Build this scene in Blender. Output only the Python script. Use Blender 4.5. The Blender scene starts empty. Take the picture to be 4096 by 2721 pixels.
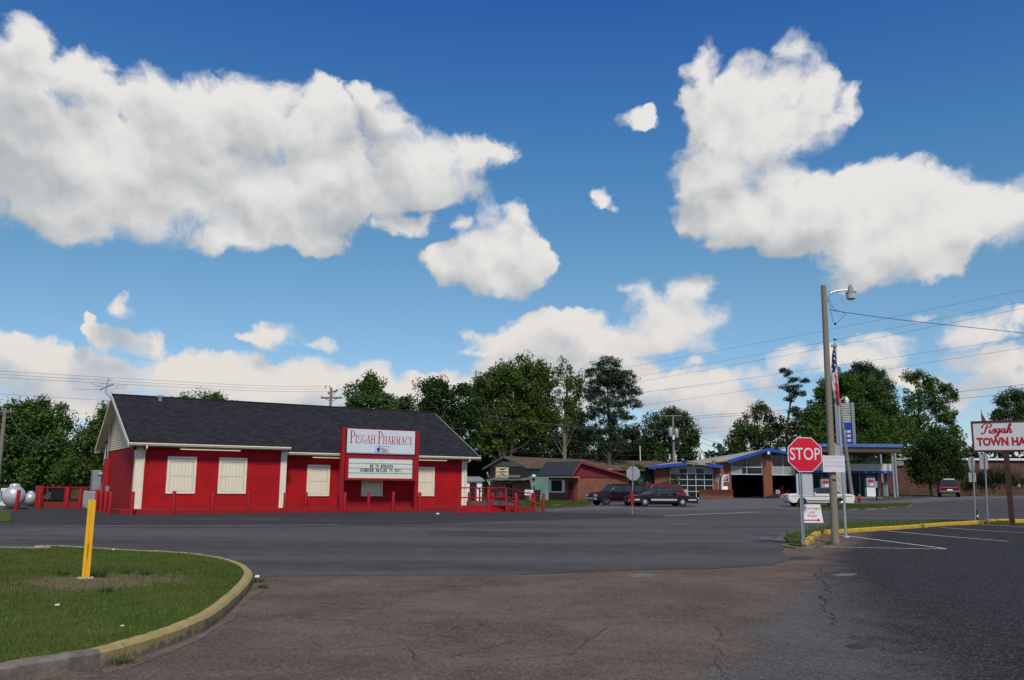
import bpy, bmesh, math, random
import numpy as np
from mathutils import Vector, Matrix
R = math.radians
SC = bpy.context.scene
COL = SC.collection
random.seed(7); NR = np.random.RandomState(11)

# ------------------------------------------------------------------ camera
F_PX, CX, CY = 870.0, 512.0, 340.0
PITCH = math.atan(145/870.0); ROLL = 0.0081; EYE = 1.6
cam = bpy.data.objects.new('camera', bpy.data.cameras.new('camera')); COL.objects.link(cam)
cam.data.sensor_width = 36; cam.data.lens = 36*F_PX/1024; cam.data.clip_end = 6000; cam.data.clip_start = .1
cf = Vector((0, math.cos(PITCH), math.sin(PITCH))); cu = Vector((0, -math.sin(PITCH), math.cos(PITCH))); cr = Vector((1, 0, 0))
cr2 = cr*math.cos(ROLL)+cu*math.sin(ROLL); cu2 = cu*math.cos(ROLL)-cr*math.sin(ROLL)
cam.matrix_world = Matrix((( cr2.x, cu2.x, -cf.x, 0), (cr2.y, cu2.y, -cf.y, 0), (cr2.z, cu2.z, -cf.z, EYE), (0, 0, 0, 1)))
SC.camera = cam

def ray(sx, sy):                                   # sx, sy measured on the 4096 px photograph
    a = (sx/4-CX)/F_PX; b = -(sy/4-CY)/F_PX
    return cf+cr2*a+cu2*b

# ------------------------------------------------------------------ sky, sun, exposure
SUN_EL, SUN_AZ = R(49), R(168)                     # azimuth from +Y towards +X (behind the viewer, to the right)
SC.view_settings.view_transform = 'Standard'; SC.view_settings.look = 'None'
SC.view_settings.exposure = 0.0; SC.view_settings.gamma = 1
sd = Vector((math.sin(SUN_AZ)*math.cos(SUN_EL), math.cos(SUN_AZ)*math.cos(SUN_EL), math.sin(SUN_EL)))
sun = bpy.data.objects.new('sun', bpy.data.lights.new('sun', 'SUN')); COL.objects.link(sun)
sun.data.energy = 3.2; sun.data.angle = R(10); sun.data.color = (1, .90, .77)
sun.rotation_euler = sd.to_track_quat('Z', 'Y').to_euler()

W = bpy.data.worlds.new('World'); SC.world = W; W.use_nodes = True
nt = W.node_tree; nt.nodes.clear()
def N(tree, t, **k):
    n = tree.nodes.new(t)
    for a, b in k.items(): setattr(n, a, b)
    return n
def M_(tree, op, a, b=None, c=None, clamp=False):
    n = tree.nodes.new('ShaderNodeMath'); n.operation = op; n.use_clamp = clamp
    for i, v in enumerate((a, b, c)):
        if v is None: continue
        if isinstance(v, (int, float)): n.inputs[i].default_value = v
        else: tree.links.new(v, n.inputs[i])
    return n.outputs[0]
def VM(tree, op, a, b=None, c=None):
    n = tree.nodes.new('ShaderNodeVectorMath'); n.operation = op
    for i, v in enumerate((a, b, c)):
        if v is None: continue
        if isinstance(v, (tuple, list)): n.inputs[i].default_value = v
        else: tree.links.new(v, n.inputs[i])
    return n.outputs[1] if op in ('DOT_PRODUCT', 'LENGTH', 'DISTANCE') else n.outputs[0]
def MIXC(tree, fac, a, b, blend='MIX'):
    n = tree.nodes.new('ShaderNodeMix'); n.data_type = 'RGBA'; n.blend_type = blend
    for i, v in ((0, fac), (6, a), (7, b)):
        if isinstance(v, (int, float)): n.inputs[i].default_value = v
        elif isinstance(v, (tuple, list)): n.inputs[i].default_value = (*v[:3], 1)
        else: tree.links.new(v, n.inputs[i])
    return n.outputs[2]
def SS(tree, x, a, b):
    n = tree.nodes.new('ShaderNodeMapRange'); n.interpolation_type = 'SMOOTHSTEP'
    tree.links.new(x, n.inputs[0]); n.inputs[1].default_value = a; n.inputs[2].default_value = b
    return n.outputs[0]
def NOI(tree, vec, scale, detail=4, rough=.5, color=False, dist=0, lac=2.0):
    n = tree.nodes.new('ShaderNodeTexNoise'); n.inputs['Scale'].default_value = scale
    n.inputs['Detail'].default_value = detail; n.inputs['Roughness'].default_value = rough
    n.inputs['Distortion'].default_value = dist; n.inputs['Lacunarity'].default_value = lac
    if vec is not None: tree.links.new(vec, n.inputs['Vector'])
    return n.outputs['Color' if color else 'Fac']

def sky_xy(d):
    d = d.normalized(); e = math.asin(d.z); return math.atan2(d.x, d.y)*math.cos(e), e
# cumulus lobes: centre and half sizes of each heap of cloud, as directions in the sky (2360 px wide survey of the sky)
HEAPS = [(80,115,70,72),(30,190,150,110),(200,200,100,88),(100,330,250,170),(60,430,190,110),(430,265,150,95),(420,410,260,140),(250,465,190,90),
(600,285,190,110),(735,265,115,95),(620,455,220,120),(770,420,160,125),(560,545,130,38),(720,560,90,30),(850,245,60,42),(900,300,70,60),(960,370,140,72),
(1060,360,110,48),(1130,345,50,30),(950,425,130,48),(1070,425,70,32),(920,518,75,34),(985,500,25,22),(160,520,110,45),(60,480,80,30),
(1115,620,135,62),(1155,570,95,75),(1130,480,36,50),(1072,505,26,28),(1190,510,26,50),(1215,600,50,70),(1015,595,45,30),
(1620,165,42,62),(1830,110,48,48),(1880,200,62,88),(1720,225,120,80),(1630,240,70,70),(1960,240,30,46),(1930,270,32,22),(1730,310,150,110),(1820,310,100,58),(1670,400,110,90),
(1710,500,140,80),(1640,570,34,18),(1690,560,90,34),(1605,520,34,18),(1600,440,34,24),(1880,510,190,85),(1880,450,80,60),(1960,435,90,55),(1800,430,60,70),(2090,450,190,92),(2060,560,200,85),(2240,500,160,95),(2335,510,80,85),(2010,625,105,40),(2120,610,120,45),(1950,600,60,40),(1800,560,90,34),(1720,160,60,40),(1780,190,70,60),(1660,280,70,60),(1900,300,40,40),(1590,215,24,26),
(1475,278,44,26),(1388,452,30,24),(1408,472,14,18),
(1590,685,52,50),(1560,745,115,62),(1610,780,50,34),(1445,668,30,10),(1480,690,50,34),(1520,720,60,40),(1470,735,50,36),(1290,755,100,48),(1210,790,130,44),(1400,790,130,44),(1125,768,70,20),(1300,860,230,70),(1105,812,55,16),
(297,712,40,26),(212,725,15,18),(212,758,22,18),(285,790,85,36),(635,775,56,34),(590,787,44,18),(750,795,38,15),
(60,835,150,66),(220,855,140,55),(400,865,150,60),(560,885,150,68),(700,885,150,56),(820,880,110,54),(960,905,130,48),(1080,895,80,42),(200,945,260,34),(560,925,220,34),(820,930,160,30),(300,930,160,30),(130,900,200,40),
(1600,838,24,20),(1600,900,110,54),(1690,872,50,30),(1820,825,46,30),(1770,858,70,34),(2030,800,76,30),(1950,835,110,38),(2235,760,90,46),(2290,745,42,30),(2330,730,30,14),(2290,830,130,40),(1650,940,150,50),(1250,930,300,50),(2230,900,90,34),(1740,990,180,34),(2120,720,30,8),(2330,880,80,30),(2080,870,160,26),(1430,900,150,60)]
SKY_HEAPS = []
for (x, y, rx, ry) in HEAPS:
    k = 4096/2360.
    c = sky_xy(ray(x*k, y*k)); a = sky_xy(ray((x+rx)*k, y*k)); b = sky_xy(ray(x*k, (y-ry)*k))
    SKY_HEAPS.append((c[0], c[1], math.hypot(a[0]-c[0], a[1]-c[1]), math.hypot(b[0]-c[0], b[1]-c[1])))
for i in range(22):                                # the rest of the sky carries clouds too
    az = R(48)+R(264)*(i+.5)/22
    if az > math.pi: az -= 2*math.pi
    e = R(random.choice((6, 9, 16, 26, 38)))
    SKY_HEAPS.append((az*math.cos(e), e, R(random.uniform(6, 12)), R(random.uniform(2.5, 5.5))))

gfield = bpy.data.node_groups.new('cloud_field', 'ShaderNodeTree')
gfield.interface.new_socket('P', in_out='INPUT', socket_type='NodeSocketVector')
gfield.interface.new_socket('D', in_out='OUTPUT', socket_type='NodeSocketFloat')
gi = N(gfield, 'NodeGroupInput'); go = N(gfield, 'NodeGroupOutput')
cur = None
for (a, b, ra, rb) in SKY_HEAPS:
    q = VM(gfield, 'MULTIPLY_ADD', gi.outputs[0], (1/ra, 1/rb, 0), (-a/ra, -b/rb, 0))
    d = VM(gfield, 'DOT_PRODUCT', q, q)
    sw = min(1, max(.45, math.sqrt(ra*rb)/.045))
    if sw < 1: d = M_(gfield, 'MULTIPLY_ADD', d, sw, 1-sw)
    if cur is None: cur = d
    else:
        n = gfield.nodes.new('ShaderNodeMath'); n.operation = 'SMOOTH_MIN'
        gfield.links.new(cur, n.inputs[0]); gfield.links.new(d, n.inputs[1]); n.inputs[2].default_value = .4; cur = n.outputs[0]
gfield.links.new(M_(gfield, 'MAXIMUM', M_(gfield, 'SUBTRACT', 1.0, cur), -1.5), go.inputs[0])
def N2(tree, vec, scale, detail, rough, color=False):
    o = NOI(tree, vec, scale, detail, rough, color); o.node.noise_dimensions = '2D'; return o

tc = N(nt, 'ShaderNodeTexCoord')
dirv = tc.outputs['Generated']
sx = N(nt, 'ShaderNodeSeparateXYZ'); nt.links.new(dirv, sx.inputs[0])
el = M_(nt, 'ARCSINE', sx.outputs[2]); az = M_(nt, 'ARCTAN2', sx.outputs[0], sx.outputs[1])
cmb = N(nt, 'ShaderNodeCombineXYZ')
nt.links.new(M_(nt, 'MULTIPLY', az, M_(nt, 'COSINE', el)), cmb.inputs[0]); nt.links.new(el, cmb.inputs[1])
PP = cmb.outputs[0]
# billowing: the outline is pushed about by turbulence of several sizes
w1 = VM(nt, 'MULTIPLY_ADD', N2(nt, PP, 13, 6, .55, True), (.060, .046, 0), (-.030, -.023, 0))
Pw = VM(nt, 'ADD', PP, w1)
def field(v):
    g = nt.nodes.new('ShaderNodeGroup'); g.node_tree = gfield; nt.links.new(v, g.inputs[0]); return g.outputs[0]
def puffs(v):
    vo = N(nt, 'ShaderNodeTexVoronoi', feature='F1', voronoi_dimensions='2D'); nt.links.new(v, vo.inputs['Vector'])
    vo.inputs['Scale'].default_value = 22; vo.inputs['Detail'].default_value = 3; vo.inputs['Roughness'].default_value = .5
    return M_(nt, 'ADD', M_(nt, 'MULTIPLY', N2(nt, v, 30, 10, .62), 1.15), M_(nt, 'MULTIPLY', vo.outputs['Distance'], -.42))
def relief(v): return N2(nt, v, 12, 6, .50)
E0 = field(Pw); E2 = field(VM(nt, 'ADD', Pw, (.008, .030, 0)))
U0 = puffs(Pw); Ra = relief(PP); Rb = relief(VM(nt, 'ADD', PP, (.005, .014, 0)))
D0 = M_(nt, 'ADD', M_(nt, 'ADD', E0, U0), -.05)
thin = M_(nt, 'MULTIPLY_ADD', N2(nt, PP, 9, 3, .5), 1.5, -.42)
alpha = SS(nt, M_(nt, 'DIVIDE', D0, M_(nt, 'ADD', M_(nt, 'MAXIMUM', thin, .10), .22)), .0, 1.25)
alpha = M_(nt, 'MULTIPLY', alpha, SS(nt, el, -.02, .03))
# lit tops, grey cores and bases
up = M_(nt, 'SUBTRACT', E0, E2)
lit = M_(nt, 'ADD', M_(nt, 'MULTIPLY', M_(nt, 'SUBTRACT', Ra, Rb), 2.1), M_(nt, 'MULTIPLY', up, .85))
core = M_(nt, 'MULTIPLY', SS(nt, D0, .45, 1.35), -.26)
lit = M_(nt, 'ADD', M_(nt, 'ADD', lit, core), M_(nt, 'ADD', .66, M_(nt, 'MULTIPLY_ADD', N2(nt, PP, 5.0, 5, .48), 2.2, -1.1)))
lit = SS(nt, lit, -.30, 1.30)
cloud_hi = MIXC(nt, lit, (.41, .44, .47), (.80, .785, .765))
cloud_lo = MIXC(nt, lit, (.44, .50, .58), (.77, .72, .675))
cloud = MIXC(nt, SS(nt, el, .05, .30), cloud_lo, cloud_hi)
sky = N(nt, 'ShaderNodeTexSky', sky_type='NISHITA'); sky.sun_disc = False
sky.sun_elevation = SUN_EL; sky.sun_rotation = SUN_AZ; sky.air_density = 1.0; sky.dust_density = .3; sky.ozone_density = 1.0; sky.altitude = 200
SKYK = .115
skyc = VM(nt, 'SCALE', sky.outputs[0]); skyc.node.inputs['Scale'].default_value = SKYK
# polarised-looking deep blue of the photograph: steeper contrast from zenith to horizon
cr_ = N(nt, 'ShaderNodeValToRGB'); nt.links.new(el, cr_.inputs[0]); tint = cr_.outputs[0]
stops = [(0, (.72, .74, .90)), (.1, (.62, .755, .90)), (.24, (.54, .80, .88)), (.37, (.37, .76, 1.0)), (.53, (.22, .57, 1.08)), (1.0, (.12, .40, 1.0))]
while len(cr_.color_ramp.elements) < len(stops): cr_.color_ramp.elements.new(.5)
for e_, (p_, c_) in zip(cr_.color_ramp.elements, stops): e_.position = p_; e_.color = (*c_, 1)
skyg = MIXC(nt, 1.0, skyc, tint, 'MULTIPLY')
final = MIXC(nt, alpha, skyg, cloud)
# background strength stays at the sky's physical scale; colours above are already in display units
unsc = VM(nt, 'SCALE', final); unsc.node.inputs['Scale'].default_value = 1/SKYK
bg = N(nt, 'ShaderNodeBackground'); nt.links.new(unsc, bg.inputs[0]); bg.inputs[1].default_value = SKYK
wo = N(nt, 'ShaderNodeOutputWorld'); nt.links.new(bg.outputs[0], wo.inputs[0])
W.cycles.sampling_method = 'MANUAL'; W.cycles.sample_map_resolution = 512
SC.cycles.max_bounces = 5; SC.cycles.transparent_max_bounces = 6

# ------------------------------------------------------------------ terrain and helpers
def sst(a, b, x):
    t = min(1, max(0, (x-a)/(b-a))); return t*t*(3-2*t)
def H(x, y):                                       # the ground climbs gently beyond the crossing
    return sst(55, 95, y)*(.10+.26*sst(5, 25, x)+.36*sst(30, 44, x))+.2*sst(95, 120, y)*sst(10, 40, x)
def G(sx, sy, dz=0):                               # where the sight line meets the ground
    d = ray(sx, sy); z = dz
    for _ in range(30):
        t = (z-EYE)/min(d.z, -1e-4); t = min(t, 900); p = Vector((0, 0, EYE))+d*t; z = .5*z+.5*(H(p.x, p.y)+dz)
    return Vector((p.x, p.y, H(p.x, p.y)+dz))
def AT(sx, sy, Y):
    d = ray(sx, sy); return Vector((0, 0, EYE))+d*(Y/d.y)
def c1(x, y): return x/2.361, 1480+y/2.361
def c2(x, y): return 900+x/2.361, 1480+y/2.361
def c3(x, y): return 1800+x/2.951, 1700+y/2.951
def c4(x, y): return 2200+x/3.373, 1750+y/3.373
def c5(x, y): return 2550+x/3.373, 1700+y/3.373
def c6(x, y): return 3050+x/3.136, 1700+y/3.136
def c7(x, y): return 3500+x*.4082, 1560+y*.4082
def c8(x, y): return 3100+x*.459, 1080+y*.459
def cA(x, y): return x/2.0336, 1950+y/2.0336
def cR(x, y): return 1880+x/5.6, 1780+y/5.6
def v2(x, y): return x*4096/2360., y*4096/2360.

class Frame:                                        # local x along the front (azimuth az), local y away behind it
    def __init__(s, o, az):
        s.o = Vector(o); s.az = az; s.u = Vector((math.sin(R(az)), math.cos(R(az)), 0)); s.v = Vector((-s.u.y, s.u.x, 0)); s.rz = math.atan2(s.u.y, s.u.x)
    def on_v(s, sx, sy, v=0):
        d = ray(sx, sy); c = Vector((0, 0, EYE)); t = ((s.o-c).dot(s.v)+v)/d.dot(s.v); p = c+d*t-s.o
        return p.dot(s.u), p.z
    def on_u(s, sx, sy, u=0):
        d = ray(sx, sy); c = Vector((0, 0, EYE)); t = ((s.o-c).dot(s.u)+u)/d.dot(s.u); p = c+d*t-s.o
        return p.dot(s.v), p.z
    def loc(s, p): p = Vector(p)-s.o; return Vector((p.dot(s.u), p.dot(s.v), p.z))
    def w(s, u, v, z=0): return s.o+s.u*u+s.v*v+Vector((0, 0, z))

class MB:
    def __init__(s): s.v = []; s.f = []; s.mi = []; s.cm = 0
    def _a(s, vs, fs):
        n = len(s.v); s.v += [tuple(p) for p in vs]; s.f += [tuple(i+n for i in f) for f in fs]; s.mi += [s.cm]*len(fs)
    def box(s, x0, x1, y0, y1, z0, z1):
        s._a([(x, y, z) for z in (z0, z1) for y in (y0, y1) for x in (x0, x1)], [(0, 2, 3, 1), (4, 5, 7, 6), (0, 1, 5, 4), (2, 6, 7, 3), (0, 4, 6, 2), (1, 3, 7, 5)]); return s
    def hexa(s, b, t):                              # four bottom and four top corners, both counter-clockwise from above
        s._a(list(b)+list(t), [(3, 2, 1, 0), (4, 5, 6, 7), (0, 1, 5, 4), (1, 2, 6, 5), (2, 3, 7, 6), (3, 0, 4, 7)]); return s
    def prism(s, pts, d, ax='y', o=0):              # outline in a plane, pushed d along the third axis
        n = len(pts)
        def P(a, b, c): return (a, c, b) if ax == 'y' else ((c, a, b) if ax == 'x' else (a, b, c))
        s._a([P(a, b, o) for a, b in pts]+[P(a, b, o+d) for a, b in pts], [tuple(range(n))[::-1], tuple(range(n, 2*n))]+[(i, (i+1) % n, n+(i+1) % n, n+i) for i in range(n)]); return s
    def slab(s, pts, th):                           # a roof-like sheet through 3D points, th thick downwards
        n = len(pts); q = [Vector(p) for p in pts]; b = [p-Vector((0, 0, th)) for p in q]
        s._a(q+b, [tuple(range(n)), tuple(range(n, 2*n))[::-1]]+[(i, n+i, n+(i+1) % n, (i+1) % n) for i in range(n)]); return s
    def tube(s, path, r, n=8, cap=True):
        path = [Vector(p) for p in path]; rs = r if isinstance(r, (list, tuple)) else [r]*len(path); vs = []
        pa = None
        for i, p in enumerate(path):
            t = (path[min(i+1, len(path)-1)]-path[max(i-1, 0)])
            t = t.normalized() if t.length > 1e-9 else Vector((0, 0, 1))
            a = (pa if pa is not None else (Vector((1, 0, 0)) if abs(t.x) < .9 else Vector((0, 1, 0))))
            a = (a-t*a.dot(t)); a = a.normalized() if a.length > 1e-6 else t.orthogonal().normalized(); pa = a; b = t.cross(a)
            vs += [p+(a*math.cos(k*2*math.pi/n)+b*math.sin(k*2*math.pi/n))*rs[i] for k in range(n)]
        fs = [(i*n+k, i*n+(k+1) % n, (i+1)*n+(k+1) % n, (i+1)*n+k) for i in range(len(path)-1) for k in range(n)]
        if cap: fs += [tuple(range(n))[::-1], tuple(range((len(path)-1)*n, len(path)*n))]
        s._a(vs, fs); return s
    def lathe(s, prof, c=(0, 0, 0), n=16, ax='z'):
        vs = []
        for (r, h) in prof:
            for k in range(n):
                a = 2*math.pi*k/n; x, y = r*math.cos(a), r*math.sin(a)
                p = (x, y, h) if ax == 'z' else ((h, x, y) if ax == 'x' else (x, h, y))
                vs.append((p[0]+c[0], p[1]+c[1], p[2]+c[2]))
        m = len(prof)
        s._a(vs, [(i*n+k, i*n+(k+1) % n, (i+1)*n+(k+1) % n, (i+1)*n+k) for i in range(m-1) for k in range(n)]+[tuple(range(n))[::-1], tuple(range((m-1)*n, m*n))]); return s
    def ribbon(s, pts, w, y, th=.006, closed=False):   # a raised stroke in the local x-z plane, facing -y
        q = [Vector((a, b)) for a, b in pts]; n = len(q); ws = w if isinstance(w, (list, tuple)) else [w]*n; L = []; Rr = []
        for i, p in enumerate(q):
            t = q[min(i+1, n-1)]-q[max(i-1, 0)]; t = t.normalized() if t.length > 1e-9 else Vector((1, 0)); m = Vector((-t.y, t.x))
            L.append(p+m*ws[i]/2); Rr.append(p-m*ws[i]/2)
        for i in range(n-1):
            o = [L[i], L[i+1], Rr[i+1], Rr[i]]
            s._a([(p.x, y-th, p.y) for p in o]+[(p.x, y, p.y) for p in o], [(0, 1, 2, 3), (7, 6, 5, 4), (0, 4, 5, 1), (1, 5, 6, 2), (2, 6, 7, 3), (3, 7, 4, 0)])
        return s
    def build(s, name, mats, parent=None, smooth=False, bevel=0, loc=None):
        me = bpy.data.meshes.new(name); me.from_pydata(s.v, [], s.f)
        mats = mats if isinstance(mats, (list, tuple)) else [mats]
        for m in mats: me.materials.append(m)
        if len(mats) > 1: me.polygons.foreach_set('material_index', s.mi)
        bm = bmesh.new(); bm.from_mesh(me); bmesh.ops.recalc_face_normals(bm, faces=bm.faces); bm.to_mesh(me); bm.free()
        if smooth:
            me.polygons.foreach_set('use_smooth', [True]*len(me.polygons)); me.set_sharp_from_angle(angle=R(38))
        o = bpy.data.objects.new(name, me); COL.objects.link(o)
        if bevel:
            b = o.modifiers.new('bevel', 'BEVEL'); b.width = bevel; b.segments = 2; b.limit_method = 'ANGLE'; b.angle_limit = R(35)
        if parent: o.parent = parent
        if loc: o.location = loc
        return o

def tag(o, label=None, cat=None, group=None, kind=None):
    if label: o['label'] = label
    if cat: o['category'] = cat
    if group: o['group'] = group
    if kind: o['kind'] = kind
    return o
def thing(name, label, cat, loc=(0, 0, 0), rz=0, group=None):
    o = bpy.data.objects.new(name, None); COL.objects.link(o); o.location = loc; o.rotation_euler = (0, 0, rz); o.empty_display_size = .3
    return tag(o, label, cat, group)
def copy_tree(o, parent=None):
    c = o.copy(); COL.objects.link(c)
    if parent: c.parent = parent
    for ch in [k for k in bpy.data.objects if k.parent == o]: copy_tree(ch, c)
    return c
def raw_mesh(name, verts, faces, mat, parent=None, fs=None):
    me = bpy.data.meshes.new(name); k = faces.shape[1]; me.vertices.add(len(verts)); me.loops.add(faces.size); me.polygons.add(len(faces))
    me.vertices.foreach_set('co', verts.astype(np.float32).ravel()); me.loops.foreach_set('vertex_index', faces.astype(np.int32).ravel())
    me.polygons.foreach_set('loop_start', (np.arange(len(faces))*k).astype(np.int32)); me.update(calc_edges=True); me.validate()
    me.materials.append(mat); o = bpy.data.objects.new(name, me); COL.objects.link(o)
    if parent: o.parent = parent
    return o
def sheet(name, poly, dz, mat, step=4.0, jit=0, label=None, thick=0):
    if jit:
        q = []
        for i, p in enumerate(poly):
            a = Vector(p[:2]); b = Vector(poly[(i+1) % len(poly)][:2]); n = max(1, min(60, int((b-a).length/.6)))
            for k in range(n):
                t = a.lerp(b, k/n); j = jit*(.3+.7*min(1, 30/max(8, t.length))) if k else 0
                q.append((t.x+random.gauss(0, j), t.y+random.gauss(0, j)))
        poly = q
    bm = bmesh.new(); vs = [bm.verts.new((p[0], p[1], 0)) for p in poly]; bm.faces.new(vs)
    bmesh.ops.triangulate(bm, faces=bm.faces)
    xs = [p[0] for p in poly]; ys = [p[1] for p in poly]
    if max(ys) > 54:
        y = 54
        while y < max(ys):
            bmesh.ops.bisect_plane(bm, geom=bm.verts[:]+bm.edges[:]+bm.faces[:], plane_co=(0, y, 0), plane_no=(0, 1, 0)); y += step
        x = math.floor(min(xs)/step)*step
        while x < max(xs):
            if 0 <= x <= 48: bmesh.ops.bisect_plane(bm, geom=bm.verts[:]+bm.edges[:]+bm.faces[:], plane_co=(x, 0, 0), plane_no=(1, 0, 0))
            x += step
    for v in bm.verts: v.co.z = H(v.co.x, v.co.y)+dz
    be = [e for e in bm.edges if e.is_boundary]; ex = bmesh.ops.extrude_edge_only(bm, edges=be)
    for v in [g for g in ex['geom'] if isinstance(g, bmesh.types.BMVert)]: v.co.z -= .09
    bmesh.ops.recalc_face_normals(bm, faces=bm.faces)
    if sum(f.normal.z for f in bm.faces) < 0: bmesh.ops.reverse_faces(bm, faces=bm.faces)
    me = bpy.data.meshes.new(name); bm.to_mesh(me); bm.free(); me.materials.append(mat)
    o = bpy.data.objects.new(name, me); COL.objects.link(o); o['kind'] = 'structure'
    if label: o['label'] = label
    return o

# ------------------------------------------------------------------ materials
def newmat(name):
    m = bpy.data.materials.new(name); m.use_nodes = True; t = m.node_tree
    return m, t, t.nodes['Principled BSDF']
def coords(t, kind='Object'):
    return t.nodes.new('ShaderNodeTexCoord').outputs[kind]
def mat(name, col, rough=.6, var=.15, scale=6, metal=0, bump=.0, bscale=60, spec=.4, var2=None, dirt=0):
    m, t, b = newmat(name); co = coords(t)
    f = NOI(t, co, scale, 5, .6)
    lo = tuple(c*(1-var) for c in col); hi = tuple(min(1, c*(1+var)) for c in col)
    c = MIXC(t, SS(t, f, .25, .75), lo, var2 or hi)
    if dirt: c = MIXC(t, M_(t, 'MULTIPLY', SS(t, NOI(t, co, scale*.35, 6, .7), .5, .75), dirt), c, (.05, .045, .035))
    t.links.new(c, b.inputs['Base Color']); b.inputs['Roughness'].default_value = rough; b.inputs['Metallic'].default_value = metal
    b.inputs['Specular IOR Level'].default_value = spec
    if bump:
        bn = N(t, 'ShaderNodeBump'); bn.inputs['Strength'].default_value = bump; bn.inputs['Distance'].default_value = .02
        t.links.new(NOI(t, co, bscale, 4, .6), bn.inputs['Height']); t.links.new(bn.outputs[0], b.inputs['Normal'])
    return m
def brick(name, c1_, c2_, mortar, sx=.2, sy=.067, ms=.008, rough=.85, bump=.5, painted=False, axis='xz'):
    m, t, b = newmat(name); co = coords(t); s = N(t, 'ShaderNodeSeparateXYZ'); t.links.new(co, s.inputs[0]); k = N(t, 'ShaderNodeCombineXYZ')
    t.links.new(M_(t, 'ADD', s.outputs[0], s.outputs[1]), k.inputs[0]); t.links.new(s.outputs[2], k.inputs[1])
    bt = N(t, 'ShaderNodeTexBrick'); t.links.new(k.outputs[0], bt.inputs['Vector']); bt.inputs['Scale'].default_value = 1
    bt.inputs['Brick Width'].default_value = sx; bt.inputs['Row Height'].default_value = sy; bt.inputs['Mortar Size'].default_value = ms
    bt.inputs['Color1'].default_value = (*c1_, 1); bt.inputs['Color2'].default_value = (*c2_, 1); bt.inputs['Mortar'].default_value = (*mortar, 1)
    bt.inputs['Mortar Smooth'].default_value = .3
    v = NOI(t, co, 1.3, 6, .65); c = MIXC(t, SS(t, v, .3, .75), MIXC(t, 1, bt.outputs[0], (.72, .72, .74), 'MULTIPLY'), bt.outputs[0])
    sp = M_(t, 'MULTIPLY', M_(t, 'SUBTRACT', 1, SS(t, M_(t, 'ADD', s.outputs[2], M_(t, 'MULTIPLY_ADD', NOI(t, co, 5, 6, .7), 1.2, -.6)), .1, .6)), .35); c = MIXC(t, sp, c, (.06, .035, .028))
    t.links.new(c, b.inputs['Base Color']); b.inputs['Roughness'].default_value = rough; b.inputs['Specular IOR Level'].default_value = .3
    bn = N(t, 'ShaderNodeBump'); bn.inputs['Strength'].default_value = bump; bn.inputs['Distance'].default_value = .012
    h = M_(t, 'ADD', M_(t, 'MULTIPLY', bt.outputs['Fac'], -1), M_(t, 'MULTIPLY', NOI(t, co, 45, 3, .6), .5)); t.links.new(h, bn.inputs['Height']); t.links.new(bn.outputs[0], b.inputs['Normal'])
    return m
def glass(name, col=(.02, .024, .028), rough=.06):
    m, t, b = newmat(name); b.inputs['Base Color'].default_value = (*col, 1); b.inputs['Roughness'].default_value = rough; b.inputs['Specular IOR Level'].default_value = .4
    return m
def asphalt(name, base, lightc, speck=(.25, .2), patch=.35, brown=None, cracks=.5, bump=.5, streak=(1, 1, 1)):
    m, t, b = newmat(name); co = coords(t)
    mp = VM(t, 'MULTIPLY', co, streak)
    big = SS(t, NOI(t, mp, .16, 7, .66), .38, .62)
    mid = SS(t, NOI(t, co, 1.1, 6, .65), .38, .66)
    c = MIXC(t, big, base, lightc); c = MIXC(t, M_(t, 'MULTIPLY', mid, patch), c, tuple(v*1.35 for v in lightc))
    if brown: c = brown(t, co, c)
    fine = NOI(t, co, 75, 3, .7); vo = N(t, 'ShaderNodeTexVoronoi'); t.links.new(co, vo.inputs['Vector']); vo.inputs['Scale'].default_value = 48
    st = N(t, 'ShaderNodeSeparateColor'); t.links.new(vo.outputs['Color'], st.inputs[0])
    c = MIXC(t, M_(t, 'MULTIPLY', SS(t, st.outputs[0], .55, 1.0), speck[0]), c, (.30, .27, .25))
    c = MIXC(t, M_(t, 'MULTIPLY', SS(t, st.outputs[1], .6, 1.0), speck[1]), c, (.015, .013, .013))
    if cracks:
        wv = VM(t, 'ADD', co, VM(t, 'MULTIPLY_ADD', NOI(t, co, .8, 5, .6, True), (1.6, 1.6, 0), (-.8, -.8, 0)))
        cv = N(t, 'ShaderNodeTexVoronoi', feature='DISTANCE_TO_EDGE'); t.links.new(wv, cv.inputs['Vector']); cv.inputs['Scale'].default_value = .33
        line = M_(t, 'SUBTRACT', 1, SS(t, cv.outputs['Distance'], .0, .012)); line = M_(t, 'MULTIPLY', line, SS(t, NOI(t, co, .35, 3, .5), .48, .62))
        c = MIXC(t, M_(t, 'MULTIPLY', line, cracks), c, (.008, .007, .006))
        sc_ = SS(t, NOI(t, VM(t, 'MULTIPLY', co, (1, 2.4, 1)), .45, 5, .7), .60, .72); c = MIXC(t, M_(t, 'MULTIPLY', sc_, .45), c, tuple(v*.5 for v in base))
    t.links.new(c, b.inputs['Base Color']); b.inputs['Roughness'].default_value = .85; b.inputs['Specular IOR Level'].default_value = .25
    bn = N(t, 'ShaderNodeBump'); bn.inputs['Strength'].default_value = bump; bn.inputs['Distance'].default_value = .01
    t.links.new(M_(t, 'ADD', fine, M_(t, 'MULTIPLY', vo.outputs['Distance'], 1.6)), bn.inputs['Height']); t.links.new(bn.outputs[0], b.inputs['Normal'])
    return m
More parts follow.
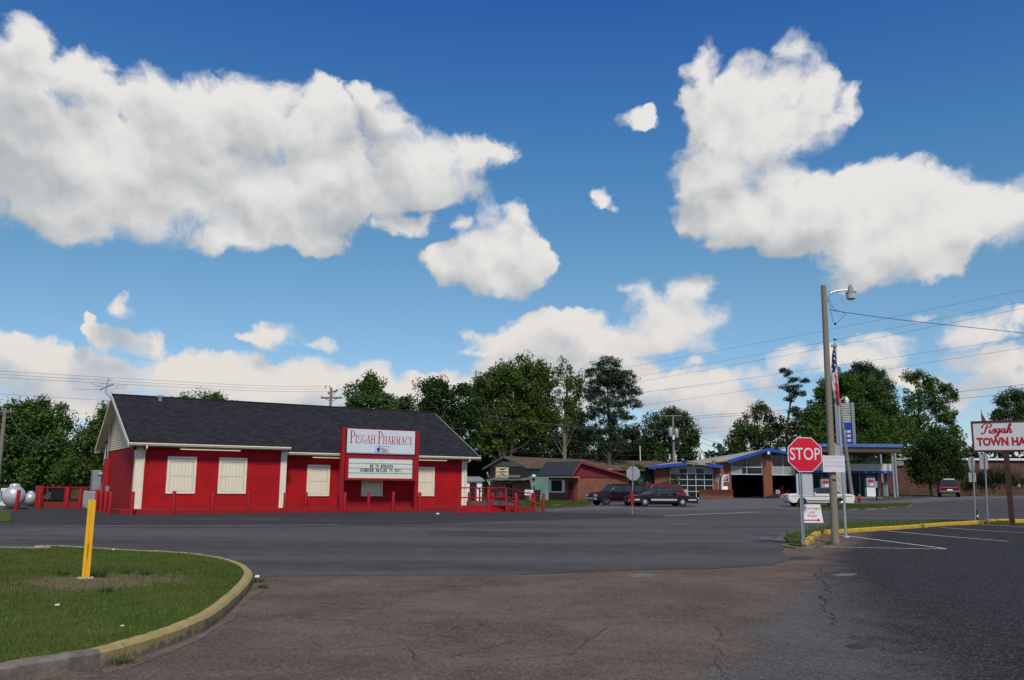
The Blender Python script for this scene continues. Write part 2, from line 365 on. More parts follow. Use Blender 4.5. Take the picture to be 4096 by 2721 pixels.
def leafmat(name, dark, light, trans=.25, dry=0):
    m, t, b = newmat(name); g = N(t, 'ShaderNodeNewGeometry'); co = coords(t)
    c = MIXC(t, g.outputs['Random Per Island'], dark, light)
    c = MIXC(t, SS(t, NOI(t, co, .35, 4, .6), .35, .7), MIXC(t, 1, c, (.66, .66, .7), 'MULTIPLY'), c)
    if dry: c = MIXC(t, M_(t, 'MULTIPLY', SS(t, NOI(t, co, .9, 5, .65), .46, .66), dry), c, (.17, .14, .045))
    t.links.new(c, b.inputs['Base Color']); b.inputs['Roughness'].default_value = .55; b.inputs['Specular IOR Level'].default_value = .25
    tr = N(t, 'ShaderNodeBsdfTranslucent'); t.links.new(c, tr.inputs[0]); ad = N(t, 'ShaderNodeMixShader'); ad.inputs[0].default_value = trans
    t.links.new(b.outputs[0], ad.inputs[1]); t.links.new(tr.outputs[0], ad.inputs[2]); t.links.new(ad.outputs[0], t.nodes['Material Output'].inputs[0])
    return m
def emis(name, col, s):
    m, t, b = newmat(name); b.inputs['Base Color'].default_value = (*col, 1); b.inputs['Emission Color'].default_value = (*col, 1); b.inputs['Emission Strength'].default_value = s; return m

RED = (.50, .004, .009)
m_redblock = brick('red painted block', RED, (.47, .0038, .0085), (.38, .0035, .008), .40, .20, .012, .75, .45)
m_red = mat('red paint', (.32, .004, .009), .55, .12, 5, bump=.3, bscale=30)
m_redmatt = mat('red timber paint', (.34, .005, .010), .6, .2, 4, bump=.2)
m_cream = mat('cream trim', (.80, .72, .55), .45, .05, 3)
m_creamy = mat('cream siding', (.80, .66, .40), .5, .08, 2)
m_yellow = mat('yellow post paint', (.78, .42, .015), .45, .06, 3)
m_white = mat('white paint', (.78, .78, .76), .5, .06, 3)
m_signwhite = mat('white sign face', (.62, .68, .70), .35, .03, 2)
m_board = mat('message board white', (.66, .70, .62), .45, .04, 2)
m_black = mat('black letters', (.012, .012, .014), .5, .05)
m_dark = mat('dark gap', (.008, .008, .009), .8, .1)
m_redletter = mat('red letters', (.42, .010, .025), .45, .03)
m_blue = mat('blue print', (.01, .05, .42), .5, .03)
m_bluefascia = mat('blue fascia paint', (.012, .07, .37), .45, .15, 1.5)
m_steel = mat('galvanised steel', (.36, .38, .40), .42, .15, 12, metal=.6)
m_greymetal = mat('grey sign back', (.33, .34, .35), .5, .10, 3, metal=.3)
m_chrome = mat('chrome', (.75, .76, .78), .12, .02, metal=1)
m_wood = mat('weathered pole wood', (.33, .285, .20), .85, .30, 5, bump=.5, bscale=30, var2=(.22, .20, .16))
m_greywood = mat('grey pole wood', (.20, .185, .16), .85, .25, 5, bump=.4, bscale=30)
m_bark = mat('bark', (.10, .085, .065), .9, .35, 5, bump=.6, bscale=18)
m_palebark = mat('pale bark', (.17, .15, .115), .9, .3, 3, bump=.4, bscale=18)
m_wire = mat('wire', (.10, .105, .11), .6, .1)
m_rust = mat('rusty steel', (.13, .05, .03), .85, .4, 6, bump=.4)
m_tyre = mat('tyre rubber', (.014, .014, .015), .8, .1)
m_glass = glass('dark glass'); m_carglass = glass('car glass', (.03, .035, .037), .04)
m_tank = mat('silver tank paint', (.56, .57, .60), .28, .06, 3, metal=.35)
m_lamp = emis('lit tube', (1, .86, .55), .55)

# ------------------------------------------------------------------ ground, roads, kerbs, markings
def brownmix(t, co, c):
    s = N(t, 'ShaderNodeSeparateXYZ'); t.links.new(co, s.inputs[0])
    n = NOI(t, co, .32, 5, .65); n2 = NOI(t, co, 1.6, 5, .7)
    # chip-seal drive in the middle, newer blacktop to the right: the seam runs away from the viewer
    e0 = M_(t, 'ADD', M_(t, 'SUBTRACT', s.outputs[0], M_(t, 'MULTIPLY', s.outputs[1], .458)), 2.0); wob = M_(t, 'ADD', M_(t, 'MULTIPLY_ADD', n, 2.6, -1.3), M_(t, 'MULTIPLY_ADD', n2, 1.2, -.6)); e = M_(t, 'ADD', e0, wob)
    chip = MIXC(t, SS(t, NOI(t, co, .55, 7, .70), .36, .62), (.098, .064, .040), (.165, .122, .080))
    chip = MIXC(t, M_(t, 'MULTIPLY', SS(t, NOI(t, co, 28, 3, .7), .45, .75), .5), chip, (.26, .20, .14))
    worn = MIXC(t, SS(t, n, .35, .65), (.080, .076, .066), (.130, .125, .110))
    e2 = M_(t, 'ADD', M_(t, 'ADD', e0, M_(t, 'MULTIPLY', wob, 1.3)), M_(t, 'MULTIPLY_ADD', s.outputs[1], .20, -3.5)); far = MIXC(t, SS(t, e2, -1.0, 1.2), worn, c)
    return MIXC(t, SS(t, e, -.5, .6), chip, far)
m_road = asphalt('road asphalt', (.047, .044, .039), (.088, .083, .074), (.16, .2), .25, cracks=.35, bump=.25, streak=(.25, 1.5, 1))
m_lot = asphalt('lot asphalt', (.0125, .012, .0115), (.019, .018, .017), (.30, .55), .3, brown=brownmix, cracks=.45, bump=.8)
m_apron = asphalt('dark apron asphalt', (.029, .027, .027), (.041, .039, .037), (.12, .2), .3, cracks=.3, bump=.25, streak=(.4, 1.5, 1))
m_fore = asphalt('pale forecourt', (.095, .090, .084), (.125, .119, .110), (.15, .15), .4, cracks=.4, bump=.25, streak=(.4, 1.4, 1))
m_gravel = asphalt('loose gravel', (.10, .085, .07), (.17, .15, .13), (.5, .35), .6, cracks=0, bump=1)
def grassmat(name, a, b, dry=.3, patch=None):
    m, t, bs = newmat(name); co = coords(t)
    c = MIXC(t, SS(t, NOI(t, co, 3.0, 6, .7), .3, .7), a, b)
    c = MIXC(t, M_(t, 'MULTIPLY', SS(t, NOI(t, co, .5, 5, .65), .45, .7), dry), c, (.16, .13, .05))
    c = MIXC(t, M_(t, 'MULTIPLY', SS(t, NOI(t, co, 60, 2, .6), .4, .8), .45), c, tuple(v*.35 for v in a))
    if patch:
        d = N(t, 'ShaderNodeVectorMath', operation='DISTANCE'); mp = VM(t, 'MULTIPLY_ADD', co, (1/patch[2], 1/patch[3], 0), (-patch[0]/patch[2], -patch[1]/patch[3], 0))
        r_ = VM(t, 'LENGTH', mp); k = M_(t, 'ADD', r_, M_(t, 'MULTIPLY_ADD', NOI(t, co, 1.9, 7, .72), 2.6, -1.3))
        soil = MIXC(t, SS(t, NOI(t, co, 9, 5, .7), .3, .7), (.12, .09, .045), (.21, .165, .09)); c = MIXC(t, M_(t, 'SUBTRACT', 1, SS(t, k, .55, 1.1)), c, soil)
    t.links.new(c, bs.inputs['Base Color']); bs.inputs['Roughness'].default_value = .9; bs.inputs['Specular IOR Level'].default_value = .1
    bn = N(t, 'ShaderNodeBump'); bn.inputs['Strength'].default_value = .6; bn.inputs['Distance'].default_value = .03; t.links.new(NOI(t, co, 40, 4, .7), bn.inputs['Height']); t.links.new(bn.outputs[0], bs.inputs['Normal'])
    return m
PP0 = G(*cA(790, 765), .12)
m_lawn = grassmat('lawn turf', (.045, .085, .010), (.090, .135, .020), .5, patch=(PP0.x, PP0.y, 1.35, 1.3))
m_verge = grassmat('verge turf', (.050, .085, .014), (.085, .125, .022), .55)
m_field = grassmat('field', (.035, .055, .012), (.06, .08, .02), .4)

# one broad sheet to the horizon
gx = sorted(set(list(np.linspace(-160, 160, 81))+[-3000, -1500, -700, -300, 300, 700, 1500, 3000])); gy = sorted(set(list(np.linspace(-40, 180, 56))+[-3000, -1200, -400, -120, 260, 450, 900, 1800, 4000]))
vs = np.array([(x, y, H(x, y)-.06) for y in gy for x in gx]); nx = len(gx)
fs = np.array([(j*nx+i, j*nx+i+1, (j+1)*nx+i+1, (j+1)*nx+i) for j in range(len(gy)-1) for i in range(nx-1)])
o = raw_mesh('ground', vs, fs, m_field); o['kind'] = 'structure'

sheet('parking_lot', [(-45, -12), (60, -12), (75, 10), (75, 40), (-45, 40)], -.02, m_lot)
near = [G(*p).to_2d() for p in ((1060, 2303), (1300, 2300), (1700, 2296), (2100, 2294), (2500, 2278), (2850, 2272), (3080, 2258), (3160, 2235), (3120, 2205), (3135, 2165))]
r_isl = [G(*p).to_2d() for p in (c6(300, 1375), c6(600, 1310), c6(830, 1262), c6(1000, 1228), c6(1500, 1203), c6(2195, 1197), (3950, 2078), (4096, 2072))]
road_poly = [(-70, 14), (-12, 14.5)]+[tuple(p) for p in near]+[tuple(p) for p in r_isl]+[(120, 78), (120, 104), (20, 104), (12, 84), (-8, 84), (-6, 62), (-60, 50), (-90, 40)]
sheet('road', road_poly, 0.0, m_road, jit=.05)
ap = [G(*p).to_2d() for p in (c1(-400, 1475), c1(120, 1470), c1(1500, 1466), c2(300, 1460), c2(1600, 1456), c3(1200, 1120), c4(900, 1085), c4(1500, 1082), c4(1540, 1072), c4(1100, 1030), c3(1250, 1035), c3(500, 1015))]
ap += [(2, 60), (-6, 66), (-14, 60), (-30, 56)]+[tuple(G(*c1(60, 1345)).to_2d()), tuple(G(*c1(120, 1400)).to_2d()), tuple(G(*c1(60, 1445)).to_2d())]
sheet('pharmacy_apron', ap, .012, m_apron, jit=.06)
fo = [G(*p).to_2d() for p in (c3(1000, 1000), c3(1600, 968), c4(560, 905), c4(1100, 880), c5(760, 1010), c5(1300, 992), c5(2130, 985), c6(560, 975), c6(1130, 940), c6(1500, 955), c6(1900, 930), c6(2195, 905), c7(560, 1040), c7(1460, 1035))]
fo += [(110, 90), (110, 80)]+[G(*p).to_2d() for p in (c7(1460, 1060), c6(2150, 960), c6(1850, 985), c6(850, 1008), c6(420, 1075), c5(1750, 1130), c5(600, 1150), c4(900, 965), c3(1500, 1010), c3(1150, 1022))]
sheet('forecourt', fo, .014, m_fore, jit=.08)

def band(name, pix, w, z, m, gaps=None):            # a painted line on the ground through picture points
    p = [G(*q) for q in pix]; mb = MB(); n = 0
    path = [p[0]]
    for a, b in zip(p, p[1:]):
        k = max(1, int((b-a).length/3)); path += [a.lerp(b, (i+1)/k) for i in range(k)]
    for a, b in zip(path, path[1:]):
        d = (b-a).normalized(); m2 = Vector((-d.y, d.x, 0))*w/2; th = .003
        q = [a-m2, a+m2, b+m2, b-m2]
        mb._a([(v.x, v.y, H(v.x, v.y)+z) for v in q], [(0, 1, 2, 3)])
    o = mb.build(name, m); o['kind'] = 'structure'; return o
def paint(name, col, wear=.45):
    m, t, b = newmat(name); co = coords(t); k = SS(t, NOI(t, co, 9, 6, .7), .62-wear*.5, .70-wear*.2)
    t.links.new(MIXC(t, k, col, (.075, .075, .078)), b.inputs['Base Color']); b.inputs['Roughness'].default_value = .8; return m
m_pw = paint('white line paint', (.62, .57, .44), .25); m_py = paint('yellow line paint', (.42, .22, .06), .55); m_pw2 = paint('faded white line paint', (.34, .33, .31), .4); m_po = paint('faded orange line paint', (.16, .10, .06), .5)
band('white_line', [c1(-200, 1478), c1(1180, 1474), c1(2361, 1471), c2(1100, 1463)], .24, .018, m_pw2)
band('white_line', [c5(380, 1230), c5(1000, 1203), c5(1640, 1178)], .26, .020, m_pw)
band('yellow_line', [cA(-400, 371), cA(0, 365), cA(640, 360), cA(1210, 356)], .18, .008, m_py)
band('yellow_line', [c5(290, 1308), c5(1300, 1275), c5(2250, 1245), c6(470, 1158)], .3, .008, m_po)
for pts in ([c6(735, 1520), c6(1500, 1536), c6(2200, 1548), c7(700, 1551)], [c6(960, 1380), c6(1100, 1390), c6(1600, 1455), c7(690, 1549)], [c7(110, 1376), c7(700, 1430), c7(1310, 1478)], [c7(640, 1343), c7(1050, 1372), c7(1460, 1396)], [c7(1040, 1312), c7(1460, 1340), c7(1700, 1352)]):
    band('white_line', pts, .12, -.012, m_pw)

# kerb of the near lawn
kp = []
for (x, y) in ((-900, 1800), (-420, 1700), (0, 1590), (430, 1515), (820, 1448), (1100, 1365), (1350, 1283), (1700, 1140), (1900, 970), (2030, 830)): p = G(*cA(x, y)); kp.append(Vector((p.x, p.y)))
for (x, y) in ((2062, 668), (1990, 612), (1890, 578), (1800, 557), (1650, 533), (1500, 517), (1300, 507), (1150, 501), (850, 484), (640, 470), (400, 461), (150, 470), (-100, 478)):
    d = ray(*cA(x, y)); t = (.15-EYE)/d.z; kp.append(Vector((d.x*t, d.y*t)))
kp += [Vector((-45, 24)), Vector((-70, 23))]
def catmull(P, n=6):
    out = []
    for i in range(len(P)-1):
        a, b, c, d = P[max(i-1, 0)], P[i], P[i+1], P[min(i+2, len(P)-1)]
        for k in range(n):
            t = k/n; out.append(.5*((2*b)+(c-a)*t+(2*a-5*b+4*c-d)*t*t+(3*b-a-3*c+d)*t**3))
    return out+[P[-1]]
kc = catmull(kp)
for _ in range(10): kc = [kc[0]]+[(kc[i-1]+kc[i]*2+kc[i+1])/4 for i in range(1, len(kc)-1)]+[kc[-1]]
def inward(path, w):
    out = []
    for i, p in enumerate(path):
        t = (path[min(i+1, len(path)-1)]-path[max(i-1, 0)]).normalized(); out.append(p+Vector((-t.y, t.x))*w)
    return out
def kerb(name, path, w, h, m, gapn=0, z0=-.03, label=None):
    inn = inward(path, w); bev = inward(path, .03); mb = MB(); prof = []
    for i, p in enumerate(path):
        q, r = inn[i], bev[i]; j = random.gauss(0, .003)
        prof.append([(p.x, p.y, z0), (p.x, p.y, h-.03+j), (r.x, r.y, h+j), (q.x, q.y, h+j), (q.x, q.y, z0)])
    for i in range(len(path)-1):
        a, b = prof[i], prof[i+1]
        for k in range(4): mb._a([a[k], b[k], b[k+1], a[k+1]], [(0, 1, 2, 3)])
    mb._a(prof[0], [(0, 1, 2, 3, 4)]); mb._a(prof[-1], [(4, 3, 2, 1, 0)])
    o = mb.build(name, m); o['kind'] = 'structure'; return o
def kerbmat(name, paintc, wear):
    m, t, b = newmat(name); co = coords(t)
    conc = MIXC(t, SS(t, NOI(t, co, 5, 6, .7), .3, .7), (.10, .085, .066), (.23, .195, .155)); s = N(t, 'ShaderNodeSeparateXYZ'); t.links.new(co, s.inputs[0])
    k = M_(t, 'ADD', NOI(t, co, 7, 7, .72), M_(t, 'MULTIPLY_ADD', SS(t, s.outputs[2], .0, .14), .28, -.17))
    pc = MIXC(t, SS(t, NOI(t, co, 2.2, 5, .65), .3, .7), tuple(v*.75 for v in paintc), paintc)
    c = MIXC(t, SS(t, k, .42-wear, .50-wear), conc, pc) if paintc[0] > 0 else conc
    c = MIXC(t, M_(t, 'MULTIPLY', SS(t, NOI(t, co, 3, 6, .75), .56, .7), .6), c, (.045, .04, .032))
    t.links.new(c, b.inputs['Base Color']); b.inputs['Roughness'].default_value = .85
    bn = N(t, 'ShaderNodeBump'); bn.inputs['Strength'].default_value = .5; bn.inputs['Distance'].default_value = .015; t.links.new(NOI(t, co, 25, 5, .7), bn.inputs['Height']); t.links.new(bn.outputs[0], b.inputs['Normal'])
    return m
m_kyel = kerbmat('worn yellow kerb', (.41, .32, .11), .07); m_kgrey = kerbmat('bare kerb', (0, 0, 0), 0); m_kbright = kerbmat('bright yellow kerb', (.60, .39, .03), .25); m_kpale = kerbmat('pale kerb', (.42, .36, .24), .1)
split = min(range(len(kc)), key=lambda i: (kc[i]-kp[4]).length)
farsplit = min(range(len(kc)), key=lambda i: (kc[i]-kp[18]).length)
kerb('kerb', kc[:split+1], .14, .135, m_kgrey)
# joints: the painted kerb is cast in lengths
i = split
while i < farsplit:
    j = min(i+11, farsplit); seg = kc[i:j+1]
    a = seg[0].lerp(seg[1], .04)
    kerb('kerb', [a]+seg[1:], .14, .135, m_kyel); i = j
kerb('kerb', kc[farsplit:], .14, .135, m_kpale)
lawn_in = [tuple(p) for p in inward(kc, .15)]
o = sheet('lawn', lawn_in+[(-70, -10), (-12, -10)], .115, m_lawn)

# right-hand verge, its yellow kerbs and the loose gravel at its tip
vg = [G(*p).to_2d() for p in (c6(285, 1440), c6(300, 1385), c6(430, 1350), c6(640, 1330), c6(830, 1268), c6(1000, 1236), c6(1500, 1210), c6(2195, 1204), (3950, 2083), (4300, 2078), (4300, 2092), (4096, 2082), c7(700, 1322), c7(100, 1368), c6(1940, 1270), c6(1000, 1330), c6(810, 1350), c6(720, 1350), c6(560, 1520), c6(480, 1535), c6(330, 1510))]
sheet('verge', [tuple(p) for p in vg], .045, m_verge, jit=.05)
gr = [G(*p).to_2d() for p in (c6(120, 1440), c6(230, 1380), c6(420, 1335), c6(640, 1315), c6(620, 1345), c6(330, 1480), c6(560, 1505), c6(700, 1512), c6(640, 1545), c6(420, 1545), c6(260, 1520))]
sheet('gravel', [tuple(p) for p in gr], .009, m_gravel, jit=.12)
def kseg(a, b, w=.17, h=.12):
    A = G(*a); B = G(*b); n = 5; kerb('kerb', [A.to_2d().lerp(B.to_2d(), i/n) for i in range(n+1)], w, h, m_kbright, z0=-.05)
kseg(c6(570, 1522), c6(735, 1375), .19); kseg(c6(826, 1362), c6(1990, 1284)); kseg(c6(2015, 1282), c7(455, 1345)); kseg(c7(470, 1342), c7(1195, 1292)); kseg(c7(1208, 1290), c7(1320, 1288)); kseg(c7(1375, 1290), c7(1700, 1292))

# patches of grass further off
def patch(name, pts, z, m, jit=.1): return sheet(name, [tuple(G(*p).to_2d()) for p in pts], z, m, jit=jit)
patch('verge', [c3(780, 935), c3(1150, 905), c3(1480, 885), c3(1660, 878), c3(1665, 935), c3(1450, 968), c3(1150, 985), c3(900, 985)], .03, m_verge)
patch('verge', [c1(-60, 1335), c1(98, 1333), c1(112, 1390), c1(105, 1432), c1(-60, 1450)], .04, m_lawn, .05)
patch('verge', [c6(445, 1072), c6(720, 1020), c6(960, 1003), c6(1850, 988), c6(1912, 1012), c6(1750, 1045), c6(1300, 1062), c6(900, 1070)], .05, m_verge)
patch('verge', [c6(1430, 905), c6(1500, 880), c6(2190, 868), c7(560, 1010), c7(1460, 1005), c7(1800, 1000), c7(1800, 1030), c7(1460, 1032), c7(560, 1034), c6(2190, 893)], .05, m_verge)
m_path = mat('pale path', (.30, .27, .24), .85, .2, 2)
patch('path', [c3(1150, 962), c3(1330, 932), c3(1360, 938), c3(1250, 965)], .045, m_path, .03)
# broken edging stones of the far island
for k, (xa, xb, y) in enumerate(((1120, 1210, 1072), (1310, 1440, 1070), (1500, 1565, 1060), (1600, 1860, 1045), (1865, 1912, 1020))):
    a, b = G(*c6(xa, y+4)), G(*c6(xb, y-2 if k < 3 else y-14)); kerb('kerb', [a.to_2d().lerp(b.to_2d(), i/3) for i in range(4)], .2, H(a.x, a.y)+.12, m_kgrey, z0=0)

# wear on the paving: seam, cracks, patches, grit along the kerb
cB = lambda x, y: (2500+x*.676, 1950+y*.676)
m_seam = mat('open joint', (.026, .023, .020), .95); m_stain = mat('oil stain', (.040, .037, .033), .85, .4, 3); m_chalk = mat('worn pale patch', (.15, .135, .115), .9, .35, 6)
m_grit = asphalt('brown grit', (.12, .085, .05), (.19, .15, .10), (.5, .3), .7, cracks=0, bump=1); m_patch = asphalt('tar patch', (.036, .034, .032), (.056, .053, .049), (.12, .2), .3, cracks=0, bump=.3)
def crack(pts, w, z, name='crack'):
    p = [Vector((q.x, q.y)) for q in pts]; path = [p[0]]
    for a, b in zip(p, p[1:]):
        n = max(2, int((b-a).length/.12)); j = 0; d = (b-a).normalized(); nn = Vector((-d.y, d.x))
        for i in range(1, n+1): j = j*.8+random.gauss(0, .03); path.append(a.lerp(b, i/n)+nn*j*(i < n))
    m = MB(); prev = None
    for i, q in enumerate(path):
        t = (path[min(i+1, len(path)-1)]-path[max(i-1, 0)]).normalized(); nn = Vector((-t.y, t.x))*w*random.uniform(.1, .8)*.28; cur_ = [(q.x+nn.x, q.y+nn.y, z), (q.x-nn.x, q.y-nn.y, z)]
        if prev: m._a([prev[0], prev[1], cur_[1], cur_[0]], [(0, 1, 2, 3)])
        prev = cur_
    o = m.build(name, m_seam); o['kind'] = 'structure'
crack([Vector((p.x, p.y-.03, 0)) for p in [G(*q) for q in ((1060, 2303), (1300, 2300), (1700, 2296), (2100, 2294), (2500, 2278), (2850, 2272), (3080, 2258))]], .07, -.011)
lotc = lambda *pts: [G(*p) for p in pts]
for pts, w in ((lotc((1830, 2500), (1700, 2560), (1480, 2580), (1300, 2590)), .03), (lotc((1620, 2570), (1660, 2610), (1690, 2640), (1900, 2600), (2060, 2560)), .03), (lotc((2000, 2640), (2300, 2600), (2420, 2500), (2600, 2460)), .025), (lotc((3280, 2270), (3310, 2350), (3290, 2420), (3350, 2500)), .05), (lotc((3060, 2262), (3180, 2262)), .07), (lotc((1400, 2480), (1520, 2440), (1600, 2380)), .02), (lotc((2860, 2500), (2870, 2620), (2900, 2721)), .025)): crack(pts, w, -.012)
for pts, w in ((lotc((2300, 2175), (2420, 2168), (2520, 2160)), .05), (lotc((1250, 2160), (1500, 2168)), .04), (lotc((700, 2180), (860, 2200), (900, 2230)), .03)): crack(pts, w, .006)
def wear(name, pts, z, m, jit=.05): return sheet(name, [tuple(G(*p).to_2d()) for p in pts], z, m, jit=jit)
wear('stain', [cB(930, 414), cB(1000, 405), cB(1090, 406), cB(1112, 416), cB(1060, 426), cB(980, 424)], -.014, m_stain); wear('worn_patch', [cB(8, 520), cB(60, 502), cB(130, 497), cB(192, 512), cB(150, 525), cB(60, 529)], -.014, m_chalk, .07)
wear('worn_patch', [cB(798, 293), cB(880, 296), cB(862, 303), cB(806, 302)], .006, m_chalk); wear('worn_patch', [cB(1200, 512), cB(1290, 503), cB(1380, 505), cB(1340, 516), cB(1250, 518)], -.014, m_chalk)
wear('stain', [cB(1560, 738), cB(1640, 732), cB(1665, 740), cB(1600, 747)], -.014, m_stain); wear('stain', [cB(1300, 925), cB(1380, 905), cB(1470, 915), cB(1440, 938), cB(1350, 945)], -.014, m_stain)
wear('tar_patch', [(1700, 2125), (2150, 2128), (2300, 2140), (2050, 2150), (1720, 2142)], .005, m_patch, .12); wear('tar_patch', [c1(1600, 1400), c2(200, 1392), c2(900, 1405), c2(1300, 1420), c2(300, 1424), c1(1700, 1418)], .016, m_patch, .12)
wear('grit', [cA(2066, 650), cA(2130, 640), cA(2235, 672), cA(2200, 700), cA(2078, 705)], -.010, m_grit, .05)
wear('grit', [cA(2076, 745), cA(2150, 760), cA(2160, 820), cA(2040, 900), cA(1900, 1060), cA(1650, 1215), cA(1370, 1335), cA(1150, 1420), cA(840, 1500), cA(825, 1470), cA(1100, 1390), cA(1350, 1300), cA(1700, 1150), cA(1900, 985), cA(2035, 835)], -.012, m_grit, .04)

# ------------------------------------------------------------------ grass blades
def grass(name, poly, n, h, mat_, z, label, lean=.5, patch=None, seed=1):
    rs = np.random.RandomState(seed); P = np.array(poly); lo, hi = P.min(0), P.max(0); pts = rs.rand(n*3, 2)*(hi-lo)+lo
    ins = np.zeros(len(pts), bool); x, y = pts[:, 0], pts[:, 1]; j = len(P)-1
    for i in range(len(P)):
        c = ((P[i, 1] > y) != (P[j, 1] > y)) & (x < (P[j, 0]-P[i, 0])*(y-P[i, 1])/(P[j, 1]-P[i, 1]+1e-12)+P[i, 0]); ins ^= c; j = i
    pts = pts[ins]
    if patch is not None:
        r = np.hypot((pts[:, 0]-patch[0])/patch[2], (pts[:, 1]-patch[1])/patch[3])+.3*np.sin(pts[:, 0]*3.1+1)*np.sin(pts[:, 1]*3.7+1)+.2*np.sin(pts[:, 0]*8)*np.sin(pts[:, 1]*9)
        pts = pts[(r > .8+.8*(rs.rand(len(pts))-.5)) | (rs.rand(len(pts)) < .22)]
    pts = pts[:n]; n = len(pts); a = rs.rand(n)*2*np.pi; w = .006+.006*rs.rand(n); hh = h*(.5+rs.rand(n)); la = rs.rand(n)*2*np.pi; ll = lean*hh*rs.rand(n)
    zz = np.array([H(px_, py_) for px_, py_ in pts])+z; V = np.zeros((n, 3, 3))
    V[:, 0] = np.c_[pts[:, 0]-np.cos(a)*w, pts[:, 1]-np.sin(a)*w, zz-.01]; V[:, 1] = np.c_[pts[:, 0]+np.cos(a)*w, pts[:, 1]+np.sin(a)*w, zz-.01]
    V[:, 2] = np.c_[pts[:, 0]+np.cos(la)*ll, pts[:, 1]+np.sin(la)*ll, zz+hh]
    o = raw_mesh(name, V.reshape(-1, 3), np.arange(n*3).reshape(n, 3), mat_); tag(o, label, 'grass', kind='stuff'); return o
m_blade = leafmat('grass blade', (.072, .125, .012), (.165, .215, .036), .3, dry=.55); m_blade2 = leafmat('verge blade', (.06, .10, .015), (.14, .18, .04), .3)
lawnp = [p for p in lawn_in if -22 < p[0]]+[(-22, 24), (-22, 5), (-8, 3.5)]
lawnp = [p for p in lawn_in if p[0] > -19]; lawnp = lawnp+[(-19, 23), (-19, 4)]
grass('grass', lawnp, 110000, .035, m_blade, .115, 'mown green grass on the near lawn inside the curved kerb', patch=(PP0.x, PP0.y, 1.15, 1.15))
grass('grass', [tuple(p) for p in vg], 16000, .06, m_blade2, .045, 'green grass of the strip behind the bright yellow parking kerbs', seed=2)
grass('grass', [tuple(G(*p).to_2d()) for p in (c6(445, 1072), c6(720, 1020), c6(960, 1003), c6(1850, 988), c6(1912, 1012), c6(1750, 1045), c6(1300, 1062), c6(900, 1070))], 9000, .12, m_blade2, .05, 'rough grass on the small island round the red hydrant', seed=3)
grass('grass', [tuple(G(*p).to_2d()) for p in (c3(780, 935), c3(1150, 900), c3(1480, 882), c3(1660, 876), c3(1665, 935), c3(1450, 968), c3(1150, 985), c3(900, 985))], 9000, .14, m_blade2, .03, 'patchy grass in front of the small brick office', seed=4)

# litter
for (c, s, l) in ((cA(468, 958), .028, 'white paper scrap on the lawn below the yellow post'), (cA(996, 1127), .018, 'tiny white scrap near the kerb edge of the lawn'), (cA(925, 506), .03, 'small white scrap at the far rim of the lawn')):
    p = G(*c, .15); m = MB(); m.hexa([(-s, -s*.4, 0), (s, -s*.6, .004), (s*.8, s*.5, 0), (-s*.7, s*.6, .004)], [(-s*.9, -s*.3, s*.5), (s*.9, -s*.4, s*.3), (s*.6, s*.5, s*.6), (-s*.6, s*.5, s*.4)]); tag(m.build('paper_scrap', m_white, loc=p), l, 'litter')
p = G(*cA(2094, 730)); m = MB(); m.hexa([(-.045, -.02, 0), (.04, -.03, 0), (.03, .02, 0), (-.04, .02, 0)], [(-.03, -.01, .035), (.04, -.02, .02), (.02, .02, .04), (-.03, .01, .03)]); tag(m.build('crushed_cup', m_white, loc=p), 'crushed white cup lying just outside the tip of the curved kerb', 'litter')
p = G(*c2(2010, 1362)); m = MB(); m.hexa([(-.11, -.08, 0), (.10, -.1, 0), (.08, .1, 0), (-.09, .08, 0)], [(-.08, -.02, .05), (.02, -.04, .02), (.05, .04, .07), (-.04, .05, .02)]); tag(m.build('paper_bag', m_white, loc=p), 'crumpled white bag on the asphalt before the pharmacy right end', 'litter')

# weeds sprouting at the kerb and in the lawn patch
for i, (c, hgt_, l) in enumerate(((cA(2105, 775), .14, 'weed tuft growing at the outer tip of the curved kerb'), (cA(2140, 820), .10, 'low weed in the grit beyond the kerb tip'), (cA(985, 1440), .12, 'weed at the foot of the kerb near the painted joint'), (cA(812, 730), .22, 'tall grass tuft right of the yellow marker post'), (cA(1010, 700), .12, 'small tuft in the bare patch right of the post'), (cA(520, 712), .14, 'grass tuft left of the yellow marker post'), (cA(1180, 712), .12, 'tuft at the right end of the bare patch'), (cA(860, 850), .13, 'tuft in front of the bare patch'), (c6(830, 1500), .16, 'weed by the foot of the street pole'))):
    p = G(*c, -.02 if i in (0, 1, 2, 8) else .115); rs = np.random.RandomState(40+i); n = 70; a_ = rs.rand(n)*2*np.pi; r_ = .10*rs.rand(n)**.6; hh_ = hgt_*(.4+.7*rs.rand(n)); b_ = np.c_[r_*np.cos(a_), r_*np.sin(a_), np.zeros(n)]; w_ = .005
    V = np.stack([b_-np.c_[np.sin(a_)*w_, -np.cos(a_)*w_, 0*a_], b_+np.c_[np.sin(a_)*w_, -np.cos(a_)*w_, 0*a_], b_*1.9+np.c_[0*a_, 0*a_, hh_]], 1); o = raw_mesh('weed', V.reshape(-1, 3), np.arange(n*3).reshape(n, 3), m_blade2); o.location = p; tag(o, l, 'weed', 'weeds and tufts')
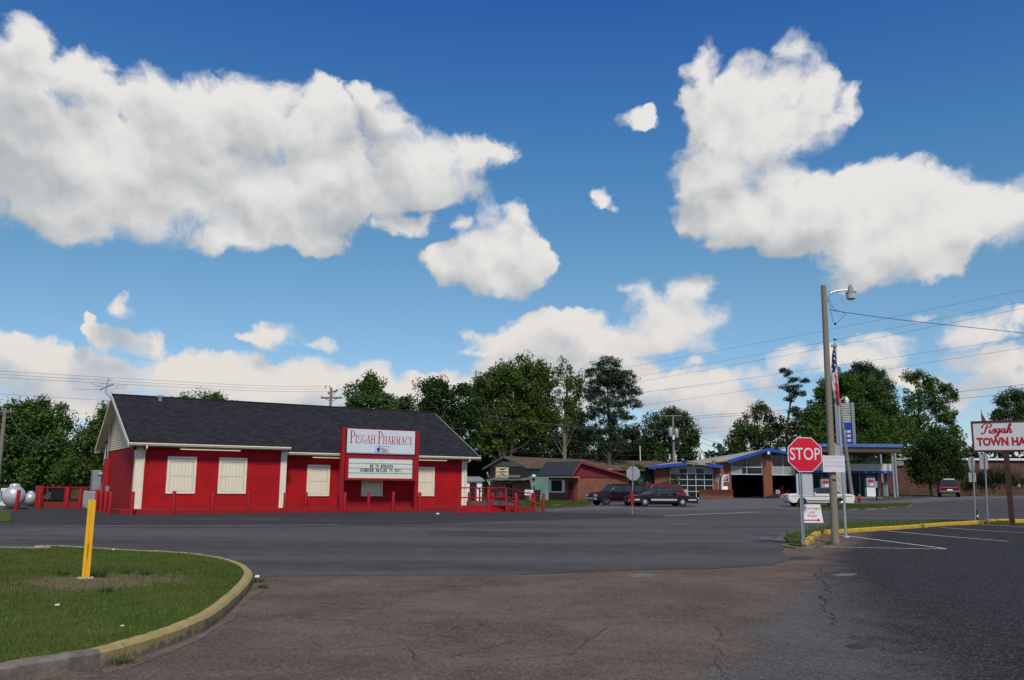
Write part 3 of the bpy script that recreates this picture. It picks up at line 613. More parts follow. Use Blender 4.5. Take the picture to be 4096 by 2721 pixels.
# yellow marker post on the lawn
b = G(*cA(695, 738), .115); tp = AT(*cA(727, 100), b.y); hgt = tp.z-b.z
t = thing('marker_post', 'flat yellow marker post standing in a bare patch of the lawn', 'marker post', b, R(6))
t.rotation_euler = (0, 0, R(6)); m = MB(); m.prism([(-.058, 0), (-.012, 0), (-.006, .014), (.006, .014), (.012, 0), (.058, 0), (.058, .02), (.0, .034), (-.058, .02)], hgt, 'z'); m.build('post', m_yellow, t, bevel=.002)
m = MB()
for z in np.linspace(.30, .52, 9): m.box(-.006, .006, -.003, 0, z, z+.014)
m.build('stencilled_marking', mat('faded print', (.16, .10, .02), .6), t)
m = MB()
for k in range(9):
    a = k*.7; m.lathe([(.0, 0), (.03, .0), (.02, .02), (0, .025)], (.10*math.cos(a), .07*math.sin(a), 0), 7)
m.build('footing_stones', mat('pale concrete', (.35, .33, .29), .9), t)

# ------------------------------------------------------------------ serif lettering
def arc(cx, cy, rx, ry, a0, a1, n=9): return [(cx+rx*math.cos(R(a0+(a1-a0)*i/n)), cy+ry*math.sin(R(a0+(a1-a0)*i/n))) for i in range(n+1)]
T, K_ = .150, .055
def mod(pts, lo=K_, hi=T, f=1.0):                    # stroke swells where it runs upright
    out = []
    for i in range(len(pts)):
        a, b = pts[max(0, i-1)], pts[min(len(pts)-1, i+1)]; dx, dy = abs(b[0]-a[0]), abs(b[1]-a[1]); out.append(lo+(hi-lo)*f*(dy/(dx+dy+1e-9))**1.6)
    return out
def S_(p, w=None): return (p, w if w is not None else mod(p))
SER = lambda x, y, w=.26: ([(x-w/2, y), (x+w/2, y)], K_)
GL = {
 'P': (.60, [S_([(.13, 0), (.13, 1)], T), SER(.13, .027, .30), SER(.10, .973, .24), S_([(.13, .973)]+arc(.30, .73, .26, .243, 90, -90)+[(.13, .487)])]),
 'I': (.32, [S_([(.15, 0), (.15, 1)], T), SER(.15, .027, .30), SER(.15, .973, .30)]),
 'S': (.54, [S_(arc(.27, .74, .19, .235, 25, 180, 10)+[(.12, .62), (.27, .52), (.42, .40)]+arc(.26, .26, .20, .235, 20, -160, 10)), ([(.445, .80), (.445, .96)], K_), ([(.06, .04), (.06, .22)], K_)]),
 'G': (.68, [S_(arc(.36, .5, .29, .475, 55, 300, 16)), S_([(.53, .10), (.53, .42)], T), SER(.53, .42, .26), ([(.53, .80), (.53, .96)], K_)]),
 'A': (.66, [S_([(.07, .0), (.33, .98)], .055), S_([(.30, 1.0), (.55, .0)], T), ([(.14, .34), (.46, .34)], K_), SER(.08, .027, .22), SER(.56, .027, .26)]),
 'H': (.72, [S_([(.13, 0), (.13, 1)], T), S_([(.56, 0), (.56, 1)], T), ([(.13, .51), (.56, .51)], K_), SER(.13, .027), SER(.13, .973), SER(.56, .027), SER(.56, .973)]),
 'R': (.66, [S_([(.13, 0), (.13, 1)], T), SER(.13, .027, .28), SER(.10, .973, .22), S_([(.13, .973)]+arc(.30, .74, .23, .233, 90, -90)+[(.13, .507)]), S_([(.30, .50), (.60, .0)], T), SER(.62, .027, .14)]),
 'M': (.86, [S_([(.11, 0), (.14, 1)], .06), S_([(.13, 1), (.40, .05)], T), S_([(.40, .05), (.66, 1)], .055), S_([(.68, 0), (.66, 1)], T), SER(.11, .027, .22), SER(.69, .027, .26), SER(.10, .973, .16), SER(.70, .973, .16)]),
 'C': (.64, [S_(arc(.36, .5, .29, .475, 50, 310, 16)), ([(.545, .78), (.545, .95)], K_), ([(.545, .06), (.545, .2)], K_)]),
 'Y': (.62, [S_([(.06, 1), (.30, .45)], T), S_([(.54, 1), (.30, .45)], .055), S_([(.30, 0), (.30, .48)], T), SER(.30, .027), SER(.08, .973, .22), SER(.53, .973, .18)]),
 ' ': (.36, []) }
def serif_text(mb, s, x, z, w, hbig, hsm, y, wide=1.0):
    spec = []; 
    for k, ch in enumerate(s): big = ch.isupper(); hh = hbig if big else hsm; g = GL[ch.upper()]; spec.append((g, hh, (g[0]+.06)*hh*wide*(.82 if big else 1)))
    tot = sum(q[2] for q in spec); f = w/tot; cx = x
    for g, hh, adv in spec:
        kx = adv*f/(g[0]+.06)
        for pts, ww in g[1]:
            wl = [v*hh*.62 for v in ww] if isinstance(ww, list) else ww*hh*.62
            mb.ribbon([(cx+a*kx, z+b*hh) for a, b in pts], wl, y)
        cx += adv*f
def text(name, s, size, m, parent, loc, width=None, rot=(R(90), 0, 0), bold=0, shear=0, th=.004, align='CENTER', height=None, spacing=1):
    cu = bpy.data.curves.new(name, 'FONT'); cu.body = s; cu.size = size; cu.align_x = align; cu.align_y = 'CENTER'; cu.extrude = th; cu.offset = bold; cu.shear = shear; cu.resolution_u = 3; cu.space_character = spacing
    tmp = bpy.data.objects.new('tmp', cu); COL.objects.link(tmp); bpy.context.view_layer.update()
    me = bpy.data.meshes.new_from_object(tmp.evaluated_get(bpy.context.evaluated_depsgraph_get())); bpy.data.objects.remove(tmp)
    co = np.zeros(len(me.vertices)*3, np.float32); me.vertices.foreach_get('co', co); co = co.reshape(-1, 3); wx = co[:, 0].max()-co[:, 0].min(); hx = co[:, 1].max()-co[:, 1].min()
    if width: co[:, 0] *= width/wx
    if height: co[:, 1] *= height/hx
    me.vertices.foreach_set('co', co.ravel()); me.materials.clear(); me.materials.append(m); me.name = name
    o = bpy.data.objects.new(name, me); COL.objects.link(o); o.parent = parent; o.location = loc; o.rotation_euler = rot; return o

# ------------------------------------------------------------------ pharmacy
K = Frame(G(487.2, 2058), 57.5)
ph = thing('pharmacy_building', 'long low red painted block building with dark shingle roof and cream trim', 'building', K.o, K.rz)
ZL, ZR, ZE = 3.42, 3.22, 3.52
m = MB()
m.box(.55, 8.25, .45, 11.4, -.1, ZL); m.build('wall', m_redblock, ph)
m = MB(); m.box(8.25, 20.3, 1.25, 11.4, -.1, ZR-.02); m.build('wall', m_redblock, ph)
RIDGE = 6.55; RV = 7.0
def zfront(v, v0, z0): return z0+(RIDGE-z0)*(v-v0)/(RV-v0)
# gable ends: clapboard siding in lapped boards
def gable(u, sgn, vf, vb, zb):
    m = MB(); z = zb
    while z < RIDGE-.25:
        z2 = min(z+.13, RIDGE-.2); a = vf+(RV-vf)*(z-3.45)/(RIDGE-3.45); b = vb-(vb-RV)*(z-3.45)/(RIDGE-3.45)
        a2 = vf+(RV-vf)*(z2-3.45)/(RIDGE-3.45); b2 = vb-(vb-RV)*(z2-3.45)/(RIDGE-3.45)
        m._a([(u-sgn*.035, a, z), (u-sgn*.035, b, z), (u, b2, z2), (u, a2, z2), (u+sgn*.1, a, z), (u+sgn*.1, b, z), (u+sgn*.1, b2, z2), (u+sgn*.1, a2, z2)], [(0, 1, 2, 3), (4, 5, 6, 7), (0, 1, 5, 4), (2, 3, 7, 6), (0, 3, 7, 4), (1, 2, 6, 5)]); z = z2
    return m.build('gable_siding', m_creamy, ph)
gable(.55, 1, .3, 11.6, ZL); gable(20.3, -1, 1.1, 11.6, ZR)
m_shingle, t_, b_ = newmat('dark shingles')
co = coords(t_); s_ = N(t_, 'ShaderNodeSeparateXYZ'); t_.links.new(co, s_.inputs[0]); k_ = N(t_, 'ShaderNodeCombineXYZ'); t_.links.new(s_.outputs[0], k_.inputs[0]); t_.links.new(M_(t_, 'MULTIPLY', s_.outputs[1], 1.1), k_.inputs[1])
bt = N(t_, 'ShaderNodeTexBrick'); t_.links.new(k_.outputs[0], bt.inputs['Vector']); bt.inputs['Scale'].default_value = 1; bt.inputs['Brick Width'].default_value = .30; bt.inputs['Row Height'].default_value = .14; bt.inputs['Mortar Size'].default_value = .012
bt.inputs['Color1'].default_value = (.012, .0125, .014, 1); bt.inputs['Color2'].default_value = (.040, .040, .045, 1); bt.inputs['Mortar'].default_value = (.008, .008, .009, 1); bt.inputs['Bias'].default_value = -.1
c_ = MIXC(t_, M_(t_, 'MULTIPLY', SS(t_, NOI(t_, co, 2.0, 6, .7), .35, .7), .5), bt.outputs[0], (.031, .031, .035)); c_ = MIXC(t_, M_(t_, 'MULTIPLY', SS(t_, NOI(t_, co, 60, 2, .6), .5, .7), .35), c_, (.062, .062, .066))
t_.links.new(c_, b_.inputs['Base Color']); b_.inputs['Roughness'].default_value = .9; b_.inputs['Specular IOR Level'].default_value = .15
bn = N(t_, 'ShaderNodeBump'); bn.inputs['Strength'].default_value = .5; bn.inputs['Distance'].default_value = .02; t_.links.new(M_(t_, 'MULTIPLY', bt.outputs['Fac'], -1), bn.inputs['Height']); t_.links.new(bn.outputs[0], b_.inputs['Normal'])
US, UE, VL, VR, VB = .05, 20.95, -.12, .62, 12.1
ZEL, ZER, ZEB = 3.60, 3.36, 3.55
m = MB(); m.slab([(US, VL, ZEL), (8.35, VL, ZEL), (8.35, RV, RIDGE), (US, RV, RIDGE)], .09); m.slab([(8.353, VR, ZER), (UE, VR, ZER), (UE, RV, RIDGE), (8.353, RV, RIDGE)], .09)
m.slab([(US, RV, RIDGE), (UE, RV, RIDGE), (UE, VB, ZEB), (US, VB, ZEB)], .09); rf = m.build('roof', m_shingle, ph)
m = MB(); m.tube([(US-.01, RV, RIDGE+.01), (UE+.01, RV, RIDGE+.01)], .07, 6); m.build('ridge_cap', mat('ridge shingle', (.012, .012, .014), .9), rf)
m = MB(); m.lathe([(.13, -.2), (.13, .22)], (2.6, RV-.5, RIDGE-.28), 14); m.lathe([(.19, .0), (.19, .10), (.12, .14), (0, .15)], (2.6, RV-.5, RIDGE-.06), 14); m.build('roof_vent', m_steel, rf, smooth=True)
# triangular closure where the two slopes part, then rakes, soffits and gutters
m = MB(); m._a([(8.34, VL+.05, ZEL-.09), (8.34, RV, RIDGE-.09), (8.34, VR, ZER-.09), (8.38, VL+.05, ZEL-.09), (8.38, RV, RIDGE-.09), (8.38, VR, ZER-.09)], [(0, 1, 2), (3, 5, 4), (0, 3, 4, 1), (1, 4, 5, 2), (2, 5, 3, 0)]); m.build('roof_return', m_shingle, ph)
for (u0, u1, sg) in ((US-.03, US+.0, 0), (UE, UE+.03, 1)):
    m = MB(); vf, zf = (VL, ZEL) if not sg else (VR, ZER)
    for (va, za, vb2, zb2) in ((vf, zf, RV, RIDGE), (RV, RIDGE, VB, ZEB)):
        m.hexa([(u0, va, za-.24), (u1, va, za-.24), (u1, vb2, zb2-.24), (u0, vb2, zb2-.24)], [(u0, va, za-.005), (u1, va, za-.005), (u1, vb2, zb2-.005), (u0, vb2, zb2-.005)])
    m.build('rake_board', m_cream, ph)
m = MB()
for (va, za, vb2, zb2) in ((VL+.02, ZEL, RV, RIDGE), (RV, RIDGE, VB-.02, ZEB)):
    m.slab([(US+.0, va, za-.20), (.53, va, za-.20), (.53, vb2, zb2-.20), (US+.0, vb2, zb2-.20)], .02)
m.build('rake_soffit', mat('tan soffit', (.62, .50, .33), .6, .06), ph)
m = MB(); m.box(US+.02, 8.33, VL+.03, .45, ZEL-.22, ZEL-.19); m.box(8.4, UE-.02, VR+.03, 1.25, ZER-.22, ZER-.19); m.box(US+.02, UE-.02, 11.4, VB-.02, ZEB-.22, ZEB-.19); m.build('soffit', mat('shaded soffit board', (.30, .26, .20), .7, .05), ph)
def gutter(u0, u1, v, z):
    m = MB(); pr = [(v+.0, z), (v-.13, z), (v-.14, z-.05), (v-.11, z-.07), (v-.10, z-.12), (v-.0, z-.14)]; m.prism(pr, u1-u0, 'x', u0); return m.build('gutter', m_cream, ph, bevel=.004)
gutter(US-.02, 8.36, VL+.01, ZEL-.04); gutter(8.4, UE+.02, VR+.01, ZER-.04)
m = MB(); m.prism([(VB, ZEB-.03), (VB+.13, ZEB-.03), (VB+.1, ZEB-.2), (VB-.3, ZEB-.22), (VB-.3, ZEB-.05)], UE-US, 'x', US); m.build('gutter', m_cream, ph)
# corner boards
def board(u0, u1, v0, v1, z1, z0=0.02): m = MB(); m.box(u0, u1, v0, v1, z0, z1); return m.build('corner_board', m_cream, ph, bevel=.006)
board(.50, .86, .40, .447, 3.36); board(.497, .547, .447, .82, 3.36); board(8.02, 8.36, .385, .447, 3.36); board(8.253, 8.36, .45, 1.2, 3.3); board(19.98, 20.35, 1.20, 1.247, 3.14); board(.50, .547, 11.1, 11.45, 3.36)
def downspout(u, vw, vg_, z):
    m = MB(); m.tube([(u, vg_, z), (u, vg_, z-.16), (u, vw-.07, z-.36), (u, vw-.07, .12), (u, vw-.16, .05)], .048, 8); return m.build('downspout', m_cream, ph, smooth=True)
downspout(.905, .447, VL-.05, ZEL-.12); downspout(20.18, 1.2, VR-.05, ZER-.12)
# shuttered windows
def shutter(u0, u1, z0, z1, v):
    f = MB(); w = .13
    f.hexa([(u0, v-.05, z0), (u1, v-.05, z0), (u1, v, z0), (u0, v, z0)], [(u0+w, v-.05, z0+w), (u1-w, v-.05, z0+w), (u1-w, v, z0+w), (u0+w, v, z0+w)])
    f.hexa([(u0+w, v-.05, z1-w), (u1-w, v-.05, z1-w), (u1-w, v, z1-w), (u0+w, v, z1-w)], [(u0, v-.05, z1), (u1, v-.05, z1), (u1, v, z1), (u0, v, z1)])
    f._a([(u0, v-.05, z0), (u0+w-.003, v-.05, z0+w), (u0+w-.003, v-.05, z1-w), (u0, v-.05, z1), (u0, v, z0), (u0+w-.003, v, z0+w), (u0+w-.003, v, z1-w), (u0, v, z1)], [(0, 1, 2, 3), (7, 6, 5, 4), (0, 3, 7, 4), (1, 5, 6, 2), (0, 4, 5, 1), (2, 6, 7, 3)])
    f._a([(u1, v-.05, z0), (u1-w+.003, v-.05, z0+w), (u1-w+.003, v-.05, z1-w), (u1, v-.05, z1), (u1, v, z0), (u1-w+.003, v, z0+w), (u1-w+.003, v, z1-w), (u1, v, z1)], [(0, 1, 2, 3), (7, 6, 5, 4), (0, 3, 7, 4), (1, 5, 6, 2), (0, 4, 5, 1), (2, 6, 7, 3)])
    fr = f.build('window_shutter', m_cream, ph)
    b = MB(); a0, a1, b0, b1 = u0+w+.012, u1-w-.012, z0+w+.012, z1-w-.012; mid = (b0+b1)/2
    for r in (b0, b1-.10, mid-.045): b.box(a0, a1, v-.042, v-.004, r, r+.10 if r != mid-.045 else mid+.045)
    for r in (a0, a1-.06): 
        b.box(r, r+.055, v-.036, v-.004, b0+.103, mid-.048); b.box(r, r+.055, v-.036, v-.004, mid+.048, b1-.103)
    n = 6; s0, s1 = a0+.06, a1-.065
    for i in range(n):
        x0 = s0+(s1-s0)*i/n+.005; x1 = s0+(s1-s0)*(i+1)/n-.005
        b.box(x0, x1, v-.026, v-.004, b0+.105, mid-.05); b.box(x0, x1, v-.026, v-.004, mid+.05, b1-.105)
    b.build('batten', m_cream, fr, bevel=.003)
    g = MB(); g.box(u0+.02, u1-.02, v-.002, v+.001, z0+.02, z1-.02); g.build('backing', mat('joint shade', (.42, .39, .31), .9), fr)
WZ0, WZ1 = 1.02, 2.93
shutter(2.06, 3.52, WZ0, WZ1, .445); shutter(4.68, 6.17, WZ0, WZ1, .445)
wr = []
for (a, b) in ((765, 995), (1283, 1495), (1780, 1972)):
    u0 = K.on_v(*c2(a, 1185), 1.245)[0]; u1 = K.on_v(*c2(b, 1185), 1.245)[0]; wr.append((u0, u1)); 
for i, (u0, u1) in enumerate(wr): shutter(u0, u0+1.36 if i < 2 else u1, .88, 2.66, 1.245)
def strip(u0, u1, v, z):
    m = MB(); m.box(u0, u1, v-.07, v+.07, z, z+.055); s = m.build('strip_light', m_cream, ph); q = MB(); q.box(u0+.06, u1-.06, v-.05, v+.05, z-.035, z-.001); q.build('lamp_tube', m_lamp, s, bevel=.01)
strip(2.55, 5.75, .18, ZEL-.285); strip(10.0, 12.9, .98, ZER-.275); strip(15.9, 18.8, .98, ZER-.275)
for u, v, z in ((.42, .25, 3.33), (.35, 11.5, 3.35)): m = MB(); m.lathe([(0, -.13), (.05, -.12), (.09, 0), (.07, .06), (.03, .1)], (u, v, z), 10); m.build('flood_lamp', m_dark, ph, smooth=True)
# meter, mast and conduit on the gable wall
U = .55
def on_side(c): v, z = K.on_u(*c, U); return v, z
v, z = on_side(c1(1040, 790)); vt, zt = on_side(c1(1045, 470))
m = MB(); m.tube([(U-.12, v, 2.9), (U-.12, v, 4.95)], .05, 10); m.lathe([(.09, 0), (.09, .1), (.05, .16), (0, .17)], (U-.16, v-.05, 4.92), 10); m.tube([(U-.12, v, 4.55), (U+.0, v, 4.55)], .02, 6); m.build('service_mast', m_steel, ph, smooth=True)
m = MB(); m.box(U-.26, U-.01, v-.28, v+.28, .55 if False else 1.05, 2.95); bx = m.build('meter_cabinet', m_redmatt, ph, bevel=.01)
m = MB(); m.box(U-.16, U-.005, v+1.0, v+1.35, 1.5, 2.6); m.build('switch_box', m_redmatt, ph, bevel=.01)
m = MB(); m.tube([(U-.2, v+1.1, 2.05), (U-.42, v+1.1, 2.05)], .13, 14); m.build('meter', m_greymetal, ph, smooth=True)
m = MB(); m.box(U-.50, U-.02, v+2.6, v+3.5, .95, 2.3); m.build('junction_cabinet', m_greymetal, ph, bevel=.02)
for a_, b_2, r_ in (((U-.2, v+3.0, .0), (U-.2, v+3.0, .95), .045), ((U-.12, v+.6, .1), (U-.12, v+.6, 1.6), .03), ((U-.1, v+1.2, 2.6), (U-.1, v+1.2, 3.9), .025)): m = MB(); m.tube([a_, b_2], r_, 8); m.build('conduit', m_white, ph, smooth=True)
m = MB(); m.box(U-.18, U-.005, v-.75, v-.5, .95, 1.35); m.build('outlet_box', m_greymetal, ph)
m = MB(); 
for dv in (-.12, .12): m.tube([(U-.05, v+.8+dv, 3.98), (U-.22, v+.8+dv, 3.92)], [.03, .06], 8)
m.box(U-.07, U-.01, v+.68, v+.92, 3.95, 4.02); m.build('twin_floodlight', m_dark, ph)
MAST = K.w(U-.16, v-.05, 5.0)

# low red kerb round the foot of the building
m = MB(); m.box(.0, 8.5, .0, .30, 0, .26); m.box(-.02, .25, .302, 3.4, 0, .22); m.box(8.502, 20.5, .27, .50, 0, .22)
o = m.build('painted_kerb', m_red, None, bevel=.02, loc=K.o); o.rotation_euler = (0, 0, K.rz); tag(o, 'low red painted kerb along the foot of the pharmacy wall', 'kerb')

# antenna
a0 = K.w(US+.1, RV-.1, RIDGE); 
an = thing('tv_antenna', 'bent old rooftop television antenna at the left end of the pharmacy ridge', 'antenna', a0)
q = lambda x, y: AT(*c1(x, y), a0.y)-a0
m = MB(); m.tube([q(1042, 262), q(1000, 215), q(1000, 165), q(1028, 78)], .028, 6); m.build('mast', m_steel, an)
m = MB(); m.tube([q(945, 188), q(1070, 135)], .035, 6)
m.build('boom', m_steel, an)
m = MB()
for (xa, ya, xb, yb, dy) in ((838, 140, 970, 163, 1.2), (890, 135, 985, 158, -1), (655, 175, 965, 186, .4), (1030, 150, 1215, 148, -.8), (1035, 165, 1195, 168, 1.2), (1040, 158, 1120, 148, 1.5), (955, 128, 1060, 138, -.3), (980, 96, 1060, 100, 0), (1000, 82, 1066, 84, .3), (985, 205, 1058, 213, 0), (975, 222, 1050, 228, .3), (995, 190, 1066, 188, 0)):
    A = q(xa, ya); B = q(xb, yb); m.tube([A+Vector((0, dy*.5, 0)), B], .009, 4)
m.build('element', m_steel, an)

# ------------------------------------------------------------------ pharmacy sign
SV = .30
u0, _ = K.on_v(*c2(1090, 1335), SV); u1, _ = K.on_v(*c2(1797, 1330), SV)
SO = K.w(u0, SV, 0); sg = thing('pharmacy_sign', 'tall red framed pharmacy sign board with changeable letter panel below', 'sign', SO, K.rz); SW = u1-u0
def zz(c, v=SV): return K.on_v(*c, v)[1]
zt = zz(c2(1090, 545)); zb = zz(c2(1105, 1040)); zf0, zf1 = zz(c2(1125, 785)), zz(c2(1125, 553)); zm0, zm1 = zz(c2(1145, 1015)), zz(c2(1145, 830))
print('sign', SW, zt, zb, zf0, zf1, zm0, zm1)
for x in (0, SW): m = MB(); m.box(x-.115, x+.115, -.10, .16, -.1, zt); m.build('post', m_red, sg, bevel=.012)
m = MB(); m.box(.116, SW-.116, -.08, .14, zt-.10, zt-.002); m.box(.14, SW-.14, -.03, .12, zf0-.08, zt-.12); m.build('upper_cabinet', m_redmatt, sg)
m = MB(); m.box(.145, SW-.145, -.045, -.032, zf0-.06, zt-.13); m.build('cabinet_gap', m_dark, sg)
m = MB(); m.box(.20, SW-.20, -.13, -.05, zf0, zf1); fc = m.build('sign_face', m_signwhite, sg, bevel=.012)
m = MB(); m.ribbon([(.2, zf0+.045), (SW-.2, zf0+.045)], .02, -.131); m.build('trim_line', m_blue, fc)
zl_ = zf1-.84*(zf1-zf0)*.68-.02; m = MB(); serif_text(m, 'Pisgah', .20+SW*.035, zl_, (SW-.4)*.37, (zf1-zf0)*.53, (zf1-zf0)*.35, -.131); m.build('lettering', m_redletter, fc)
m = MB(); serif_text(m, 'Pharmacy', .20+SW*.035+(SW-.4)*.405, zl_, (SW-.4)*.525, (zf1-zf0)*.53, (zf1-zf0)*.35, -.131); m.build('lettering', m_redletter, fc)
# small mortar-and-pestle badge
bx0 = SW*.5-.10; bz0 = zf0+.10; bw, bh = .85, .36
m = MB(); m.ribbon([(bx0-.3, bz0), (bx0-.3+bw, bz0), (bx0-.3+bw, bz0+bh), (bx0-.3, bz0+bh), (bx0-.3, bz0)], .018, -.131); m.prism([(bx0-.24, bz0+.26), (bx0+.03, bz0+.26), (bx0+.0, bz0+.22), (bx0-.02, bz0+.04), (bx0-.19, bz0+.04), (bx0-.21, bz0+.22)], .005, 'y', -.136); m.ribbon([(bx0-.08, bz0+.24), (bx0-.03, bz0+.33), (bx0-.02, bz0+.35)], [.03, .045, .02], -.131); bd = m.build('mortar_badge', m_blue, fc)
for k, w_ in enumerate(('GOOD', 'NEIGHBOR', 'PHARMACY')): text('badge_lettering', w_, .09, m_redletter, fc, (bx0+.07, -.134, bz0+.235-k*.085), bold=.002, align='LEFT', width=(.22, .42, .42)[k], height=.062)
m = MB(); z0_, z1_ = zb, zf0-.09
m.box(.141, SW-.141, -.16, .10, z0_, zm0-.02); m.box(.141, SW-.141, -.16, .10, zm1+.02, z1_); m.box(.141, .33, -.16, .10, zm0-.018, zm1+.018); m.box(SW-.33, SW-.141, -.16, .10, zm0-.018, zm1+.018); mf = m.build('message_frame', m_red, sg, bevel=.008)
m = MB(); m.box(.3, SW-.3, -.11, .08, zm0-.03, zm1+.03); mb_ = m.build('message_board', m_board, sg)
m = MB(); ph_ = (zm1-zm0)/4
for k in range(1, 4): m.box(.332, SW-.332, -.128, -.112, zm0+ph_*k-.012, zm0+ph_*k+.012)
for k in range(1, 4): m.box(.332+(SW-.664)*k/4-.004, .332+(SW-.664)*k/4+.004, -.1135, -.1105, zm0, zm1)
m.build('letter_track', mat('track shade', (.32, .34, .28), .5), mb_)
rr = random.Random(3)
def board_text(s, xs, xe, z, hh):
    n = len(s); st = (xe-xs)/n
    for i, ch in enumerate(s):
        if ch == ' ': continue
        text('letter', ch, .2, m_black, mb_, (xs+st*(i+.5), -.118, z+rr.uniform(-.008, .008)), width=st*(.80 if ch not in 'I!' else .25), height=hh, bold=.006, rot=(R(90), R(rr.uniform(-4, 4)), 0), th=.003)
W_ = SW-.664
board_text('BE TH EREASON', .332+W_*.325, .332+W_*.69, zm0+ph_*2.5-.02, .185); board_text('SOMEONE SMILES TO DAY!', .332+W_*.18, .332+W_*.835, zm0+ph_*1.5-.0, .185)

# ------------------------------------------------------------------ bollards
bo = [(c1(145, 1332), 'leaning red bollard in front of the larger silver tank'), (c1(365, 1316), 'red bollard before the left red gate pier'), (c1(625, 1313), 'red bollard before the middle gate post of the yard fence'),
(c1(747, 1320), 'red bollard just left of the grey air conditioner'), (c1(905, 1326), 'red bollard just right of the grey air conditioner'), (c1(948, 1342), 'red bollard below the grey junction cabinet on the gable end'),
(c1(990, 1350), 'second red bollard from the gable wall, below the meter'), (c1(1030, 1363), 'red bollard nearest the gable wall, below the mast'), (c1(1240, 1368), 'red bollard at the left front corner of the pharmacy'),
(c1(1630, 1368), 'red bollard below the first shuttered window'), (c1(2000, 1366), 'red bollard between the first two shuttered windows'), (c1(2340, 1363), 'red bollard under the right edge of the second shuttered window'),
(c2(560, 1358), 'red bollard just right of the cream centre board'), (c2(757, 1341), 'red bollard at the left edge of the third shuttered window'), (c2(1128, 1350), 'red bollard beside the left leg of the pharmacy sign'),
(c2(1352, 1339), 'left red bollard between the sign legs, below the half hidden window'), (c2(1583, 1339), 'right red bollard between the two legs of the sign'), (c2(1837, 1346), 'red bollard beside the right leg of the pharmacy sign'),
(c2(2302, 1336), 'red bollard at the right front corner of the pharmacy'), (c3(505, 1016), 'red bollard in front of the ramp landing'), (c3(775, 1036), 'red bollard at the near corner of the ramp foot'),
(c3(980, 1022), 'red bollard at the far corner of the ramp foot'), (c3(1100, 1039), 'lone red bollard standing right of the ramp foot'), (c3(595, 946), 'red bollard seen through the railings behind the ramp'), (c3(450, 948), 'red bollard behind the ramp landing post, partly hidden')]
m = MB(); m.lathe([(.094, -.05), (.094, 1.09), (.080, 1.125), (.05, 1.145), (0, 1.15)], n=16); me0 = m.build('bollard', m_red, smooth=True)
for i, (c, l) in enumerate(bo):
    o = me0 if i == 0 else me0.copy()
    if i: COL.objects.link(o)
    o.location = G(*c); o.rotation_euler = (R(random.uniform(-1, 1)), R(random.uniform(-1, 1)), random.uniform(0, 6)); tag(o, l, 'bollard', 'red bollards round the pharmacy')
    s = random.uniform(.97, 1.03); o.scale = (1, 1, s)
bpy.data.objects['bollard'].rotation_euler = (0, R(5), 0)

# ------------------------------------------------------------------ ramp
A_ = G(*cR(1070, 1500)); B_ = G(*cR(1460, 1492))
def hz(c, z): d = ray(*c); t = (z-EYE)/d.z; return Vector((d.x*t, d.y*t, z))
C_ = hz(cR(440, 1352), .42); D_ = hz(cR(812, 1348), .42)
rp = thing('wheelchair_ramp', 'red painted wooden ramp with handrails beside the pharmacy right end', 'ramp', (A_.x, A_.y, 0))
L = lambda p: Vector(p)-Vector((A_.x, A_.y, 0))
print('ramp', A_, B_, C_, D_, (C_-A_).length, (B_-A_).length)
m = MB(); dz = Vector((0, 0, -.4))
m.slab([L(A_)+Vector((0, 0, .02)), L(B_)+Vector((0, 0, .02)), L(D_), L(C_)], .05); m.build('ramp_deck', m_redmatt, rp)
m = MB(); 
for P_, Q_ in ((A_, C_), (B_, D_)):
    n_ = Vector((Q_.y-P_.y, -(Q_.x-P_.x), 0)).normalized()*.03; a, b = L(P_), L(Q_)
    m.hexa([a-n_, a+n_, Vector((b.x, b.y, 0))+n_, Vector((b.x, b.y, 0))-n_], [a-n_+Vector((0, 0, .10)), a+n_+Vector((0, 0, .10)), b+n_+Vector((0, 0, .06)), b-n_+Vector((0, 0, .06))])
m.build('side_board', m_redmatt, rp)
back = -K.u*2.3; E_ = C_+back; F_ = D_+back
m = MB(); m.slab([L(C_), L(D_), L(F_), L(E_)], .06); m.build('landing_deck', m_redmatt, rp)
m = MB(); n_ = -K.v*.03
m.hexa([L(E_)*1+n_+dz, L(C_)+n_+dz, L(C_)-n_+dz, L(E_)-n_+dz], [L(E_)+n_, L(C_)+n_, L(C_)-n_, L(E_)-n_]); m.build('skirt_board', m_redmatt, rp)
posts = [(C_, 'C'), (D_, 'D'), (C_.lerp(A_, .98), 'A'), (D_.lerp(B_, .98), 'B'), (C_+back*.42, 'E'), (C_+back*.9, 'G'), (D_+back*.8, 'F')]
HR = 1.02
for p, nme in posts: m = MB(); l = L(p); m.box(l.x-.045, l.x+.045, l.y-.045, l.y+.045, -.02, p.z+HR); m.build('post', m_redmatt, rp)
def rail(P_, Q_, dzs, w=.035):
    for k in dzs: m = MB(); m.tube([L(P_)+Vector((0, 0, k)), L(Q_)+Vector((0, 0, k))], w, 4); m.build('rail', m_redmatt, rp)
rail(C_, C_.lerp(A_, 1.12), (HR-.02, .5)); rail(D_, D_.lerp(B_, 1.12), (HR-.02, .5)); rail(C_, C_+back*.95, (HR-.02, .45)); rail(D_, D_+back*.95, (HR-.02, .45))
m = MB(); a = L(C_+back*.38)+Vector((0, .02, HR)); b = L(C_+back*.02)+Vector((0, .02, .45)); m.tube([a, b], .035, 4); m.build('brace', m_redmatt, rp)
m = MB(); a = L(C_+back*.30)+Vector((0, .06, .40)); b = L(C_+back*.0)+Vector((0, .06, .02)); m.tube([a, b], .03, 4); m.build('brace', m_redmatt, rp)

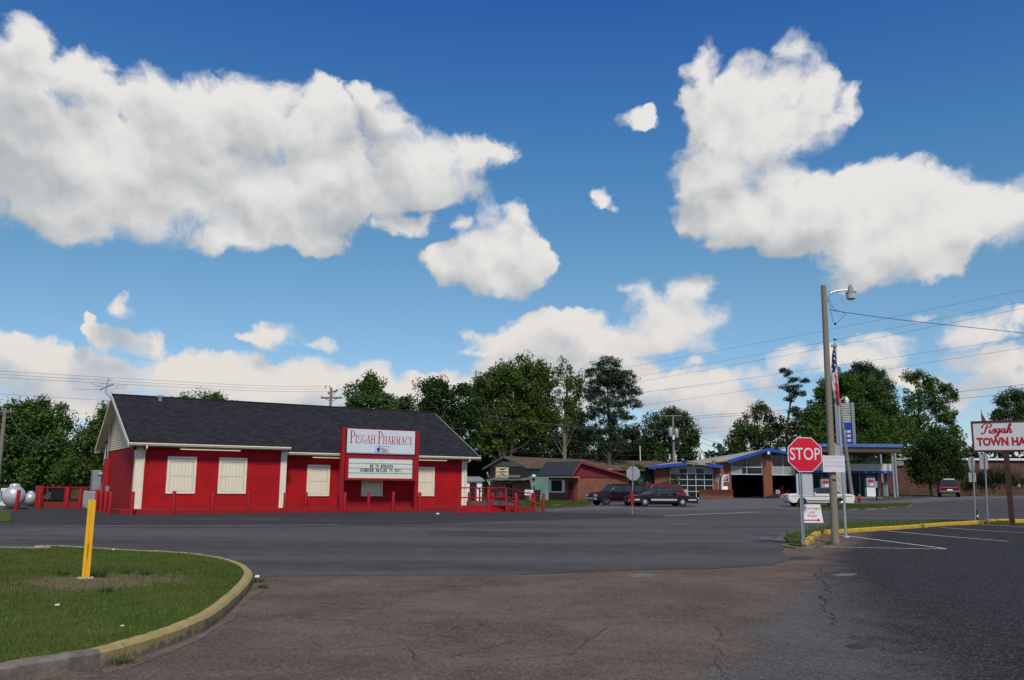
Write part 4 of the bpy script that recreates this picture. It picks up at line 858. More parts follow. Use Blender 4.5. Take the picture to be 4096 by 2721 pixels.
# ------------------------------------------------------------------ trees
def leaves(rs, centres, rad, n, size, up=.35, flat=1.0):
    m = len(centres)*n; c = np.repeat(centres, n, 0); d = rs.normal(size=(m, 3)); d /= np.linalg.norm(d, axis=1)[:, None]
    r = rs.rand(m)**.45; rr_ = np.repeat(rad, n); off = d*(r*rr_)[:, None]; off[:, 2] *= flat; p = c+off
    nr = rs.normal(size=(m, 3))*.8+d*.7+np.array([0, 0, up]); nr /= np.linalg.norm(nr, axis=1)[:, None]
    a = np.cross(nr, rs.normal(size=(m, 3))); a /= np.linalg.norm(a, axis=1)[:, None]; b = np.cross(nr, a); s = size*(.6+.8*rs.rand(m))[:, None]
    V = np.stack([p-a*s*.9, p+b*s*.45, p+a*s*.9, p-b*s*.45], 1); V[:, 1] += nr*s*.18; V[:, 3] += nr*s*.18
    return V
LM = {'mid': leafmat('mid green leaves', (.040, .095, .012), (.105, .195, .026)), 'dark': leafmat('dark green leaves', (.026, .060, .011), (.068, .128, .022)),
      'light': leafmat('light green leaves', (.058, .120, .014), (.140, .225, .036), .35), 'pine': leafmat('pine needles', (.020, .050, .020), (.050, .100, .038), .1),
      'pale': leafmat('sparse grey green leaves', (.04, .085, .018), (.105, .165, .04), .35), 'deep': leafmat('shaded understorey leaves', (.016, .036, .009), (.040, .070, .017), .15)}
def tree(name, label, cat, tx, Y, lobes, kind, dens=1.0, size=.24, trunk=None, seed=0, clump=1.0, bark=None, group=None, flat=1.0, limbs=10, nleaf=92, tr=.25, forks=1, backing=1.0):
    rs = np.random.RandomState(seed+5); k = 4096/2360.; gx_ = AT(tx*k, 1110*k, Y).x; base = Vector((gx_, Y, H(gx_, Y)-.05))
    t = thing(name, label, cat, base, 0, group); cs = []; rd = []; cw = []
    W_ = [l[2]*l[3] for l in lobes]
    sc = Y/F_PX*1024/2360.
    for (x, y, rx, ry) in lobes:
        c = AT(x*k, y*k, Y)-base; RX, RZ = rx*sc, ry*sc; n = max(5, int(dens*RX*RZ*5.0/(clump**2)))
        c.y += rs.normal()*RX*.15
        d = rs.normal(size=(n, 3)); d /= np.linalg.norm(d, axis=1)[:, None]; r = .45+.55*rs.rand(n)**.6
        q = np.array(c)+d*r[:, None]*np.array([RX, RX*.8, RZ]); cs.append(q); rd.append(clump*(.45+.55*rs.rand(n))); cw.append((c, RX, RZ))
    C_ = np.concatenate(cs); R_ = np.concatenate(rd); V = leaves(rs, C_, R_, nleaf, size*.62, flat=flat)
    if backing:                                    # loose inner foliage
        cc = np.array([list(c) for c, a, b in cw]); ra = np.array([min(a, b)*.75 for c, a, b in cw]); wn = max(60, int(backing*260)); V = np.concatenate([V, leaves(rs, cc, ra, wn, size*1.1)])
    V[:, :, 2] = np.maximum(V[:, :, 2], .1)
    raw_mesh('crown', V.reshape(-1, 3), np.arange(len(V)*4).reshape(-1, 4), LM[kind], t)
    zc = sum(c.z for c, a, b in cw)/len(cw); top = max(c.z+b for c, a, b in cw); m = MB(); b0 = trunk or .22
    stems = []
    for f in range(forks):
        off = (f-(forks-1)/2)*.9; sp = off*2.4; path = [Vector((off*.3, 0, 0)), Vector((off*.5+rs.normal()*.1, rs.normal()*.15, top*.25)), Vector((sp*.6+rs.normal()*.2, rs.normal()*.3, top*.5)), Vector((sp+rs.normal()*.3, rs.normal()*.3, top*.72)), Vector((sp*1.1+rs.normal()*.3, 0, top*.9))]
        m.tube(path, [b0*1.2/forks**.5, b0/forks**.5, b0*.75/forks**.5, b0*.45/forks**.5, b0*.15], 8); stems.append(path)
    bk = bark or m_bark; tk = m.build('trunk', bk, t, smooth=True)
    m = MB(); idx = rs.permutation(len(C_))[:limbs]
    for i in idx:
        e = Vector(C_[i]); st = stems[rs.randint(len(stems))]; f = rs.uniform(.25, .7)
        z = max(top*.22, e.z*.62); s = None
        for a, b in zip(st, st[1:]):
            if a.z <= z <= b.z: s = a.lerp(b, (z-a.z)/(b.z-a.z))
        if s is None: s = st[2]
        mid = s.lerp(e, .5)+Vector((0, 0, -abs(e.x-s.x)*.10)); m.tube([s, mid, e], [b0*.26, b0*.15, b0*.04], 5)
    m.build('limb', bk, t, smooth=True)
    return t
TR = [
 ('broadleaf_tree', 'broad dense green tree filling the left edge behind the silver tanks', 60, 72, [(35, 985, 60, 50), (100, 990, 60, 50), (20, 1045, 80, 60), (100, 1060, 75, 60), (60, 1100, 110, 40), (135, 1030, 26, 34), (15, 950, 40, 26), (70, 945, 30, 22)], 'mid', dict(dens=1.5, seed=1)),
 ('broadleaf_tree', 'pale thin-leaved tree top showing above the dense tree on the left', 125, 88, [(118, 935, 30, 18), (150, 952, 20, 22), (90, 940, 28, 14), (130, 985, 40, 30)], 'pale', dict(dens=.7, seed=2, backing=0, trunk=.16)),
 ('broadleaf_tree', 'feathery green tree just left of the pharmacy gable', 215, 66, [(222, 985, 28, 36), (240, 955, 18, 22), (200, 1020, 42, 40), (235, 1050, 60, 50), (190, 1085, 60, 40), (250, 1010, 30, 50)], 'light', dict(dens=1.4, seed=3, size=.2)),
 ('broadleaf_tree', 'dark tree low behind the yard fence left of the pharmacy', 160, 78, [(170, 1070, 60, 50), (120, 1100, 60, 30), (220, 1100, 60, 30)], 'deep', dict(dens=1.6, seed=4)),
 ('broadleaf_tree', 'round green tree top peeping over the left half of the pharmacy ridge', 490, 96, [(478, 925, 38, 24), (500, 935, 50, 26), (540, 935, 22, 14), (450, 935, 22, 14), (500, 985, 60, 40)], 'mid', dict(seed=5, dens=1.1)),
 ('broadleaf_tree', 'wispy small tree top over the ridge near the roof vent', 400, 100, [(408, 932, 16, 9), (425, 922, 14, 10), (368, 934, 14, 6), (400, 975, 50, 34)], 'mid', dict(seed=6, dens=.9, backing=.2)),
 ('broadleaf_tree', 'pointed green tree behind the ridge right of the crossarm pole', 850, 92, [(855, 882, 32, 26), (838, 905, 42, 32), (870, 920, 45, 30), (815, 935, 30, 26), (900, 940, 34, 24), (860, 985, 60, 40)], 'mid', dict(seed=7, dens=1.3)),
 ('broadleaf_tree', 'low tree between the pointed tree and the dark cluster behind the roof', 930, 96, [(932, 930, 22, 20), (915, 950, 30, 22), (945, 970, 40, 40)], 'dark', dict(seed=8, dens=1.3)),
 ('broadleaf_tree', 'dark lumpy tree above the right end of the pharmacy ridge', 1010, 88, [(990, 895, 34, 26), (1020, 905, 36, 30), (1068, 898, 22, 22), (985, 935, 36, 30), (1045, 940, 45, 34), (1010, 980, 60, 40), (1070, 990, 45, 50), (1090, 945, 26, 40)], 'dark', dict(seed=9, dens=1.4)),
 ('broadleaf_tree', 'tallest broad light green tree with several bare stems behind the auto parts shop', 1165, 104, [(1165, 870, 48, 34), (1185, 885, 70, 45), (1130, 890, 40, 40), (1105, 930, 34, 50), (1215, 960, 60, 60), (1215, 850, 40, 32), (1255, 868, 28, 40), (1130, 905, 38, 40), (1190, 910, 60, 48), (1245, 920, 34, 40), (1110, 960, 40, 45), (1180, 975, 60, 45), (1240, 985, 45, 40), (1130, 1020, 60, 34)], 'light', dict(seed=10, dens=1.1, limbs=26, bark=m_palebark, forks=3, trunk=.34, size=.26, backing=.9)),
 ('broadleaf_tree', 'slim tree with a straight pale trunk left of the round topped pine', 1301, 103, [(1305, 850, 20, 24), (1330, 868, 18, 26), (1310, 900, 30, 40), (1310, 950, 34, 44), (1290, 885, 26, 24), (1322, 905, 26, 26), (1295, 935, 30, 28), (1328, 960, 28, 30), (1290, 985, 34, 26)], 'light', dict(seed=11, dens=.75, limbs=18, bark=m_palebark, trunk=.26, backing=0)),
 ('pine_tree', 'tall dark pine with a rounded top and open side branches', 1403, 101, [(1405, 848, 40, 24), (1382, 868, 36, 22), (1430, 872, 34, 26), (1405, 890, 56, 24), (1452, 905, 26, 20), (1365, 905, 24, 18), (1400, 925, 50, 18), (1462, 932, 24, 11), (1378, 950, 32, 16), (1425, 958, 40, 14), (1395, 985, 44, 16), (1360, 992, 26, 12), (1440, 990, 30, 12), (1400, 1015, 50, 14)], 'pine', dict(seed=12, dens=2.3, clump=.9, flat=.6, limbs=26, trunk=.22, size=.17, nleaf=110, backing=0)),
 ('broadleaf_tree', 'dark spreading tree behind the transformer pole', 1550, 112, [(1548, 958, 28, 18), (1520, 985, 40, 30), (1575, 985, 34, 34), (1598, 1010, 20, 26), (1540, 1020, 60, 34), (1500, 1030, 40, 30), (1590, 1045, 26, 16)], 'dark', dict(seed=13, dens=1.4)),
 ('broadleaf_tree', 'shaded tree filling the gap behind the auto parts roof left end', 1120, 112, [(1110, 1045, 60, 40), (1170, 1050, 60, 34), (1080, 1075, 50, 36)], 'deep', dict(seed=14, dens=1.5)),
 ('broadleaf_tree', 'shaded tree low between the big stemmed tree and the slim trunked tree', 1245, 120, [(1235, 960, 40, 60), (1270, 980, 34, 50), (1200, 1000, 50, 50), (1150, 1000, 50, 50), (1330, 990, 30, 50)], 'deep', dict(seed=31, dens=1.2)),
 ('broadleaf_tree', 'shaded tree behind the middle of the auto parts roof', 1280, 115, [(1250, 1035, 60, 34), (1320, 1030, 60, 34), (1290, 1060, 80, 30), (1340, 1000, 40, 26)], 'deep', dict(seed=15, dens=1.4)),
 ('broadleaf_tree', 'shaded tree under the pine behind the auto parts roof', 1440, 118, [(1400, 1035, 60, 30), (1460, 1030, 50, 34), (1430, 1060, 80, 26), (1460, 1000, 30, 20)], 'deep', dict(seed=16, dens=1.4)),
 ('broadleaf_tree', 'open thin crowned tree behind the far crossarm pole', 1745, 118, [(1740, 955, 26, 16), (1760, 940, 20, 12), (1700, 990, 28, 22), (1690, 1030, 24, 16), (1730, 1015, 50, 34), (1800, 975, 26, 24), (1765, 965, 26, 20), (1715, 985, 24, 20), (1755, 1000, 46, 28), (1700, 1015, 22, 18), (1790, 1010, 34, 30), (1740, 1035, 60, 20)], 'pale', dict(seed=17, dens=.95, backing=.2, limbs=18)),
 ('pine_tree', 'slender leaning pine top standing above the thin crowned tree', 1818, 114, [(1812, 858, 18, 9), (1838, 876, 22, 9), (1822, 893, 26, 9), (1842, 905, 18, 8), (1820, 918, 16, 8), (1842, 948, 24, 14), (1850, 980, 34, 22), (1845, 1015, 44, 30)], 'pine', dict(seed=18, dens=1.6, clump=.7, flat=.6, limbs=14, trunk=.22, size=.17, nleaf=110, backing=0)),
 ('pine_tree', 'dark conifer crown rising behind the big green tree near the flag', 2000, 122, [(1985, 850, 34, 16), (2015, 862, 30, 18), (1970, 875, 36, 22), (2030, 890, 30, 24), (1990, 910, 60, 30)], 'pine', dict(seed=19, dens=1.6, clump=.8, size=.2)),
 ('broadleaf_tree', 'big bright green tree behind the flag and the price sign', 1975, 108, [(1945, 880, 36, 28), (1960, 915, 70, 50), (1890, 960, 34, 40), (2060, 970, 40, 40), (1960, 990, 90, 50), (1880, 1010, 40, 40), (1905, 900, 26, 26), (1985, 900, 50, 34), (2035, 930, 36, 34), (1900, 945, 42, 36), (1960, 955, 56, 44), (2020, 975, 50, 44), (1920, 1000, 60, 40), (2000, 1015, 70, 36)], 'mid', dict(seed=20, dens=1.35, size=.26)),
 ('broadleaf_tree', 'open branched tree with sky gaps right of the big green tree', 2130, 112, [(2110, 870, 26, 18), (2140, 880, 32, 20), (2175, 895, 30, 16), (2198, 912, 12, 10), (2120, 915, 40, 26), (2165, 930, 32, 28), (2095, 955, 36, 34), (2185, 965, 22, 30), (2140, 985, 50, 34), (2205, 995, 20, 26), (2195, 1030, 40, 26), (2090, 1020, 50, 34)], 'mid', dict(seed=21, dens=1.0, limbs=22, backing=.6)),
 ('broadleaf_tree', 'small round dense tree in front of the long brick wall beside the red pickup', 2145, 97, [(2160, 1000, 26, 20), (2120, 1088, 34, 26), (2200, 1086, 36, 26), (2160, 1050, 62, 44), (2160, 1096, 50, 20), (2140, 1025, 40, 28), (2175, 1030, 36, 26), (2130, 1055, 36, 28), (2180, 1060, 40, 30), (2150, 1085, 50, 26)], 'dark', dict(seed=22, dens=1.7, trunk=.14, size=.2)),
 ('broadleaf_tree', 'young light green tree right of the price sign above the canopy', 2045, 102, [(2035, 975, 28, 22), (2015, 1005, 34, 22), (2060, 1000, 34, 26), (2040, 1040, 60, 30), (1990, 1040, 40, 26)], 'light', dict(seed=23, dens=1.2, trunk=.14, size=.2)),
 ('broadleaf_tree', 'dark tree at the right edge behind the town hall sign', 2340, 125, [(2310, 925, 22, 16), (2345, 915, 30, 20), (2300, 955, 20, 18), (2350, 950, 40, 30), (2390, 930, 40, 40), (2350, 1000, 60, 40)], 'dark', dict(seed=24, dens=1.4)),
 ('shrub', 'dark overgrown bush against the brick wall below the town hall sign', 2290, 104, [(2262, 1105, 22, 20), (2295, 1100, 30, 22), (2330, 1108, 28, 18)], 'deep', dict(seed=25, dens=2.2, trunk=.05, size=.16, limbs=4)),
 ('shrub', 'rounded bush beside the back signs at the far kerb', 2235, 106, [(2236, 1112, 14, 14), (2222, 1120, 14, 12)], 'dark', dict(seed=26, dens=2.2, trunk=.04, size=.14, limbs=3)),
]
for (nm, lb, tx, Y, lobes, kind, kw) in TR:
    tree(nm, lb, 'tree' if nm != 'shrub' else 'bush', tx, Y, lobes, kind, **kw)
# the far wood that closes the horizon all round
rs = np.random.RandomState(99); cs = []
for a in np.linspace(-math.pi, math.pi, 520, endpoint=False):
    r = rs.uniform(210, 260)
    for _ in range(3): cs.append((math.sin(a)*r+rs.normal()*4, math.cos(a)*r+rs.normal()*4, H(math.sin(a)*r, math.cos(a)*r)+rs.uniform(1, 8.5)))
V = leaves(rs, np.array(cs), np.full(len(cs), 3.6), 60, .95)
o = raw_mesh('distant_wood', V.reshape(-1, 3), np.arange(len(V)*4).reshape(-1, 4), LM['deep']); tag(o, 'low dark wood along the horizon beyond the buildings', 'wood', kind='stuff')

# ------------------------------------------------------------------ yard fence, tanks, air conditioner
yf = G(*c1(330, 1296)); ye = G(*c1(940, 1292))
d_ = (ye-yf); az_ = math.degrees(math.atan2(d_.x, d_.y)); FF = Frame(yf, az_); FL = d_.length
t = thing('yard_fence', 'red picket yard fence with a dark screen panel left of the pharmacy', 'fence', yf, FF.rz)
def fx(x, y=1290): return FF.on_v(*c1(x, y))[0]
def fz(y, x=600): return FF.on_v(*c1(x, y))[1]
ft = fz(1102)
for x in (fx(345), fx(617), fx(935)): m = MB(); m.box(x-.13, x+.13, -.1, .1, 0, ft+.02); m.build('post', m_redmatt, t, bevel=.01)
m = MB(); m.box(fx(322), fx(393), -.35, .16, 0, ft+.04); m.build('gate_pier', m_red, t, bevel=.03)
for z in (ft-.05, .22): 
    for a, b in ((fx(395), fx(600)), (fx(640), fx(920))): m = MB(); m.box(a, b, -.025, .025, z-.04, z+.04); m.build('rail', m_redmatt, t)
m = MB(); x = fx(400)
while x < fx(925):
    if not fx(470) < x < fx(640): m.box(x-.012, x+.012, -.012, .012, .1, ft-.02)
    x += .22
m.build('picket', m_redmatt, t)
m = MB(); m.box(fx(472), fx(600), .03, .06, .45, ft-.0); m.build('screen_panel', m_dark, t)
m = MB(); m.box(fx(390), fx(910), -.08, .08, 0, .16); m.build('base_beam', m_redmatt, t)
def tank(cxy, r_px, base, lab, rod=None, Lm=3.2):
    b = G(*base); Y = b.y; c = AT(*cxy, Y); r = r_px/2.361/4*Y/F_PX; c = Vector((c.x, Y, max(r+.12, c.z)))
    t = thing('gas_tank', lab, 'gas tank', (c.x, c.y, 0), R(-61)); prof = []
    for i in range(9): a = math.pi/2*i/8; prof.append((r*math.sin(a), -r*.8*math.cos(a)))
    prof = [(max(q, .001), h) for q, h in prof]; prof += [(r, Lm)]+[(max(.001, r*math.cos(math.pi/2*i/8)), Lm+r*.8*math.sin(math.pi/2*i/8)) for i in range(1, 9)]
    m = MB(); m.lathe([(q, -h) for q, h in prof], (0, 0, c.z), 28, 'x'); m.build('vessel', m_tank, t, smooth=True)
    m = MB(); m.lathe([(r*.46, -.05), (r*.46, r*.26), (r*.40, r*.34), (r*.2, r*.40), (0, r*.41)], (-r*.55, 0, c.z+r*.82), 18); m.build('valve_dome', m_tank, t, smooth=True)
    for x in (-.5, -Lm+.5): m = MB(); m.box(x-.12, x+.12, -r*.6, r*.6, 0, c.z-r*.72); m.build('saddle', m_greymetal, t)
    return t
tank(c1(128, 1236), 99, c1(128, 1318), 'larger silver gas tank, end-on, with a domed lid')
tank(c1(285, 1252), 57, c1(285, 1292), 'smaller silver gas tank half hidden by the red gate pier', Lm=2)
p = G(*c1(45, 1290)); t = thing('white_locker', 'white metal locker with dark lettering strip behind the larger silver tank', 'locker', p, R(-8)); m = MB(); m.box(-.40, .45, 0, .7, .05, 1.15); m.build('body', m_white, t, bevel=.02); m = MB()
for z in np.linspace(.3, .9, 6): m.box(-.36, -.26, -.004, .0, z, z+.09)
m.build('dark_stripe', m_black, t)
p = G(*c1(835, 1316)); s_ = p.y/F_PX; t = thing('air_conditioner', 'grey louvred air conditioner behind the yellow post', 'air conditioner', p, R(10)); wd = 112/9.44*s_; hg = 168/9.44*s_
m = MB(); m.box(-wd/2, wd/2, 0, wd, .04, hg); m.build('casing', m_greymetal, t, bevel=.02)
m = MB()
for k in range(11): z = .12+(hg-.22)*k/10; m.box(-wd/2+.04, wd/2-.04, -.02, -.001, z, z+.022)
m.build('louvre', mat('pale louvre', (.45, .46, .46), .5), t); m = MB(); m.lathe([(wd*.36, 0), (wd*.36, .04), (0, .05)], (0, wd/2, hg), 18); m.build('fan_grille', m_dark, t)

# ------------------------------------------------------------------ auto parts shop with green side wall
A0 = AT(*c3(930, 905), 93); A0.z = H(A0.x, 93); AP = Frame(A0, 57.5); GA = 8.4                 # corner nearest; gable runs away to the left (local +y)
ap_ = thing('auto_parts_shop', 'old long shop with brick gable, flaking green side wall and sagging brown roof', 'building', A0, AP.rz); LA = 24
ez = AP.on_u(*c3(932, 484), 0)[1]; pk = 0
gy_ = 4.4; pz = ez+1.9
print('shop eave', ez, AP.on_u(*c3(680, 365), 0), AP.on_u(*c3(465, 880), 0), AP.on_u(*c3(425, 495), 0))
gb = AP.on_u(*c3(465, 880), 0)[0]; pk = AP.on_u(*c3(680, 365), 0); gy_, pz = pk[0], pk[1]
m_oldbrick = brick('mottled old brick', (.36, .145, .10), (.22, .095, .07), (.34, .28, .23), .22, .075, .012)
m_greenwall = mat('flaking green block', (.13, .28, .225), .85, .2, .7, bump=.2, var2=(.20, .35, .29), dirt=.85)
m = MB(); m.box(0, .25, 0, gb, -.3, ez); m.build('wall', m_oldbrick, ap_)
m = MB(); m.box(.252, LA, 0, .25, -.3, ez-.02); m.build('wall', m_greenwall, ap_); m = MB(); m.box(.252, LA, gb-.25, gb, -.3, ez-.02); m.box(LA-.25, LA, .252, gb-.252, -.3, ez-.02); m.build('wall', m_greenwall, ap_)
m = MB(); m.prism([(0, ez), (gb, ez), (gy_, pz-.25)], .12, 'x', .05); m.build('gable_panel', mat('pale gable board', (.66, .70, .66), .7, .08, .8, dirt=.25), ap_)
m = MB(); m.prism([(gy_-1.0, pz-.62), (gy_+1.0, pz-.62), (gy_, pz-.27)], .03, 'x', .015); m.build('gable_vent', m_dark, ap_)
m_brownroof = mat('weathered brown roofing', (.115, .062, .040), .95, .22, 1.2, bump=.4, var2=(.15, .10, .07), dirt=.35)
m = MB(); n = 8
for sg, v0 in ((1, -.7), (-1, gb+.7)):
    for i in range(n):
        x0, x1 = -.5+(LA+1.0)*i/n, -.5+(LA+1.0)*(i+1)/n; sag = lambda x: -.16*math.sin(math.pi*min(1, max(0, x/LA)))+.02*math.sin(x*1.7)
        m.slab([(x0, v0, ez-.12+sag(x0)*.5), (x1, v0, ez-.12+sag(x1)*.5), (x1, gy_, pz+sag(x1)), (x0, gy_, pz+sag(x0))], .10)
m.build('roof', m_brownroof, ap_)
m = MB(); 
for a, b in (((-.7), gy_), (gb+.7, gy_)):
    za = ez-.12; m.hexa([(-.55, a, za-.22), (-.5, a, za-.22), (-.5, b, pz-.22), (-.55, b, pz-.22)], [(-.55, a, za), (-.5, a, za), (-.5, b, pz), (-.55, b, pz)])
m.build('verge_board', m_greywood, ap_)
m = MB(); m.box(-.4, LA*.45, -.62, -.5, ez-.30, ez-.14); m.build('gutter', m_white, ap_)
# porch roof, doors and the leaning drum
pv0, pz0 = AP.on_u(*c3(885, 650), -1.2); pv1, _ = AP.on_u(*c3(412, 650), -1.2)
m = MB(); n = 10
for i in range(n):
    a = pv0+(pv1-pv0)*i/n; b = pv0+(pv1-pv0)*(i+1)/n; z = pz0+.03*math.sin(i*2.1); m.slab([(-1.3, a, z), (0, a, z+.28), (0, b, z+.28), (-1.3, b, z)], .05)
m.build('porch_roof', mat('bent porch sheeting', (.16, .155, .15), .7, .3, 2), ap_)
dv, dz0 = AP.on_u(*c3(655, 895), -.02); dv2 = AP.on_u(*c3(750, 895), -.02)[0]; dzt = AP.on_u(*c3(700, 675), -.02)[1]
m = MB(); m.box(-.06, -.003, dv2, dv, 0, dzt); dd = m.build('door', m_greymetal, ap_); m = MB()
for q0, q1 in ((.08, .46), (.54, .92)): m.box(-.075, -.061, dv2+(dv-dv2)*q0, dv2+(dv-dv2)*q1, .15, dzt-.12)
m.build('pane', m_glass, dd)
m = MB(); v_, z_ = AP.on_u(*c3(600, 825), -.02); m.box(-.05, -.003, v_-.9, v_+1.0, z_-.3, z_+.3); m.build('pale_panel', mat('pale sill panel', (.34, .33, .24), .8), ap_)
m = MB(); v_, z_ = AP.on_v(*c3(980, 605), -.02)[0], AP.on_v(*c3(980, 605), -.02)[1]; m.lathe([(.0, -.02), (.22, -.02), (.2, -.25), (.1, -.4), (0, -.42)], (v_, 0, z_), 14, 'y'); m.build('wall_lamp', m_white, ap_, smooth=True)
v_, z_ = AP.on_u(*c3(780, 625), -.7); dr = thing('metal_drum', 'pale metal pipe lying on the porch roof of the auto parts shop', 'pipe', AP.w(-.7, v_+.2, z_), AP.rz+R(100)); m = MB(); m.lathe([(.19, -.95), (.19, .95)], (0, 0, .1), 16, 'x'); m.lathe([(.15, .96), (.0, .965)], (0, 0, .1), 16, 'x'); m.build('pipe', m_steel, dr, smooth=True); m = MB(); m.lathe([(.16, -1.0), (.16, -.96)], (0, 0, .1), 16, 'x'); m.build('pipe_mouth', m_dark, dr)
# projecting spark plug sign
def facing(p, q, Y): return AT(*p, Y)
def flat_sign(c0, c1_, Y, turn=0):                                    # width, height and centre of a board seen from the viewer
    a = AT(*c0, Y); b = AT(*c1_, Y); return (a+b)/2, abs(b.x-a.x), abs(a.z-b.z)
c, w, h = flat_sign(c3(541, 500), c3(690, 620), A0.y-1.2); cs_ = thing('shop_sign', 'cream spark plug sign with bow tie shape hanging from a bracket on the brick gable', 'sign', c, R(-4))
m = MB(); m.box(-w/2, w/2, -.12, .12, -h/2, h/2); m.build('sign_box', mat('cream sign box', (.62, .58, .36), .5, .08), cs_, bevel=.015)
m = MB(); m.prism([(-w*.40, h*.42), (0, h*.42), (0, h*.19)], .006, 'y', -.127); m.prism([(-w*.40, -h*.29), (0, -h*.29), (0, -h*.10)], .006, 'y', -.127); m.prism([(-w*.43, h*.42), (-w*.40, h*.42), (-w*.40, -h*.29), (-w*.43, -h*.29)], .006, 'y', -.127); m.build('red_bow', mat('sign red', (.50, .03, .015), .5), cs_)
m = MB(); m.prism([(w*.43, h*.42), (.003, h*.42), (.003, h*.19)], .006, 'y', -.127); m.build('black_bow', m_black, cs_); m = MB(); m.prism([(w*.43, -h*.29), (.003, -h*.29), (.003, -h*.10)], .006, 'y', -.127); m.build('black_bow', m_black, cs_)
text('lettering', 'CHAMPION', .2, m_black, cs_, (.01, -.128, h*.045), width=w*.80, height=h*.17, bold=.008); text('lettering', 'PISGAH AUTO PARTS', .2, m_black, cs_, (.01, -.128, -h*.39), width=w*.86, height=h*.11, bold=.004)
text('small_lettering', 'SPARK PLUGS', .1, m_creamy, cs_, (0, -.135, h*.365), width=w*.36, height=h*.05); text('small_lettering', 'SPARK PLUGS', .1, m_creamy, cs_, (0, -.135, -h*.24), width=w*.36, height=h*.05)
m = MB(); m.tube([(w/2+.03, .05, -h/2+.0), (w/2+.03, .05, h/2+.42)], .03, 6); m.tube([(-w/2+.1, .05, h/2+.08), (w/2+.03, .05, h/2+.14)], .025, 6); m.tube([(-w/2+.2, .05, h/2+.10), (w/2+.03, .05, h/2+.40)], .012, 5); m.build('bracket', mat('dark bracket', (.03, .015, .015), .7), cs_)
# vine, stovepipe
v_, z_ = AP.on_v(*c4(1000, 420), -.1); rs = np.random.RandomState(4); cs = []
for i in range(60):
    x_ = rs.uniform(960, 1240); y_ = 400+rs.rand()*240*(1 if x_ < 1100 else .3)
    if x_ > 1180 and rs.rand() < .3: y_ = rs.uniform(400, 440)
    u_, zz_ = AP.on_v(*c4(x_, y_), -.15); cs.append((u_, -.2, min(zz_, ez+.5)))
for i in range(25): u_, zz_ = AP.on_v(*c4(rs.uniform(1060, 1230), rs.uniform(540, 700)), -.6); cs.append((u_, -.7, max(.3, zz_)))
t = thing('climbing_vine', 'green vine creeping over the flaking green wall behind the office roof', 'vine', A0, AP.rz); V = leaves(rs, np.array(cs), np.full(len(cs), .5), 55, .11); raw_mesh('leaves', V.reshape(-1, 3), np.arange(len(V)*4).reshape(-1, 4), LM['mid'], t)
p0 = AT(*c4(1232, 300), 108); p1 = AT(*c4(1212, 110), 108); t = thing('white_pole', 'short white leaning pole rising behind the brown auto parts roof', 'pole', (p0.x, p0.y, H(p0.x, 108))); m = MB(); b = Vector((0, 0, 0)); m.tube([b, Vector((p1.x-p0.x, 0, p1.z-H(p0.x, 108)))], [.10, .05], 8); m.build('pole', m_white, t)
p = G(*c4(1260, 700)); p = AP.w(15.5, -1.6, H(*AP.w(15.5, -1.6).to_2d())-A0.z); t = thing('scrap_machine', 'rusty orange machine parked against the green wall', 'machine', p, AP.rz); m = MB(); m.box(-1.3, 1.3, -.5, .5, .5, 1.3); m.build('body', mat('orange red paint', (.38, .06, .02), .6, .3), t, bevel=.05); m = MB(); m.box(-.9, .4, -.4, .4, 1.302, 1.9); m.build('hood', m_rust, t, bevel=.05); m = MB(); m.box(-.2, 1.2, -.45, -.2, 1.302, 1.42); m.build('tray', m_white, t)
for x in (-.9, .9): m = MB(); m.lathe([(.35, -.55), (.35, -.3)], (x, 0, .35), 16, 'y'); m.build('wheel', m_tyre, t)
# little sign post and bin in front
p = G(*c3(935, 925)); t = thing('shop_notice', 'white notice board with faint red writing on a dark post by the auto parts shop', 'sign', p, R(-6)); s_ = p.y/F_PX/11.8
w, h = 105*s_*1.0, 62*s_; zc = (925-800)*s_; m = MB(); m.box(-w/2, w/2, -.03, .03, zc-h/2, zc+h/2); m.build('board', m_white, t); m = MB(); m.box(w/2-.02, w/2+.08, -.05, .05, 0, zc+h/2+.35); m.box(-w/2-.05, w/2-.022, -.035, .035, zc+h/2, zc+h/2+.07); m.build('post', m_black, t)
m = MB()
for k, wd in enumerate((.7, .5, .75)): m.box(-w*.4*wd, w*.4*wd, -.036, -.031, zc+h*.22-k*h*.24, zc+h*.30-k*h*.24)
m.build('writing', m_redletter, t)
p = G(*c3(1022, 902)); t = thing('waste_bin', 'black wheeled bin beside the green wall of the auto parts shop', 'bin', p, R(8)); s_ = p.y/F_PX/11.8; m = MB(); m.hexa([(-.28, -.25, .05), (.28, -.25, .05), (.28, .25, .05), (-.28, .25, .05)], [(-.34, -.32, 1.0), (.34, -.32, 1.0), (.34, .32, 1.0), (-.34, .32, 1.0)]); m.build('bin_body', m_black, t, bevel=.02); m = MB(); m.box(-.36, .36, -.34, .36, 1.003, 1.08); m.build('lid', m_dark, t, bevel=.02)
p = AT(*c3(265, 905), 84); t = thing('garden_shed', 'small pale shed beyond the ramp railings left of the brick gable', 'shed', (p.x, 84, H(p.x, 84)), R(15)); m = MB(); m.box(-1.0, .9, 0, 1.6, 0, 1.9); m.build('wall', m_white, t); m = MB(); m.slab([(-1.2, -.2, 1.92), (1.1, -.2, 1.92), (1.1, 1.8, 2.3), (-1.2, 1.8, 2.3)], .08); m.build('roof', m_greymetal, t); m = MB(); m.box(-.3, .4, -.03, -.002, 0, 1.7); m.build('door', m_dark, t)
